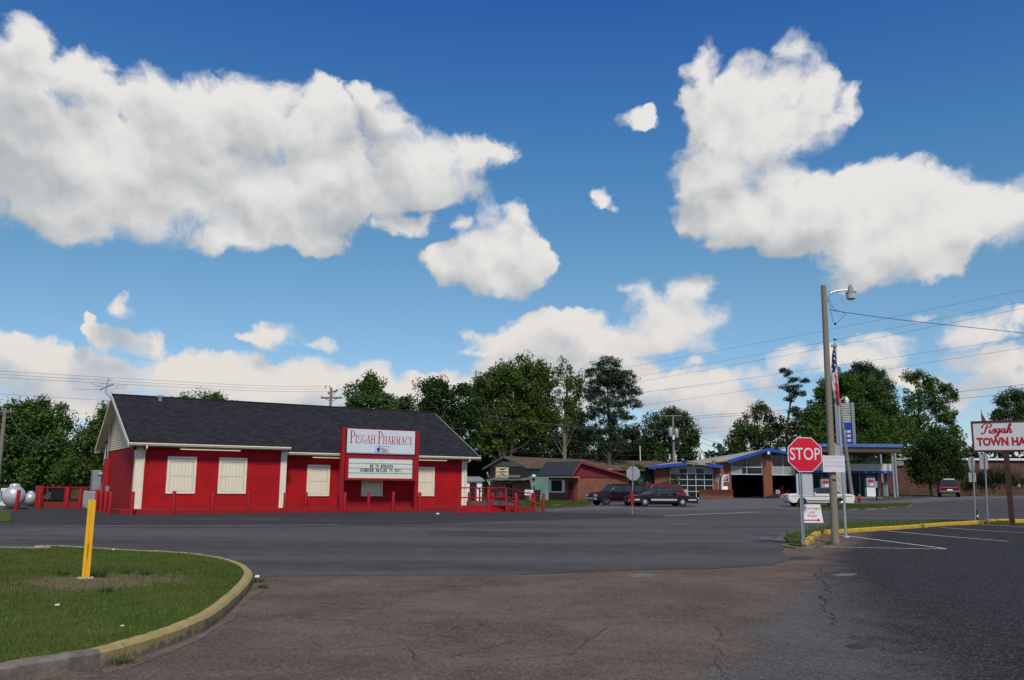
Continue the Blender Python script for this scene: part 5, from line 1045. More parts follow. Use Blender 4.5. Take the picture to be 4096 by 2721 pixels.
# ------------------------------------------------------------------ small brick office
B0 = AT(*c3(1505, 892), 85); B0.z = H(B0.x, 85); OF = Frame(B0, 52); WO = 12.5
of = thing('brick_office', 'small orange brick office with dark metal roof and dark red gable', 'building', B0, OF.rz)
oz = OF.on_v(*c3(1507, 615), 0)[1]; ln = OF.on_u(*c3(1165, 890), 0)[0]; sl = OF.on_v(*c3(2110, 860), 0)[0]
print('office', oz, ln, sl, OF.on_v(*c3(1548, 427), -.05), OF.on_u(*c3(1145, 430), 0), OF.on_u(*c3(1030, 600), -1.4), OF.on_v(*c3(1437, 607), -.5), OF.on_v(*c3(2105, 592), -.5))
m_orange = brick('orange brick', (.36, .105, .045), (.23, .062, .030), (.20, .15, .11), .22, .078, .012)
m = MB(); m.box(0, sl, 0, ln, -.2, oz); m.build('wall', m_orange, of)
ru, rz_ = OF.on_v(*c3(1548, 427), -.4)
eu = OF.on_v(*c3(1437, 607), -.4)[0]; ezf = OF.on_v(*c3(1437, 607), -.4)[1]; eb, ebz = OF.on_v(*c3(2120, 597), -.4)
m = MB(); m.slab([(eu, -.4, ezf+.1), (ru, -.4, rz_), (ru, ln+.6, rz_), (eu, ln+.6, ezf+.1)], .10); m.slab([(ru, -.4, rz_), (eb, -.4, ebz), (eb, ln+.6, ebz), (ru, ln+.6, rz_)], .10); rfm = m.build('roof', mat('dark ribbed metal', (.022, .026, .036), .5, .1, 2), of)
m = MB()
for i in range(14): v_ = -.35+(ln+.9)*i/13; m.tube([(eu+.02, v_, ezf+.115), (ru, v_, rz_+.012)], .018, 4)
m.build('standing_seam', mat('seam metal', (.03, .034, .045), .5), rfm)
m = MB(); m.prism([(eu+.25, oz+.0), (sl+.05, oz), (ru, rz_-.16)], .06, 'y', -.07)
m.build('gable_boards', mat('dark red boards', (.19, .016, .028), .7, .25, 4, bump=.3), of)
m = MB(); 
for (ua, za, ub, zb_) in ((eu, ezf+.1, ru, rz_), (ru, rz_, eb, ebz)): m.hexa([(ua, -.44, za-.22), (ua, -.405, za-.22), (ub, -.405, zb_-.22), (ub, -.44, zb_-.22)], [(ua, -.44, za), (ua, -.405, za), (ub, -.405, zb_), (ub, -.44, zb_)])
m.build('barge_board', mat('barge red', (.20, .03, .035), .6), of)
m = MB(); m.slab([(eu+.02, -.38, ezf-.06), (0, -.38, oz-.005), (0, ln+.55, oz-.005), (eu+.02, ln+.55, ezf-.06)], .03); m.build('soffit', m_cream, of)
v0, z0 = OF.on_u(*c3(1355, 800), -.03); v1, z1 = OF.on_u(*c3(1165, 645), -.03)
m = MB(); m.box(-.05, -.003, v0, v1, z0, z1); wn = m.build('window', m_white, of); va, vb2 = v0+(v1-v0)*.16, v0+(v1-v0)*.82; m = MB(); m.box(-.06, -.051, va, vb2, z0+.14, z1-.06); m.build('pane', m_glass, wn)
m = MB(); m.box(-.08, -.052, v0-.02, v0+(v1-v0)*.13, z0+.05, z1); m.box(-.08, -.052, v1-(v1-v0)*.13, v1+.02, z0+.05, z1); m.build('frame', m_white, wn)
v0, _ = OF.on_u(*c3(1460, 885), -.03); v1, _ = OF.on_u(*c3(1392, 885), -.03); zt_ = OF.on_u(*c3(1430, 650), -.03)[1]; m = MB(); m.box(-.04, -.003, v0, v1, .1, zt_); dr_ = m.build('door', mat('dark red door', (.16, .012, .02), .5), of); m = MB(); m.box(-.05, -.041, v0+.15, v1-.15, zt_*.55, zt_-.15); m.build('pane', m_glass, dr_)
for (cc, lab) in ((c3(1320, 892), 'small yellowish plant by the office wall below the window'), (c3(1470, 885), 'small green plant beside the office door')):
    p = G(*cc); t = thing('potted_plant', lab, 'plant', p); V = leaves(np.random.RandomState(5), np.array([(0, 0, .5), (.15, 0, .9), (-.15, .1, .7), (.05, 0, 1.2)]), np.full(4, .32), 45, .09); raw_mesh('foliage', V.reshape(-1, 3), np.arange(len(V)*4).reshape(-1, 4), LM['light'], t); m = MB(); m.tube([(0, 0, 0), (.05, 0, 1.0)], .02, 5); m.build('stem', m_bark, t)

# ------------------------------------------------------------------ garage
p0 = AT(*c5(235, 985), 99); GB = Frame((p0.x, 99, H(p0.x, 99)), 94)
ga = thing('repair_garage', 'brick repair garage with blue roof edge, tall windows and open bays', 'building', GB.o, GB.rz)
g5 = lambda x, y, v=0: GB.on_v(*c5(x, y), v)
g6 = lambda x, y, v=0: GB.on_v(*c6(x, y), v)
m_gbrick = brick('garage brick', (.34, .080, .042), (.22, .050, .028), (.24, .17, .13), .42, .085, .014)
m_gfr = mat('white garage frame', (.60, .62, .62), .4, .08); m_gpan = mat('grey garage panel', (.31, .315, .31), .5, .12, 1)
ux = lambda x: g5(x, 800)[0]
zy = lambda y, x=900: g5(x, y)[1]
zt1 = zy(580); zb0 = -.2; DEP = 11
wt = zy(548)
def wall(u0, u1, z0, z1, mm=m_gbrick, name='wall', v0=0, v1=.25): m = MB(); m.box(u0, u1, v0, v1, z0, z1); return m.build(name, mm, ga)
wall(ux(235), ux(445), zb0, wt); wall(ux(1022), ux(1268), zb0, wt+.6); wall(ux(445)+.002, ux(1022)-.002, zt1, wt-.02, m_gpan, 'lintel', .03, .22)
ug6 = lambda x: g6(x, 800)[0]
peak = g5(1735, 322); lft = g5(1200, 478); rgt = (peak[0]+8.2, lft[1]+.05)
pz_ = lambda u: peak[1]-.35-abs(u-peak[0])*((peak[1]-lft[1])/(peak[0]-lft[0]) if u < peak[0] else (peak[1]-rgt[1])/(rgt[0]-peak[0]))
pl0, pl1 = ux(1697), ux(1818); m = MB(); m.prism([(pl0, zb0), (pl1, zb0), (pl1, pz_(pl1)), ((pl0+pl1)/2, pz_((pl0+pl1)/2)), (pl0, pz_(pl0))], .55, 'y', -.15); m.build('pillar', m_gbrick, ga)
ur0, ur1 = ug6(640), ug6(1460)
wall(ug6(418), ug6(640), zb0, pz_(rgt[0]-.3)-.1, m_glass, 'wall')
# bay door of the low wing
d0, d1 = ux(447), ux(1020); zs = [zy(y) for y in (985, 897, 818, 737, 658, 583)]
m = MB()
for z in zs: m.box(d0, d1, .04, .12, z-.03, z+.03)
for k in range(6): u = d0+(d1-d0)*k/5; m.box(u-.03, u+.03, .045, .115, zs[0]+.03, zs[-1]-.03)
od = m.build('overhead_door', m_gfr, ga)
m = MB(); m.box(d0, d1, .09, .10, zs[0], zs[-1]); m.build('pane', m_glass, od)
m = MB()
for k in (0, 2, 4): m.box(d0+(d1-d0)*k/5+.035, d0+(d1-d0)*(k+1)/5-.035, .06, .085, zs[4]+.035, zs[5]-.035)
m.box(d0+(d1-d0)*.8+.035, d1-.035, .06, .085, zs[0]+.035, zs[1]-.035); m.build('door_panel', m_gpan, od)
# main bays: transoms and clerestory glazing above open doorways
for (a, b, key) in ((1270, 1693, 0), (1822, 2128, 1)):
    u0, u1 = ux(a), ux(b); zl = zy(663 if not key else 672, a+100); zm = zy(567, a+100)
    f = MB(); f.box(u0, u1, .02, .14, zl-.05, zl+.04); f.box(u0, u1, .02, .14, zm-.04, zm+.04)
    for u in (u0+.03, (u0+u1)/2, u1-.03): f.box(u-.03, u+.03, .03, .13, zl+.04, pz_(u)+.2)
    fr = f.build('window', m_gfr, ga); g = MB(); g.prism([(u0, zl), (u1, zl), (u1, pz_(u1)+.2), (u0, pz_(u0)+.2)], .02, 'y', .08); g.build('pane', m_glass, fr)
    g = MB(); g.box(u0+.05, u0+(u1-u0)*(.35 if not key else .98), .05, .075, zl+.05, zm-.05); g.build('blank_panel', m_gpan, fr)
zl = zy(663, 1400)
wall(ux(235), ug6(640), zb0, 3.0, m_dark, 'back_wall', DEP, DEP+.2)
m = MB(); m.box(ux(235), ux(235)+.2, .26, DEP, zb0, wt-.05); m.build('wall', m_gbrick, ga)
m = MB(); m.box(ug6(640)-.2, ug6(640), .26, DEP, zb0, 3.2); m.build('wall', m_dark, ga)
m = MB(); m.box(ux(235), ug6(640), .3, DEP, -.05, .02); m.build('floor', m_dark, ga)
# roofs: low wing in front-left, broad gable over the bays
m = MB(); w0, w1, wm = g5(135, 565), g5(1128, 548), g5(650, 520)
m.slab([(w0[0], -.9, w0[1]+.02), (wm[0], -.9, wm[1]+.06), (wm[0], DEP, wm[1]+.5), (w0[0], DEP, w0[1]+.1)], .12); m.slab([(wm[0], -.9, wm[1]+.06), (w1[0], -.9, w1[1]-.02), (w1[0], DEP, w1[1]+.2), (wm[0], DEP, wm[1]+.5)], .12)
m_tanroof = mat('tan roofing', (.34, .31, .25), .9, .12, .6, dirt=.2)
m.build('roof', m_tanroof, ga)
m = MB(); L0 = lft[0]; back_l = GB.on_v(*c5(655, 494), 9)
m.slab([(L0, -.8, lft[1]), (peak[0], -.8, peak[1]), (peak[0]-.3, DEP, peak[1]-.15), (back_l[0], 9, back_l[1]), (wm[0]+1.5, 1.0, wm[1]+.12)], .14)
m.slab([(peak[0], -.8, peak[1]), (rgt[0], -.8, rgt[1]), (rgt[0], DEP, rgt[1]), (peak[0]-.3, DEP, peak[1]-.15)], .14); m.build('roof', m_tanroof, ga)
def fas(pts, th, v=-.95):
    m = MB()
    for (ua, za), (ub, zb_) in zip(pts, pts[1:]): m.hexa([(ua, v, za-th), (ub, v, zb_-th), (ub, v+.1, zb_-th), (ua, v+.1, za-th)], [(ua, v, za+.03), (ub, v, zb_+.03), (ub, v+.1, zb_+.03), (ua, v+.1, za+.03)])
    return m.build('fascia', m_bluefascia, ga)
fas([(w0[0], w0[1]+.04), (wm[0], wm[1]+.08)], .30, -1.02); fas([g5(930, 530), (w1[0]+.05, w1[1]+.0)], .30, -1.02); fas([(lft[0], lft[1]), (peak[0], peak[1]), (rgt[0], rgt[1])], .33)
m = MB(); m.box(peak[0]-.12, peak[0]+.12, -1.25, -.98, peak[1]-.65, peak[1]-.34); m.build('lamp', m_white, ga)
m = MB(); m.box(g5(222, 575)[0]-.1, g5(222, 575)[0]+.1, -.5, -.05, g5(222, 585)[1]-.15, g5(222, 575)[1]+.1); m.build('lamp', m_white, ga)
# store front and sign band
zsb = g6(900, 577)[1]; 
m = MB(); m.box(ur0, ur1, .1, .2, .0, zsb); sf = m.build('shop_front', m_glass, ga); m = MB()
for k in range(8): u = ur0+(ur1-ur0)*k/7; m.box(u-.04, u+.04, .0, .099, .0, zsb)
m.box(ur0, ur1, .01, .098, .0, .25); m.build('mullion', m_greymetal, sf)
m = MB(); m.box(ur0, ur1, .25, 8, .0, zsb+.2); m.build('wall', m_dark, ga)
# battery sign
a, b = g5(1065, 670), g5(1230, 770); t = thing('battery_sign', 'black rectangular sign with slanted white lettering on the garage brick', 'sign', GB.w((a[0]+b[0])/2, -.03, (a[1]+b[1])/2), GB.rz); w, h = b[0]-a[0], a[1]-b[1]
m = MB(); m.box(-w/2, w/2, -.05, .02, -h/2, h/2); m.build('sign_frame', m_white, t); m = MB(); m.box(-w/2+.05, w/2-.05, -.06, -.051, -h/2+.05, h/2-.05); m.build('sign_face', m_black, t)
text('lettering', 'INTERSTATE', .3, m_white, t, (0, -.065, h*.17), width=w*.84, height=h*.17, bold=.012, shear=.2); text('lettering', 'BATTERIES', .3, m_white, t, (-.04, -.065, -h*.07), width=w*.74, height=h*.17, bold=.012, shear=.2)
m = MB(); m.box(w*.0, w*.35, -.066, -.061, -h*.40, -h*.33); m.build('white_bar', m_white, t)
# yard clutter in front of the wing
def atg(c, v=0): u, z = GB.on_v(*c, v); q = GB.w(u, v, 0); return Vector((q.x, q.y, H(q.x, q.y)))
p = atg(c5(1065, 1000), -3); t = thing('rusty_blade', 'rusty brown steel plough blade lying before the garage wing', 'scrap', p, GB.rz); m = MB(); m.prism([(-.35, 0), (.15, 0), (.25, .3), (.1, .62), (-.05, .95), (-.12, .93), (0, .55), (.05, .3)], 3.6, 'x', -1.8); o = m.build('blade', m_rust, t); m = MB(); m.lathe([(.35, -.1), (.45, .35), (.2, .8), (0, .95)], (1.0, .5, 0), 10); m.build('covered_heap', m_dark, t, smooth=True)
for (xa, ya, xb, yb, mm, r_, lab) in ((1083, 905, 1103, 700, mat('yellowed pipe', (.42, .33, .16), .7), .10, 'yellowish pipe standing in the scrap heap before the garage wing'), (1098, 920, 1120, 685, m_rust, .15, 'rusty brown post in the middle of the scrap heap'), (1136, 910, 1150, 690, m_white, .12, 'white pipe leaning in the scrap heap beside the white board')):
    pa, pb = GB.on_v(*c5(xa, ya), -2.4), GB.on_v(*c5(xb, yb), -2.4); q = atg(c5(xa, 1000), -2.4); t = thing('scrap_pipe', lab, 'pipe', q, GB.rz); m = MB(); m.tube([(0, 0, 0), ((pb[0]-pa[0]), 0, pb[1]-.1)], r_, 10); m.build('pipe', mm, t, smooth=True)
    if mm is m_white: m = MB(); m.hexa([(-.1, -.05, pb[1]-.3), (.5, -.05, pb[1]-.1), (.5, .05, pb[1]-.1), (-.1, .05, pb[1]-.3)], [(.3, -.05, pb[1]+.0), (.9, -.05, pb[1]+.12), (.9, .05, pb[1]+.12), (.3, .05, pb[1]+.0)]); m.build('torn_flap', m_white, t)
p = atg(c5(1190, 990), -2.0); t = thing('white_board', 'white steel panel leaning against junk beside the open bay', 'panel', p, GB.rz); a = GB.on_v(*c5(1152, 840), -2); b = GB.on_v(*c5(1235, 985), -2); w = b[0]-a[0]; m = MB(); m.hexa([(-w/2, 0, .5), (w/2-.1, 0, .0), (w/2-.1, .08, .0), (-w/2, .08, .5)], [(-w/2+.03, .3, a[1]), (w/2, .3, a[1]), (w/2, .38, a[1]), (-w/2+.03, .38, a[1])]); m.build('panel', m_white, t); m = MB(); m.box(w/2+.05, w/2+.4, .3, .7, 0, a[1]-.5); m.build('junk_box', m_rust, t)
p = atg(c5(1840, 985), -1); t = thing('floor_jack', 'dark floor jack and cans beside the brick pillar', 'tool', p, GB.rz); m = MB(); m.hexa([(-1.2, -.3, 0), (.5, -.3, 0), (.5, .3, 0), (-1.2, .3, 0)], [(-1.0, -.2, .12), (.3, -.2, .5), (.3, .2, .5), (-1.0, .2, .12)]); m.build('jack', m_dark, t); m = MB(); m.box(.2, .65, -.2, .2, .51, .95); m.build('can', m_greymetal, t); m = MB(); m.tube([(-1.1, 0, .1), (-2.6, .1, .25)], .04, 6); m.build('handle', m_dark, t)
p = GB.w(g6(310, 860)[0], 2.5, 0); t = thing('shop_machine', 'dark red machine inside the right open bay', 'machine', (p.x, p.y, GB.o.z+.02), GB.rz); m = MB(); m.box(-1.1, 1.1, -.5, .5, 0, .8); m.box(-.15, .15, -.4, .4, .801, 1.5); m.box(.5, .9, -.4, .4, .802, 1.05); m.build('machine_body', mat('oily red', (.55, .02, .02), .5, .4), t, bevel=.05)
p = atg(c5(620, 935), -2.2); t = thing('stacked_junk', 'small heap of pale parts before the bay door behind the sedan', 'scrap', p); m = MB(); m.hexa([(-.6, -.3, 0), (.6, -.3, 0), (.6, .3, 0), (-.6, .3, 0)], [(-.3, -.2, .9), (.35, -.15, 1.0), (.3, .2, .9), (-.3, .2, 1.1)]); m.build('pile', m_greymetal, t)
V = leaves(np.random.RandomState(8), np.array([(0, 0, 1.6), (.7, 0, 2.0), (-.6, 0, 1.4), (1.3, 0, 2.4), (.2, .2, 1.0), (-.9, 0, .9)]), np.full(6, .6), 60, .12); p = atg(c5(390, 980), -.8); t = thing('shrub', 'light green shrub against the brick of the garage left corner', 'bush', p); raw_mesh('foliage', V.reshape(-1, 3), np.arange(len(V)*4).reshape(-1, 4), LM['light'], t); m = MB(); m.tube([(0, 0, 0), (.1, 0, 1.6)], .04, 6); m.build('stem', m_bark, t)

# ------------------------------------------------------------------ fuel canopy, pumps, price sign
p1 = AT(*c6(1765, 270), 91); CN = Frame((p1.x, 91, 0), 92); hz_ = H(p1.x, 91)
cu0 = CN.on_v(*c6(640, 270))[0]; zc_ = CN.on_v(*c6(1750, 268))[1]; ct = thing('fuel_canopy', 'flat blue edged fuel canopy on thin grey posts', 'canopy', (p1.x, 91, hz_), CN.rz)
zc_ -= 0; z = zc_-hz_
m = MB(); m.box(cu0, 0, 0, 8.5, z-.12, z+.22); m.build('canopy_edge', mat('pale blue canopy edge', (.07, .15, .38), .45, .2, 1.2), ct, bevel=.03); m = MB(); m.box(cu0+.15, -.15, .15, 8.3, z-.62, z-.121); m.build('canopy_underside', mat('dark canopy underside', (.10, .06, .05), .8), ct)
for (x, y, v) in ((1662, 965, .5), (1698, 968, 3.5), (1515, 932, 7.8), (1045, 925, .5)):
    u = CN.on_v(*c6(x, y), v)[0]; m = MB(); m.box(u-.09, u+.09, v-.09, v+.09, 0, z-.121); m.build('post', m_steel, ct)
# lower sign band carried in front of the shop
b0, b1 = GB.on_v(*c6(545, 540), -1.5), GB.on_v(*c6(1632, 540), -1.5); zz1, zz2, zz3 = GB.on_v(*c6(1400, 487), -1.5)[1], GB.on_v(*c6(1400, 577), -1.5)[1], GB.on_v(*c6(1400, 610), -1.5)[1]
t = thing('canopy_sign_band', 'long white and blue sign band with pump numbers above the shop front', 'sign', GB.w(b0[0], -1.5, 0), GB.rz); w = b1[0]-b0[0]
m = MB(); m.box(0, w, 0, 1.4, zz2+.002, zz1); m.build('white_panel', m_gpan if False else mat('off white band', (.60, .60, .56), .5, .05, .5), t, bevel=.02); m = MB(); m.box(0, w, -.01, 1.38, zz3, zz2); m.build('blue_stripe', m_blue, t, bevel=.02)
for ch, x in (('1', 741), ('3', 1297), ('4', 1390)): text('pump_number', ch, .3, m_white, t, (GB.on_v(*c6(x, 590), -1.5)[0]-b0[0], -.015, (zz2+zz3)/2), height=.22, bold=.006)
text('blue_letter', 'O', .3, m_blue, t, (GB.on_v(*c6(655, 540), -1.5)[0]-b0[0], -.012, zz2+.42), height=.5, width=.45)
m = MB()
for x0, x1 in ((560, 620), (665, 705), (1440, 1480), (1530, 1590)): u0, u1 = GB.on_v(*c6(x0, 590), -1.5)[0]-b0[0], GB.on_v(*c6(x1, 590), -1.5)[0]-b0[0]; m.box(u0, u1, -.014, -.0105, (zz2+zz3)/2-.02, (zz2+zz3)/2+.04)
m.build('small_print', mat('dim print', (.25, .30, .45), .5), t)
def pump(c, v, lab):
    p = CN.w(CN.on_v(*c, v)[0], v); h0 = H(p.x, p.y)+.14; t = thing('fuel_pump', lab, 'fuel pump', (p.x, p.y, h0), CN.rz)
    m = MB(); m.box(-.48, .48, -.3, .3, 0, .95); m.build('lower_cabinet', m_white, t, bevel=.02); m = MB(); m.box(-.46, .46, -.28, .28, 1.02, 1.95); m.build('upper_cabinet', m_greymetal, t, bevel=.02)
    m = MB(); m.box(-.44, .44, -.31, .29, .953, 1.017); m.build('blue_trim', m_blue, t); m = MB(); m.box(-.48, .48, -.3, .3, 1.953, 2.15); m.build('cap', m_black, t); m = MB(); m.box(-.30, .30, -.305, -.281, 1.5, 1.75); m.build('display', m_redletter, t)
    m = MB(); m.box(-.05, .3, -.306, -.281, 1.15, 1.38); m.build('notice', m_white, t); m = MB(); m.tube([(.48, 0, 1.5), (.72, 0, 1.1), (.62, 0, .5), (.5, 0, .9)], .03, 6); m.build('hose', m_black, t)
    m = MB(); m.box(.5, .62, -.1, .1, 1.0, 1.6); m.build('nozzle_holder', m_greymetal, t)
pump(c6(1360, 930), 1.5, 'white and black fuel pump right of the leaning pole'); pump(c6(790, 940), 1.5, 'fuel pump half hidden behind the wooden street pole')
p = CN.w(CN.on_v(*c6(1300, 940), 1.4)[0], 1.2); h0 = H(p.x, p.y); i_ = thing('pump_island', 'low grey concrete island under the fuel pumps', 'kerb', (p.x, p.y, h0-.1), CN.rz); m = MB(); m.box(-7.5, 1.4, -.55, .8, 0, .24); m.build('slab', mat('blue grey concrete', (.16, .17, .19), .8), i_, bevel=.03)
p = AT(*c6(1437, 990), 84); t = thing('small_post_box', 'thin dark post with a grey box beside the fuel pump', 'post', (p.x, 84, H(p.x, 84))); m = MB(); m.box(-.05, .05, -.05, .05, 0, 1.9); m.build('post', m_dark, t); m = MB(); m.box(-.28, .1, -.12, -.052, 1.25, 1.85); m.build('box', m_greymetal, t)
p = AT(*c6(1540, 900), 97); t = thing('air_pump', 'grey green utility box with a hose under the far canopy post', 'utility box', (p.x, 97, H(p.x, 97))); m = MB(); m.box(-.3, .3, -.2, .2, 0, 1.5); m.build('box', mat('grey green metal', (.20, .25, .24), .5), t, bevel=.03); m = MB(); m.tube([(.3, 0, 1.2), (.55, 0, .8), (.5, -.1, .1), (1.6, -1.2, .03), (3.2, -2, .03)], .04, 6); m.build('hose', m_black, t)
# hydrant
p = AT(*c6(1222, 1008), 79); b = Vector((p.x, 79, H(p.x, 79)+.04)); t = thing('fire_hydrant', 'red fire hydrant with a green bonnet on the small grass island', 'hydrant', b); m = MB(); m.lathe([(.17, 0), (.17, .05), (.11, .06), (.11, .50), (.15, .52), (.15, .57)], n=16); m.tube([(-.27, 0, .40), (.27, 0, .40)], .075, 10); m.tube([(0, -.24, .34), (0, 0, .34)], .09, 10); m.build('barrel', mat('hydrant red', (.45, .02, .02), .5), t, smooth=True); m = MB(); m.lathe([(.145, .571), (.12, .68), (.05, .75), (.04, .80), (0, .80)], n=14); m.build('bonnet', mat('hydrant green', (.03, .16, .08), .5), t, smooth=True)
# long brick building on the right
q0 = AT(*c6(1225, 890), 112); LB = Frame((q0.x, 112, H(q0.x, 112)), 95); zt_ = LB.on_v(*c6(1500, 436))[1]; t = thing('long_brick_building', 'long low brown brick building with white roof edge at the right', 'building', LB.o, LB.rz)
m_lb = brick('brown school brick', (.17, .065, .045), (.11, .042, .032), (.13, .10, .085), .22, .078, .012); m = MB(); m.box(0, 62, 0, 14, -1, zt_-.05); m.build('wall', m_lb, t)
m = MB(); m.box(-.3, 62, -.3, 14.3, zt_, zt_+.25); m.build('roof_edge', m_white, t); m = MB(); m.box(.2, 5.5, -.22, .5, zt_-.75, zt_-.051); m.build('soffit_box', m_gpan, t)
for u in (8, 14, 20, 26, 32, 38): m = MB(); m.box(u+11, u+12.6, -.08, -.005, zt_-1.9, zt_-1.7) if u in (20,) else m.box(u+11.2, u+11.5, -.05, -.005, 1, 1.3); m.build('wall_fitting', m_white, t)

# price sign tower
Yp = 83; p = AT(*c6(975, 990), Yp); hb = H(p.x, Yp); ps = thing('price_sign', 'tall price sign with louvred top and blue panel of blank price boards', 'sign', (p.x, Yp, hb), R(-22))
k8 = lambda x, y: AT(*c8(x, y), Yp)
zt_, zb_, zmid = k8(600, 1170).z-hb, k8(600, 1512).z-hb, k8(600, 1335).z-hb; xl, xr = k8(530, 1300).x-p.x, k8(664, 1300).x-p.x
m = MB(); m.box(-.26, .26, -.2, .2, 0, zb_); m.build('pole', mat('peeling white steel', (.42, .42, .40), .7, .2, 2, dirt=.7), ps)
for x in (xl, xr): m = MB(); m.box(x-.04, x+.22, -.28, .28, zb_-.05, zt_+.1); m.build('upright', m_steel, ps)
m = MB(); n = 11
for i in range(n): z = zmid+.1+(zt_-zmid-.1)*i/(n-1); m.box(xl+.2, xr-.05, -.12, .12, z-.055, z+.045)
m.build('louvre', mat('pale louvre board', (.58, .57, .53), .6, .2, 3, dirt=.3), ps)
m = MB(); m.box(xl+.2, xr-.05, -.2, .2, zb_-.05, zmid-.05); pf = m.build('blue_panel', m_blue, ps, bevel=.02); m = MB(); zs_ = [k8(600, y).z-hb for y in (1410, 1448, 1487)]
for z in zs_:
    for k in range(2): x0 = xl+.2+(xr-xl-.25)*(.30+.32*k); m.box(x0, x0+.30, -.225, -.201, z-.13, z+.12)
m.build('price_board', mat('cream price board', (.66, .64, .54), .5), pf)
text('small_lettering', 'PRICES', .12, m_white, pf, (xl+.45, -.205, zmid-.3), width=.3, height=.06) if False else None

# ------------------------------------------------------------------ poles
def upole(name, lab, top, Y, r0, r1, base=None, cat='utility pole', mm=None):
    tp = AT(*top, Y)
    bx = base if base is not None else (tp.x, Y)
    b = Vector((bx[0], bx[1], H(*bx)-.05)); t = thing(name, lab, cat, b); l = tp-b; m = MB(); m.tube([(0, 0, 0), l*.5, l], [r0, (r0+r1)/2, r1], 12); m.build('shaft', mm or m_greywood, t, smooth=True); return t, b
t, bL = upole('utility_pole', 'weathered utility pole at the far left edge before the dense tree', c1(50, 362), 60, .16, .12); 
lp = lambda c, Y, b: AT(*c, Y)-b
m = MB(); m.tube([lp(c1(-40, 392), 60, bL), lp(c1(125, 400), 60, bL)], .06, 4); m.build('crossarm', m_greywood, t); m = MB()
for x, y in ((20, 380), (100, 390)): q = lp(c1(x, y), 60, bL); m.lathe([(.04, 0), (.06, .08), (.04, .18), (0, .2)], q, 8)
m.build('insulator', m_greymetal, t)
t, b2 = upole('utility_pole', 'utility pole with two crossarms showing above the pharmacy roof', c2(1003, 168), 86, .17, .13); f = lambda x, y: lp(c2(x, y), 86, b2)
m = MB(); m.tube([f(905, 262), f(1108, 262)], .09, 4); m.build('crossarm', m_greywood, t); m = MB(); m.tube([f(972, 222), f(1066, 190)], .08, 4); m.build('crossarm', m_greywood, t); m = MB(); m.tube([f(940, 264), f(1003, 300)], .03, 4); m.tube([f(1068, 264), f(1003, 300)], .03, 4); m.tube([f(1060, 195), f(1010, 250)], .03, 4); m.build('brace', m_greywood, t)
m = MB()
for x, y in ((950, 152), (990, 152), (975, 205), (1055, 183), (912, 248), (1085, 250)): q = f(x, y+8); m.lathe([(.03, -.1), (.07, 0), (.05, .12), (0, .14)], q, 8)
m.build('insulator', m_greymetal, t)
c4b = lambda x, y: (1600+x*.5506, 1350+y*.5506)
t, b3 = upole('utility_pole', 'utility pole carrying two grey transformers left of the garage', c4b(1982, 562), 106, .17, .13); f = lambda x, y: lp(c5(x, y), 106, b3)
m = MB(); q = AT(*c4b(1925, 572), 106)-b3; q2 = AT(*c4b(2045, 568), 106)-b3; m.tube([q, q2], .08, 4); m.build('crossarm', m_greywood, t)
for x, y in ((440, 96), (518, 112)): q = f(x, y); m = MB(); m.lathe([(.0, -.55), (.26, -.55), (.28, -.5), (.28, .42), (.22, .52), (.05, .56), (.05, .75), (0, .76)], q+Vector((0, -.3, 0)), 14); m.build('transformer', m_greymetal, t, smooth=True)
m = MB(); q = f(480, 165); m.lathe([(0, -.3), (.17, -.28), (.17, .2), (0, .25)], q+Vector((0, -.25, 0)), 12); m.build('meter_can', m_white, t, smooth=True)
t, b4 = upole('utility_pole', 'far utility pole with two crossarms beside the thin crowned tree', c5(1368, 5), 122, .16, .12); f = lambda x, y: lp(c5(x, y), 122, b4)
m = MB(); m.tube([f(1300, 14), f(1445, 12)], .07, 4); m.build('crossarm', m_greywood, t); m = MB(); m.tube([f(1262, 75), f(1465, 68)], .08, 4); m.build('crossarm', m_greywood, t); m = MB(); m.tube([f(1275, 78), f(1375, 130)], .04, 4); m.build('brace', m_greywood, t); m = MB(); m.lathe([(0, -.4), (.22, -.38), (.22, .35), (0, .42)], f(1405, 180)+Vector((0, -.25, 0)), 10); m.build('transformer', m_greymetal, t, smooth=True)
pb = G(*c6(1140, 1028)); pb = AT(*c6(1140, 1028), 76); t, b5 = upole('leaning_pole', 'dark wooden pole leaning left beside the fire hydrant with a lamp on top', c8(560, 1120), 76, .17, .11, base=(pb.x, 76), cat='pole'); q = AT(*c8(625, 1140), 76)-b5
m = MB(); m.tube([AT(*c8(575, 1130), 76)-b5, AT(*c8(600, 1108), 76)-b5, AT(*c8(622, 1108), 76)-b5], .03, 6); m.lathe([(.04, .35), (.12, .2), (.2, .12), (.2, -.02), (.15, -.2), (0, -.22)], q, 12); m.build('lamp_head', m_white, t, smooth=True)

# street light pole with its lamp
SB = G(*c6(915, 1472)); st, b6 = upole('street_pole', 'weathered wooden street pole with a lamp, standing behind the parking kerb', c8(422, 135), SB.y, .118, .078, base=(SB.x, SB.y), cat='street light', mm=m_wood)
f = lambda x, y: AT(*c8(x, y), SB.y)-b6
m = MB(); m.tube([f(465, 285), f(465, 245), f(475, 215), f(495, 196), f(530, 185), f(625, 174)], .028, 8); m.build('arm', m_steel, st, smooth=True)
q = f(660, 200); s_ = SB.y/F_PX*.459/4; m = MB(); m.lathe([(0, 78*s_), (10*s_, 78*s_), (12*s_, 62*s_), (20*s_, 55*s_), (22*s_, 22*s_), (40*s_, 12*s_), (47*s_, 2*s_), (46*s_, -4*s_)], q, 20); m.build('lamp_hood', m_steel, st, smooth=True)
m = MB(); m.lathe([(45*s_, -4.2*s_), (38*s_, -52*s_), (28*s_, -60*s_), (0, -62*s_)], q, 20); m.build('lamp_shade', mat('prismatic lens', (.55, .56, .56), .3), st, smooth=True)
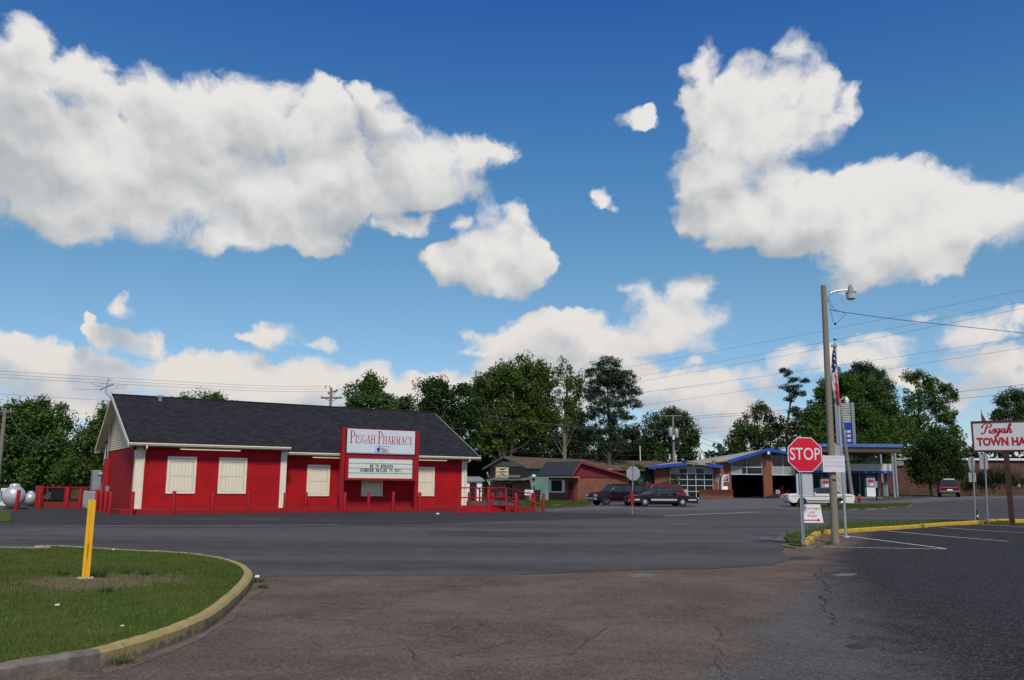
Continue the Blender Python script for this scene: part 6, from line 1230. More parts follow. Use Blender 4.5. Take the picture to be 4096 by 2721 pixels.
for path in ([f(468, 245), f(490, 300), f(520, 350), f(545, 355)], [f(595, 365), f(612, 390), f(560, 440), f(525, 470)], [f(480, 300), f(490, 380), f(508, 460)]): m = MB(); m.tube(path, .008, 5); m.build('loose_wire', m_wire, st)
m = MB(); m.tube([f(378, 213), f(400, 213)], .012, 6); m.build('bolt', m_steel, st); m = MB(); m.lathe([(0, -.03), (.035, -.03), (.035, .03), (0, .03)], f(524, 470), 8); m.build('clamp', m_dark, st); m = MB(); m.box(-.02, .09, -.16, -.07, 1.9, 1.93); m.build('step_peg', mat('brass', (.4, .3, .1), .4), st)
a = AT(*c6(748, 383), SB.y-.16); b = AT(*c6(1037, 592), SB.y-.16); cc = (a+b)/2; t = thing('cycle_shop_placard', 'faded white placard with pink lettering nailed to the street pole', 'sign', cc, R(2)); w, h = b.x-a.x, a.z-b.z
m = MB(); m.box(-w/2, w/2, -.008, .008, -h/2, h/2); m.build('board', mat('faded white board', (.66, .66, .70), .5, .04, 3), t); m_pink = mat('faded pink print', (.62, .40, .44), .6)
text('lettering', '-BLEVINS-', .1, m_pink, t, (0, -.0085, h*.36), width=w*.92, height=h*.14, th=.001); text('lettering', 'CYCLE SHACK', .1, m_pink, t, (0, -.0085, h*.10), width=w*.92, height=h*.15, th=.001, bold=.002); text('lettering', '256-632-3544', .1, mat('pink print', (.62, .28, .34), .6), t, (0, -.0085, -h*.14), width=w*.86, height=h*.13, th=.001, bold=.002)
m = MB()
for z in (.21, -.24): m.lathe([(.012, -.012), (.012, -.009)], (-.02, 0, z*h*2), 8, 'y')
m.build('nail', m_dark, t)
p = SB+Vector((-.13, .05, 1.75)); 
# flagpole
FB = G(*c6(1048, 1408)); tp = AT(*c8(523, 625), FB.y); fp = thing('flagpole', 'slim silver flagpole with a ball on top behind the parking kerb', 'flagpole', FB); l = tp-FB
m = MB(); m.tube([(0, 0, 0), l*.5, l], [.046, .043, .034], 12); m.build('shaft', mat('brushed aluminium', (.55, .57, .58), .35, .05, metal=.7), fp, smooth=True); m = MB(); m.lathe([(0, -.06), (.04, -.045), (.06, 0), (.04, .045), (0, .06)], l+Vector((0, 0, .09)), 14); m.build('ball', m_chrome, fp, smooth=True); m = MB(); m.box(l.x-.12, l.x+.05, l.y-.05, l.y+.05, l.z-.18, l.z-.10); m.build('truck', m_steel, fp); m = MB(); m.lathe([(.16, 0), (.15, .03), (.07, .05), (0, .05)], (0, 0, 0), 14); m.build('base_flange', m_steel, fp)
# the flag hangs in folds
fl0 = AT(*c8(505, 665), FB.y-.02); fl1 = AT(*c8(540, 1180), FB.y-.02); fo_ = thing('flag', 'limp striped flag with blue star field hanging from the silver flagpole', 'flag', fl0); 
nu, nv = 34, 60; vs_, fs_ = [], []; Hh = fl0.z-fl1.z; g_ = [AT(*c8(x, y), FB.y)-fl0 for x, y in ((512, 665), (520, 760), (528, 900), (540, 1050), (548, 1180))]
def lerpk(ks, t): i = min(int(t*(len(ks)-1)), len(ks)-2); q = t*(len(ks)-1)-i; return ks[i]*(1-q)+ks[i+1]*q
for j in range(nv+1):
    t_ = j/nv; c = lerpk(g_, t_); left = lerpk([.02, .10, .14, .14, .05], t_)*1.0
    for i in range(nu+1):
        s = i/nu; fold = math.sin(s*math.pi*5+t_*1.4); x = c.x-.02-left*(1-abs(math.cos(s*math.pi*2.5+t_*1.0)))*1.1+.06*s; vs_.append((x, fold*.07*(.3+t_)-.03, c.z+.04*math.sin(s*4)*t_))
fl = MB(); fl.v = vs_
for j in range(nv):
    for i in range(nu):
        s, t_ = i/nu, j/nv; fl.f.append((j*(nu+1)+i, j*(nu+1)+i+1, (j+1)*(nu+1)+i+1, (j+1)*(nu+1)+i))
        diag = s*.9+t_*1.15
        if t_ < .44+.06*math.sin(s*9): k = 0 if ((i//2+j//2) % 3 or i % 4 > 1) else 2
        else: k = 1 if int(s*9+t_*2.2) % 2 else 2
        fl.mi.append(k)
o = fl.build('cloth', [mat('flag blue', (.012, .018, .10), .8), mat('flag red', (.48, .015, .03), .8), mat('flag white', (.62, .62, .64), .8)], fo_, smooth=True)
so = o.modifiers.new('thick', 'SOLIDIFY'); so.thickness = .004

# ------------------------------------------------------------------ stop sign and its neighbours
def octagon(r): return [(r*math.cos(R(22.5+45*i)), r*math.sin(R(22.5+45*i))) for i in range(8)]
def upost(mb, x, y, h, w=.045):                       # U-channel post
    mb.prism([(x-w, y), (x-w*.5, y), (x-w*.35, y+.03), (x+w*.35, y+.03), (x+w*.5, y), (x+w, y), (x+w, y+.008), (x+w*.55, y+.008), (x+w*.4, y+.04), (x-w*.4, y+.04), (x-w*.55, y+.008), (x-w, y+.008)], h, 'z', -.05)
SS0 = G(*c6(518, 1522)); Y = SS0.y; ctr = AT(*c6(530, 371), Y); rr0 = abs(AT(*c6(744, 371), Y).x-AT(*c6(314, 371), Y).x)/2/math.cos(R(22.5))
t = thing('stop_sign', 'red octagonal stop sign facing the viewer on a steel channel post', 'sign', SS0, R(1)); m = MB(); upost(m, 0, 0, ctr.z-SS0.z+.35); m.build('post', m_steel, t)
zc = ctr.z-SS0.z; xo = ctr.x-SS0.x
m = MB(); m.prism([(a+xo, b+zc) for a, b in octagon(rr0)], .006, 'y', -.012); f_ = m.build('sign_face', mat('reflective white', (.70, .70, .72), .35), t); m = MB(); m.prism([(a+xo, b+zc) for a, b in octagon(rr0*.955)], .003, 'y', -.0155); m.build('red_field', mat('stop red', (.62, .008, .030), .4, .06, 3), f_)
text('lettering', 'STOP', .4, mat('stop white', (.66, .68, .72), .35), f_, (xo, -.018, zc), width=rr0*1.64, height=rr0*.66, bold=.002, th=.002)
m = MB()
for z in (zc+rr0*.74, zc-rr0*.74): m.lathe([(.012, -.021), (.012, -.016)], (xo-.01, 0, z), 8, 'y')
m.build('bolt', m_rust, f_)
a, b = AT(*c6(417, 602), Y+.06), AT(*c6(637, 880), Y+.06); m = MB(); x0, x1, z0, z1 = a.x-SS0.x, b.x-SS0.x, b.z-SS0.z, a.z-SS0.z; q = .04
m.prism([(x0+q, z0), (x1-q, z0), (x1, z0+q), (x1, z1-q), (x1-q, z1), (x0+q, z1), (x0, z1-q), (x0, z0+q)], .006, 'y', .045); m.build('rear_plate', mat('pale sign back', (.50, .53, .54), .45, .06, 2, metal=.2), t)
a, b = AT(*c6(485, 995), Y+.5), AT(*c6(760, 1227), Y+.5); w, h = (b.x-a.x), a.z-b.z; cc = (a+b)/2; t = thing('yard_sign', 'white yard sign with red writing and a red arrow behind the stop sign post', 'sign', (cc.x, cc.y, 0), R(6)); cz = cc.z
M2 = Matrix.Rotation(R(5), 4, 'Y'); bdm = MB(); bdm.prism([(-w*.46, -h/2), (w*.54, -h/2), (w*.42, h/2), (-w*.54, h/2)], .008, 'y', -.004); bo_ = bdm.build('board', m_white, t, loc=(0, 0, cz))
m_rd = mat('sign red print', (.50, .015, .03), .5)
for s, zf, wf, hf in (('Moonlight', .29, .84, .19), ('over', .08, .30, .12), ('Water', -.12, .50, .18)): text('lettering', s, .1, m_rd, bo_, (.0, -.0055, h*zf), width=w*wf, height=h*hf, bold=0, th=.0012, shear=-.1)
m = MB(); m.prism([(-w*.42, -h*.33), (w*.25, -h*.33), (w*.25, -h*.27), (w*.42, -h*.36), (w*.25, -h*.45), (w*.25, -h*.39), (-w*.42, -h*.39)], .003, 'y', -.0075); m.build('arrow', m_rd, bo_)
m = MB()
for x in (-.15, .15): m.tube([(x, .01, 0), (x, .01, cz)], .005, 5)
m.build('wire_stake', m_steel, t)

# back of the farther stop sign at the crossing
Y = 47.5; g0 = AT(*c3(2150, 1055), Y); g0 = G(*c3(2150, 1056)); Y = g0.y; ctr = AT(*c3(2165, 571), Y); r_ = abs(AT(*c3(2246, 571), Y).x-AT(*c3(2084, 571), Y).x)/2/math.cos(R(22.5)); t = thing('stop_sign', 'grey back of an octagonal sign, post wrapped red, by the plum sedan', 'sign', g0, R(4)); zc = ctr.z; xo = ctr.x-g0.x
m = MB(); m.prism([(a+xo, b+zc) for a, b in octagon(r_)], .006, 'y', .03); m.build('sign_plate', m_greymetal, t); m = MB(); m.tube([(0, 0, -.05), (xo*.9, 0, zc+r_*.9)], .035, 6); m.build('post', m_steel, t); z0, z1 = AT(*c3(2157, 945), Y).z, AT(*c3(2157, 775), Y).z; m = MB(); m.box(-.06, .09, -.045, .045, z0, z1); m.build('red_reflector', m_red, t)

# town hall sign
TB = G(*c7(1345, 1322)); Y = TB.y; TH = Frame((TB.x, TB.y, 0), 122); w0 = TH.on_v(*c7(935, 320), -.1); w0b = TH.on_v(*c7(965, 597), -.1); wR = 2.0
t = thing('town_hall_sign', 'white town hall sign board with red script on a brown steel post', 'sign', TB, TH.rz); cx_ = -.28
zt_, zb_ = w0[1], w0b[1]; wl = (w0[0]+w0b[0])/2+.02
print('th', w0, w0b, Y)
WH = -wl*2+cx_*0; xr_ = wl+WH
m = MB(); m.box(-.11, .11, -.11, .11, -.1, zb_-.06); m.build('post', mat('brown steel', (.055, .018, .018), .6, .2, 3), t, bevel=.01)
m = MB(); m.box(wl, xr_, -.12, .12, zt_-.03, zt_+.06); m.box(wl, xr_, -.12, .12, zb_-.06, zb_+.03); m.box(wl-.03, wl+.05, -.121, .121, zb_-.06, zt_+.06); m.box(xr_-.05, xr_+.03, -.121, .121, zb_-.06, zt_+.06); m.build('frame', mat('maroon frame', (.10, .012, .02), .5), t)
m = MB(); m.box(wl+.05, xr_-.05, -.10, .10, zb_+.03, zt_-.03); f_ = m.build('sign_face', mat('sign face', (.62, .64, .64), .45, .05, 1.5), t)
hh = zt_-zb_; text('lettering', 'TOWN HALL', .4, m_redletter, f_, (wl+WH/2+.03, -.104, zb_+hh*.30), width=WH*.90, height=hh*.30, bold=.02, th=.003)
# brush script
m = MB(); sc_ = hh*.33; ox, oz_ = wl+WH*.17, zb_+hh*.595
SCR = [[(.30, 1.0), (.22, .55), (.12, .12), (0, -.02), (-.12, .02), (-.14, .14)], [(-.22, .60), (-.18, .88), (.08, 1.08), (.42, 1.10), (.68, .94), (.62, .74), (.42, .62), (.22, .66)],
 [(.62, .44), (.62, .14), (.70, .04), (.82, .16), (.92, .34)], [(.64, .68), (.66, .74)], [(.92, .34), (1.10, .54), (1.12, .34), (1.10, .14), (.98, .02), (.88, .08)], [(1.08, .05), (1.20, .14), (1.30, .28)],
 [(1.62, .48), (1.44, .54), (1.32, .36), (1.36, .12), (1.50, .10), (1.62, .34)], [(1.64, .54), (1.58, .1), (1.50, -.28), (1.34, -.40), (1.24, -.26), (1.44, -.06), (1.72, .16), (1.84, .32)],
 [(2.12, .48), (1.96, .54), (1.84, .36), (1.88, .10), (2.02, .10), (2.12, .34)], [(2.14, .54), (2.10, .16), (2.18, .04), (2.34, .22)],
 [(2.34, .22), (2.56, .78), (2.56, 1.02), (2.46, .96), (2.42, .5), (2.38, .02)], [(2.40, .28), (2.54, .50), (2.66, .44), (2.64, .14), (2.74, .04), (2.88, .22)]]
for ks_, s in enumerate(SCR):
    if ks_ == 2: m.build('script_initial', m_redletter, f_); m = MB()
    c_ = catmull([Vector(q) for q in s], 5); n_ = len(c_); m.ribbon([(ox+q.x*sc_*.94+q.y*sc_*.22, oz_+q.y*sc_) for q in c_], [sc_*(.06+.11*abs((c_[min(i+1, n_-1)]-c_[max(i-1, 0)]).normalized().y)**1.5) for i in range(n_)], -.1)
m.build('script_lettering', m_redletter, f_)
# two sign backs at the far kerb
for (bx, by, px, plates, lab) in ((985, 1285, 950, [('shield', 910, 993, 650, 797), ('box', 920, 998, 810, 902)], 'tapered grey sign back with a small plate below, left of its taller neighbour'), (1105, 1275, 1070, [('box', 1022, 1117, 630, 775)], 'square grey sign back on a taller post nearest the town hall sign')):
    g0 = G(*c7(bx, by)); Y = g0.y; t = thing('road_sign_back', lab, 'sign', g0, 0); tp = AT(*c7(px+5, 612 if len(plates) == 1 else 660), Y)-g0; m = MB(); m.tube([(0, 0, -.05), tp], .04, 6); m.build('post', m_steel, t)
    for kd, x0, x1, y0, y1 in plates:
        a = AT(*c7(x0, y0), Y)-g0; b = AT(*c7(x1, y1), Y)-g0; m = MB(); w = b.x-a.x
        if kd == 'box': m.prism([(a.x, b.z), (b.x, b.z), (b.x, a.z), (a.x, a.z)], .008, 'y', .045)
        else: m.prism([(a.x+w*.24, b.z), (b.x-w*.24, b.z), (b.x, a.z-(a.z-b.z)*.35), (b.x-w*.1, a.z-(a.z-b.z)*.12), (a.x+w*.5, a.z), (a.x+w*.1, a.z-(a.z-b.z)*.12), (a.x, a.z-(a.z-b.z)*.35)], .008, 'y', .045)
        m.build('sign_plate', m_greymetal, t)
g0 = G(*c7(990, 1283)); t = thing('cable_marker', 'small dark marker wrapped round the foot of the tapered sign post', 'marker', g0+Vector((.0, -.1, 0))); m = MB(); m.tube([(0, 0, 0), (.02, 0, .25), (0, 0, .55)], [.07, .05, .06], 8); m.build('marker_body', m_dark, t); m = MB(); m.tube([(0, -.06, .2), (.02, -.06, .3)], .045, 8); m.build('white_band', m_white, t)
tp = AT(*c7(1040, 195), 120); t = thing('thin_spire', 'thin dark flag or spire top showing above the town hall sign', 'spire', (tp.x, 120, H(tp.x, 120))); m = MB(); m.tube([(0, 0, 0), (0, 0, tp.z-H(tp.x, 120))], [.12, .05], 8); m.build('mast', m_dark, t); m = MB(); z = tp.z-H(tp.x, 120); m.prism([(0, z-.4), (.5, z-1.4), (.6, z-3.0), (.05, z-3.1)], .15, 'y', -.07); m.build('furled_flag', mat('dull maroon cloth', (.12, .02, .05), .8), t)

# ------------------------------------------------------------------ vehicles (local +x is the nose)
def wheel(parent, x, y, r, w, rimm, style='cap'):
    s = -1 if y < 0 else 1; t = MB(); t.lathe([(r*.62, -w/2), (r*.9, -w/2), (r, -w*.35), (r, w*.35), (r*.9, w/2), (r*.62, w/2)], (x, y, r), 22, 'y'); o = t.build('wheel', m_tyre, parent, smooth=True)
    m = MB(); f = y+s*w*.46
    if style == 'cap': m.lathe([(r*.63, f-s*.08-y), (r*.60, f+s*.0-y), (r*.42, f+s*.012-y), (r*.25, f+s*.03-y), (0, f+s*.035-y)], (x, y, r), 22, 'y')
    else:
        m.lathe([(r*.64, f-s*.1-y), (r*.64, f-y), (r*.54, f+s*.0-y), (r*.52, f-s*.05-y), (0, f-s*.06-y)], (x, y, r), 22, 'y')
        for k in range(5):
            a = k*2*math.pi/5+.3; m.tube([(x, f-s*.02, r), (x+math.cos(a)*r*.56, f-s*.01, r+math.sin(a)*r*.56)], r*.085, 6)
        m.lathe([(r*.16, f-s*.06-y), (r*.14, f+s*.01-y), (0, f+s*.015-y)], (x, y, r), 10, 'y')
    m.build('rim', rimm, o, smooth=True)
def arch(x, r, z0, n=9): return [(x+r*math.cos(a), max(z0, .32+r*math.sin(a))) for a in [math.pi*(1-i/n) for i in range(n+1)]]
def car(name, label, cat, pos, az, d):
    rz = math.atan2(math.cos(R(az)), math.sin(R(az))); t = thing(name, label, cat, pos, rz); W2 = d['w']/2; z0 = d['z0']; wr = d['wr']
    bot = [(d['tail'], z0)]
    for x in sorted(d['wx']): bot += arch(x, wr+.07, z0)
    bot += [(d['nose'], z0)]; out = bot+d['top']
    # body shell with tumblehome: five slices across the width
    n = len(out); vs_ = []; ys = (-W2, -W2+.05, -W2+.22, W2-.22, W2-.05, W2); zmx = max(p[1] for p in out)
    for k, y in enumerate(ys):
        e = {0: 1.0, 1: .35, 2: 0, 3: 0, 4: .35, 5: 1.0}[k]
        for (x, z) in out:
            q = z-z0; sh = (.055*e if z > zmx-.22 else 0)+(.02*e if z < z0+.08 else 0); xx = x-(x-(d['nose']+d['tail'])/2)*.018*e; vs_.append((xx, y*(1-.02*e*(z > zmx-.3)), z-sh if z > z0+.3 else z+sh*.4))
    fs_ = [tuple(range(n))[::-1], tuple(range(5*n, 6*n))]
    for k in range(5): fs_ += [(k*n+i, k*n+(i+1) % n, (k+1)*n+(i+1) % n, (k+1)*n+i) for i in range(n)]
    m = MB(); m._a(vs_, fs_); body = m.build('body', d['paint'], t, smooth=True, bevel=.012)
    m = MB(); m.box(min(d['wx'])-wr-.05, max(d['wx'])+wr+.05, -W2+.26, W2-.26, z0-.02, z0+.45); m.build('chassis', m_dark, t)
    b0, b1, r1, r0 = d['cab']; zb, zr = d['belt'], d['roof']                       # rear base, front base, front roof, rear roof (x)
    wb, wt_ = W2-.07, W2-d.get('tumble', .2)
    def P(x, z, s): f = (z-zb)/(zr-zb); return s*(wb+(wt_-wb)*f)
    m = MB(); m.hexa([(b0, -wb, zb-.04), (b1, -wb, zb-.04), (b1, wb, zb-.04), (b0, wb, zb-.04)], [(r0, -wt_, zr), (r1, -wt_, zr), (r1, wt_, zr), (r0, wt_, zr)]); m.build('cabin', d.get('roofpaint', d['paint']), t, smooth=True, bevel=.045)
    m = MB(); m.box(r0+.1, r1-.1, -wt_+.1, wt_-.1, zr-.0, zr+.012); 
    for (xa, xb, xc, xd, za, zc) in d['glass']:                                    # bottom rear, bottom front, top front, top rear
        for s in (-1, 1):
            g = MB(); o_ = .03*s
            q = [(xa, za), (xb, za), (xc, zc), (xd, zc)]; A = [(x, P(x, z, s)+o_, z) for x, z in q]; B = [(x, P(x, z, s)-o_*.8, z) for x, z in q]; g._a(A+B, [(0, 1, 2, 3), (7, 6, 5, 4), (0, 4, 5, 1), (1, 5, 6, 2), (2, 6, 7, 3), (3, 7, 4, 0)]); g.build('window', m_carglass, t)
            if d.get('trim'):
                tr = MB(); tr.tube([(x, y+s*.008, z) for (x, y, z) in A]+[(A[0][0], A[0][1]+s*.008, A[0][2])], .009, 5); tr.build('window_trim', m_chrome, t)
    for (xb, xt, sgn, nm) in ((b1, r1, 1, 'windscreen'), (b0, r0, -1, 'rear_window')):
        f0, f1 = .13, .88; xa = xb+(xt-xb)*f0+.022*sgn; xc = xb+(xt-xb)*f1+.022*sgn; za, zc = zb+(zr-zb)*f0, zb+(zr-zb)*f1
        if abs(xt-xb) < .02: xa, xc = xb+.02*sgn, xb+.02*sgn
        g = MB(); q = .10; A = [(xa, -P(0, za, 1)+q, za), (xa, P(0, za, 1)-q, za), (xc, P(0, zc, 1)-q, zc), (xc, -P(0, zc, 1)+q, zc)]; B = [(x-.05*sgn, y, z-.03) for x, y, z in A]; g._a(A+B, [(0, 1, 2, 3), (7, 6, 5, 4), (0, 4, 5, 1), (1, 5, 6, 2), (2, 6, 7, 3), (3, 7, 4, 0)]); g.build(nm, m_carglass, t)
    for x in d['wx']:
        for y in (-W2+.13, W2-.13): wheel(t, x, y, wr, .2, d['rim'], d.get('rs', 'cap'))
    for nm, x0, x1, z0_, z1_, mm in d.get('ends', []):
        m = MB(); m.box(x0, x1, -W2+.03, W2-.03, z0_, z1_); m.build(nm, mm, t, bevel=.03)
    for nm, x0, x1, ya, yb, z0_, z1_, mm in d.get('pairs', []):
        for s in (-1, 1): m = MB(); m.box(x0, x1, min(s*ya, s*yb), max(s*ya, s*yb), z0_, z1_); m.build(nm, mm, t, bevel=.01)
    for nm, xa, xb, za, th, mm in d.get('strips', []):
        for s in (-1, 1): m = MB(); y = s*(W2+.002); m.box(xa, xb, min(y, y+s*.014), max(y, y+s*.014), za-th/2, za+th/2); m.build(nm, mm, t)
    for s in (-1, 1): m = MB(); x = d['mirror']; y0 = s*(W2-.03); m.box(x-.06, x+.06, min(y0, y0+s*.2), max(y0, y0+s*.2), zb-.0, zb+.14); m.build('mirror', d['paint'], t, bevel=.02)
    return t
def carpaint(name, c, r=.34, met=0, var=.05):
    m = mat(name, c, r, var, 2, metal=met, spec=.28); m.node_tree.nodes['Principled BSDF'].inputs['Coat Weight'].default_value = .2; m.node_tree.nodes['Principled BSDF'].inputs['Coat Roughness'].default_value = .08; return m
m_hl = mat('lamp lens', (.62, .64, .66), .12, .05); m_tl = mat('tail lens', (.35, .01, .015), .2); m_am = mat('amber lens', (.55, .18, .02), .2)
pt_sedan = carpaint('dark plum paint', (.012, .005, .010)); pt_suv = carpaint('dark maroon paint', (.014, .005, .006)); pt_red = carpaint('red wagon paint', (.17, .008, .016)); pt_white = carpaint('aged white paint', (.66, .64, .58), .3, 0); pt_pick = carpaint('faded red paint', (.10, .007, .010), .35)
m_bright = mat('bright trim', (.60, .60, .62), .35, .05, metal=.4); m_whitewall = mat('wheel cover', (.52, .53, .54), .25, .05, metal=.6)
ps_ = G(*c4(1500, 932))
sedan = dict(w=1.95, z0=.24, wr=.34, wx=(-1.55, 1.42), nose=2.62, tail=-2.70, belt=.90, roof=1.37, top=[(2.70, .46), (2.68, .66), (2.45, .76), (1.3, .92), (-1.7, .95), (-2.5, .90), (-2.72, .72), (-2.76, .45)], cab=(-2.0, 1.25, .22, -.95), tumble=.26, trim=True,
    glass=[(-1.22, -.36, -.40, -.86, .95, 1.30), (-.28, .90, .18, -.32, .95, 1.30)], paint=pt_sedan, rim=m_whitewall, ends=[('bumper', 2.58, 2.80, .36, .52, m_chrome), ('bumper', -2.86, -2.66, .38, .54, m_chrome)],
    pairs=[('headlight', 2.60, 2.712, .45, .88, .56, .69, m_hl), ('taillight', -2.775, -2.70, .45, .9, .60, .74, m_tl)], strips=[('chrome_strip', -2.4, -1.98, .52, .12, m_bright), ('chrome_strip', -1.10, .96, .52, .12, m_bright), ('chrome_strip', 1.86, 2.5, .52, .10, m_bright), ('door_handle', -.62, -.44, .86, .04, m_chrome), ('door_handle', .30, .48, .86, .04, m_chrome)], mirror=.78)
car('parked_sedan', 'long dark plum sedan with chrome side strip facing right before the garage', 'car', (ps_.x, ps_.y, ps_.z+.014), 82, sedan)
def suv(paint, name, label, pos, az, rim=m_chrome, rs='spoke'):
    d = dict(w=1.80, z0=.36, wr=.36, wx=(-1.42, 1.42), nose=2.22, tail=-2.30, belt=1.02, roof=1.66, top=[(2.36, .60), (2.34, .88), (2.15, .98), (1.25, 1.06), (-2.2, 1.06), (-2.34, 1.0), (-2.36, .6)], cab=(-2.26, 1.15, .52, -2.02), tumble=.20,
        glass=[(-2.0, -1.16, -1.16, -1.88, 1.08, 1.54), (-1.06, -.22, -.22, -1.06, 1.08, 1.54), (-.14, .86, .50, -.14, 1.08, 1.54)], paint=paint, rim=rim, rs=rs, ends=[('bumper', 2.24, 2.44, .44, .62, m_greymetal), ('bumper', -2.46, -2.28, .44, .64, m_greymetal)],
        pairs=[('headlight', 2.25, 2.365, .48, .84, .70, .88, m_hl), ('taillight', -2.375, -2.3, .68, .86, .72, 1.0, m_tl), ('indicator', 2.24, 2.37, .845, .895, .70, .86, m_am), ('roof_rail', -1.7, .2, .56, .60, 1.665, 1.72, m_black)], strips=[('side_strip', -1.0, .98, .62, .07, m_chrome), ('door_handle', -.95, -.80, .92, .03, m_black), ('door_handle', .0, .15, .92, .03, m_black)], mirror=.86)
    return car(name, label, 'car', pos, az, d)
p = G(*c4(905, 918)); suv(pt_suv, 'parked_suv', 'dark maroon off-roader facing left with silver five-spoke wheels behind the octagonal sign back', (p.x, p.y, p.z+.014), 248)
p = AT(*c4(1430, 880), 74); suv(pt_red, 'parked_suv', 'red off-roader facing left, half hidden behind the plum sedan', (p.x, 74, H(p.x, 74)+.014), 258)
p = G(*c6(668, 1026))
coupe = dict(w=1.98, z0=.28, wr=.35, wx=(-1.72, 1.55), nose=2.34, tail=-2.85, belt=.98, roof=1.46, top=[(2.62, .46), (2.66, .60), (2.60, .90), (2.3, .98), (1.0, 1.02), (-1.9, 1.02), (-2.7, 1.0), (-3.0, .90), (-2.98, .55), (-2.9, .42)], cab=(-2.0, .70, .02, -.95), tumble=.24, trim=True, roofpaint=mat('black vinyl', (.012, .012, .013), .55),
    glass=[(-1.15, -.50, -.50, -.78, 1.03, 1.38), (-.44, .52, .0, -.44, 1.03, 1.38)], paint=pt_white, rim=m_chrome, rs='spoke', ends=[('bumper', 2.50, 2.72, .38, .52, m_chrome), ('bumper', -3.06, -2.84, .40, .54, m_chrome)],
    pairs=[('headlight', 2.58, 2.67, .5, .9, .60, .82, m_hl), ('taillight', -3.01, -2.94, .55, .88, .62, .80, m_tl)], strips=[('side_stripe', -1.28, 1.12, .47, .10, m_chrome), ('trim_line', -2.8, 2.4, .83, .02, m_chrome), ('door_handle', -.62, -.45, .80, .03, m_chrome)], mirror=.45)
car('parked_coupe', 'white two door classic coupe with black vinyl roof facing left behind the stop sign', 'car', (p.x, p.y, p.z+.014), 268, coupe).scale = (.93, .95, 1)
Yt = 93; p = AT(*c7(725, 1050), Yt); hp = G(*c7(725, 1050)).z
truck = dict(w=2.02, z0=.46, wr=.38, wx=(-1.4, 1.45), nose=2.2, tail=-2.25, belt=1.12, roof=1.78, top=[(2.34, .62), (2.34, 1.0), (2.2, 1.12), (1.1, 1.16), (-2.25, 1.16), (-2.33, 1.1), (-2.33, .6)], cab=(-2.28, 1.05, .55, -2.06), tumble=.24,
    glass=[(-2.0, -.9, -.9, -1.9, 1.2, 1.68), (-.8, .8, .48, -.8, 1.2, 1.68)], paint=pt_pick, rim=m_greymetal, ends=[('bumper', 2.26, 2.46, .5, .66, m_chrome), ('bumper', -2.50, -2.30, .50, .66, m_chrome)],
    pairs=[('headlight', 2.28, 2.36, .5, .88, .74, .94, m_hl), ('taillight', -2.36, -2.3, .80, .98, .74, 1.12, m_tl)], strips=[], mirror=.8)
tt = car('parked_pickup', 'red off-road wagon seen from behind, parked under the round tree by the brick wall', 'car', (p.x, Yt, H(p.x, Yt)+.014), 23, truck)
m = MB(); m.box(-2.352, -2.338, -.24, .24, .68, .80); m.build('number_plate', m_white, tt); m = MB(); m.box(-2.36, -2.335, -.75, .75, .96, 1.02); m.build('tailgate_trim', m_chrome, tt); m = MB(); m.box(-2.1, -1.2, -.5, .5, 1.785, 1.87); m.build('roof_rack', m_white, tt)

# ------------------------------------------------------------------ overhead wires
def wire(label, pts, r=.012, sag=0, name='power_line'):
    q = [AT(*c, Y) for c, Y in pts]; path = []
    if len(q) == 2:
        n = 16; path = [q[0].lerp(q[1], i/n)+Vector((0, 0, -sag*4*(i/n)*(1-i/n))) for i in range(n+1)]
    else: path = catmull([v.copy() for v in q], 6)
    o = path[0]; m = MB(); m.tube([v-o for v in path], r, 5); x = m.build(name, m_wire, None, smooth=True, loc=o); tag(x, label, 'power line', 'overhead lines'); return x
f1 = lambda x, y: c1(x, y)
for k, (ya, yb, yc) in enumerate(((10, 145, 152), (42, 170, 177), (72, 195, 203))):
    wire(('topmost', 'middle', 'lowest')[k]+' of three thin lines from the left edge to the crossarm pole', [((c1(-60, ya-4)), 62), ((c1(2361, yb)), 78), (c2((990, 960, 975)[k], yc), 86)], .011)
wire('single thin line crossing the sky below the rooftop antenna', [(c1(-60, 222), 60), (c1(1040, 290), 66), (c1(2361, 372), 80)], .010)
wire('thick sagging service cable from the left edge pole to the gable mast', [(c1(90, 395), 60), ((205/1, 1780-35), 57), (((460/3.564), 1560+745/3.564), 54), (((730/3.564), 1560+785/3.564), 52), (((980/3.564), 1560+730/3.564), 50), (((1300/3.564), 1560+540/3.564), 49), (((1500/3.564), 1560+410/3.564), 48.5)][:1]+[(((250/3.564), 1560+540/3.564), 57), (((460/3.564), 1560+720/3.564), 54), (((730/3.564), 1560+785/3.564), 52), (((980/3.564), 1560+730/3.564), 50), (((1300/3.564), 1560+540/3.564), 49), (((1500/3.564), 1560+410/3.564), 48.5)], .022, name='service_cable')
wire('thin sagging line low before the left trees', [((60/3.564, 1560+700/3.564), 60), ((450/3.564, 1560+865/3.564), 60), ((700/3.564, 1560+860/3.564), 60), ((1400/3.564, 1560+690/3.564), 60)], .009)
wire('upper straight line before the left trees', [((0, 1560+650/3.564), 64), ((1380/3.564, 1560+685/3.564), 64)], .009)
for k, (a, b, c) in enumerate((((100, 490), (1300, 650), (1960, 680)), ((100, 478), (1300, 660), (1960, 672)), ((-20, 440), (700, 600), (1960, 676)))):
    wire(('first', 'second', 'third')[k]+' line of the bundle dropping from the crossarm pole to the transformer pole', [(c2(1085, (185, 262, 175)[k]), 86), (c4b(*a) if k < 2 else c4b(-60+200, 500), 88), (c4b(*b), 97), (c4b(*c), 106)], .014)
wire('line from the pharmacy ridge end across the dark trees to the transformer pole', [(c4b(390, 658), 84), (c4b(1300, 757), 96), (c4b(1975, 768), 106)], .012)
wire('low line crossing just above the brown shop roof', [(c4b(540, 810), 84), (c4b(1300, 850), 97), (c4b(1975, 852), 106), (c4b(2361, 835), 110)], .012)
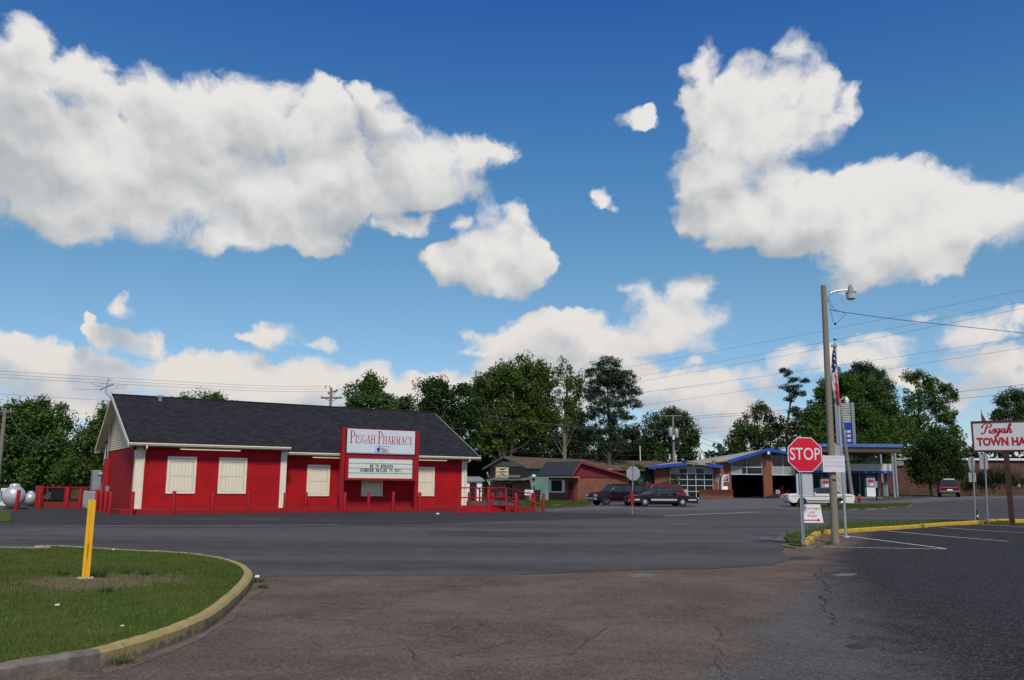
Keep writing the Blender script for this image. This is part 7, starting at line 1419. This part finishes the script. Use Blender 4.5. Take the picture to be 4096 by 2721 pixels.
wire('faint high line across the tall trees', [(c4b(300, 498), 95), (c4b(1100, 470), 98), (c4b(1700, 405), 104), (c4b(2361, 330), 108)], .011)
cR5 = lambda x, y: (2800+x*.549, 1350+y*.549)
k2 = 4096/2360.
for lab, pts, r in (('highest thin line rising to the upper right edge', [((1400*k2, 855*k2), 100), ((1880*k2, 766*k2), 80), ((2400*k2, 660*k2), 66)], .011), ('second thin line rising to the right edge below the highest', [((1400*k2, 880*k2), 100), ((1880*k2, 792*k2), 80), ((2400*k2, 686*k2), 66)], .011), ('third thin line rising to the right edge, close under the second', [((1400*k2, 893*k2), 100), ((1880*k2, 806*k2), 80), ((2400*k2, 702*k2), 66)], .011),
    ('fourth rising line, passing behind the flag', [((1480*k2, 905*k2), 100), ((1880*k2, 850*k2), 82), ((2400*k2, 772*k2), 68)], .011), ('fifth rising line, crossing the slender pine', [((1480*k2, 935*k2), 100), ((1880*k2, 876*k2), 82), ((2400*k2, 795*k2), 68)], .011),
    ('upper dark cable running from the transformer pole to the right edge', [(c4b(1985, 582), 106), (cR5(900, 505), 100), (cR5(1800, 405), 92), (cR5(2420, 335), 86)], .020), ('lower dark cable running from the transformer pole to the right edge', [(c4b(1985, 595), 106), (cR5(900, 530), 100), (cR5(1800, 453), 92), (cR5(2420, 395), 86)], .020),
    ('cable sloping down right behind the garage roof, upper', [(c5(478, 30), 106), (c5(880, 180), 112), (c5(1250, 290), 116)], .022), ('cable sloping down right behind the garage roof, lower', [(c5(478, 90), 106), (c5(870, 240), 112), (c5(1160, 345), 116)], .022),
    ('thin line from transformer pole to far pole upper crossarm', [(c5(478, 62), 106), (c5(900, 45), 114), (c5(1300, 14), 122)], .013), ('thin line from transformer pole to far pole lower crossarm', [(c5(478, 240), 106), (c5(900, 115), 114), (c5(1265, 75), 122)], .011)):
    wire(lab, pts, r)
wire('twisted service cable from the street pole lamp bracket to the right edge', [(c8(470, 342), SB.y), (c8(600, 368), SB.y+.5), (c8(980, 420), SB.y+2), (c8(1307, 458), SB.y+3.5), ((4150, 1338), SB.y+7)], .012, name='service_cable')
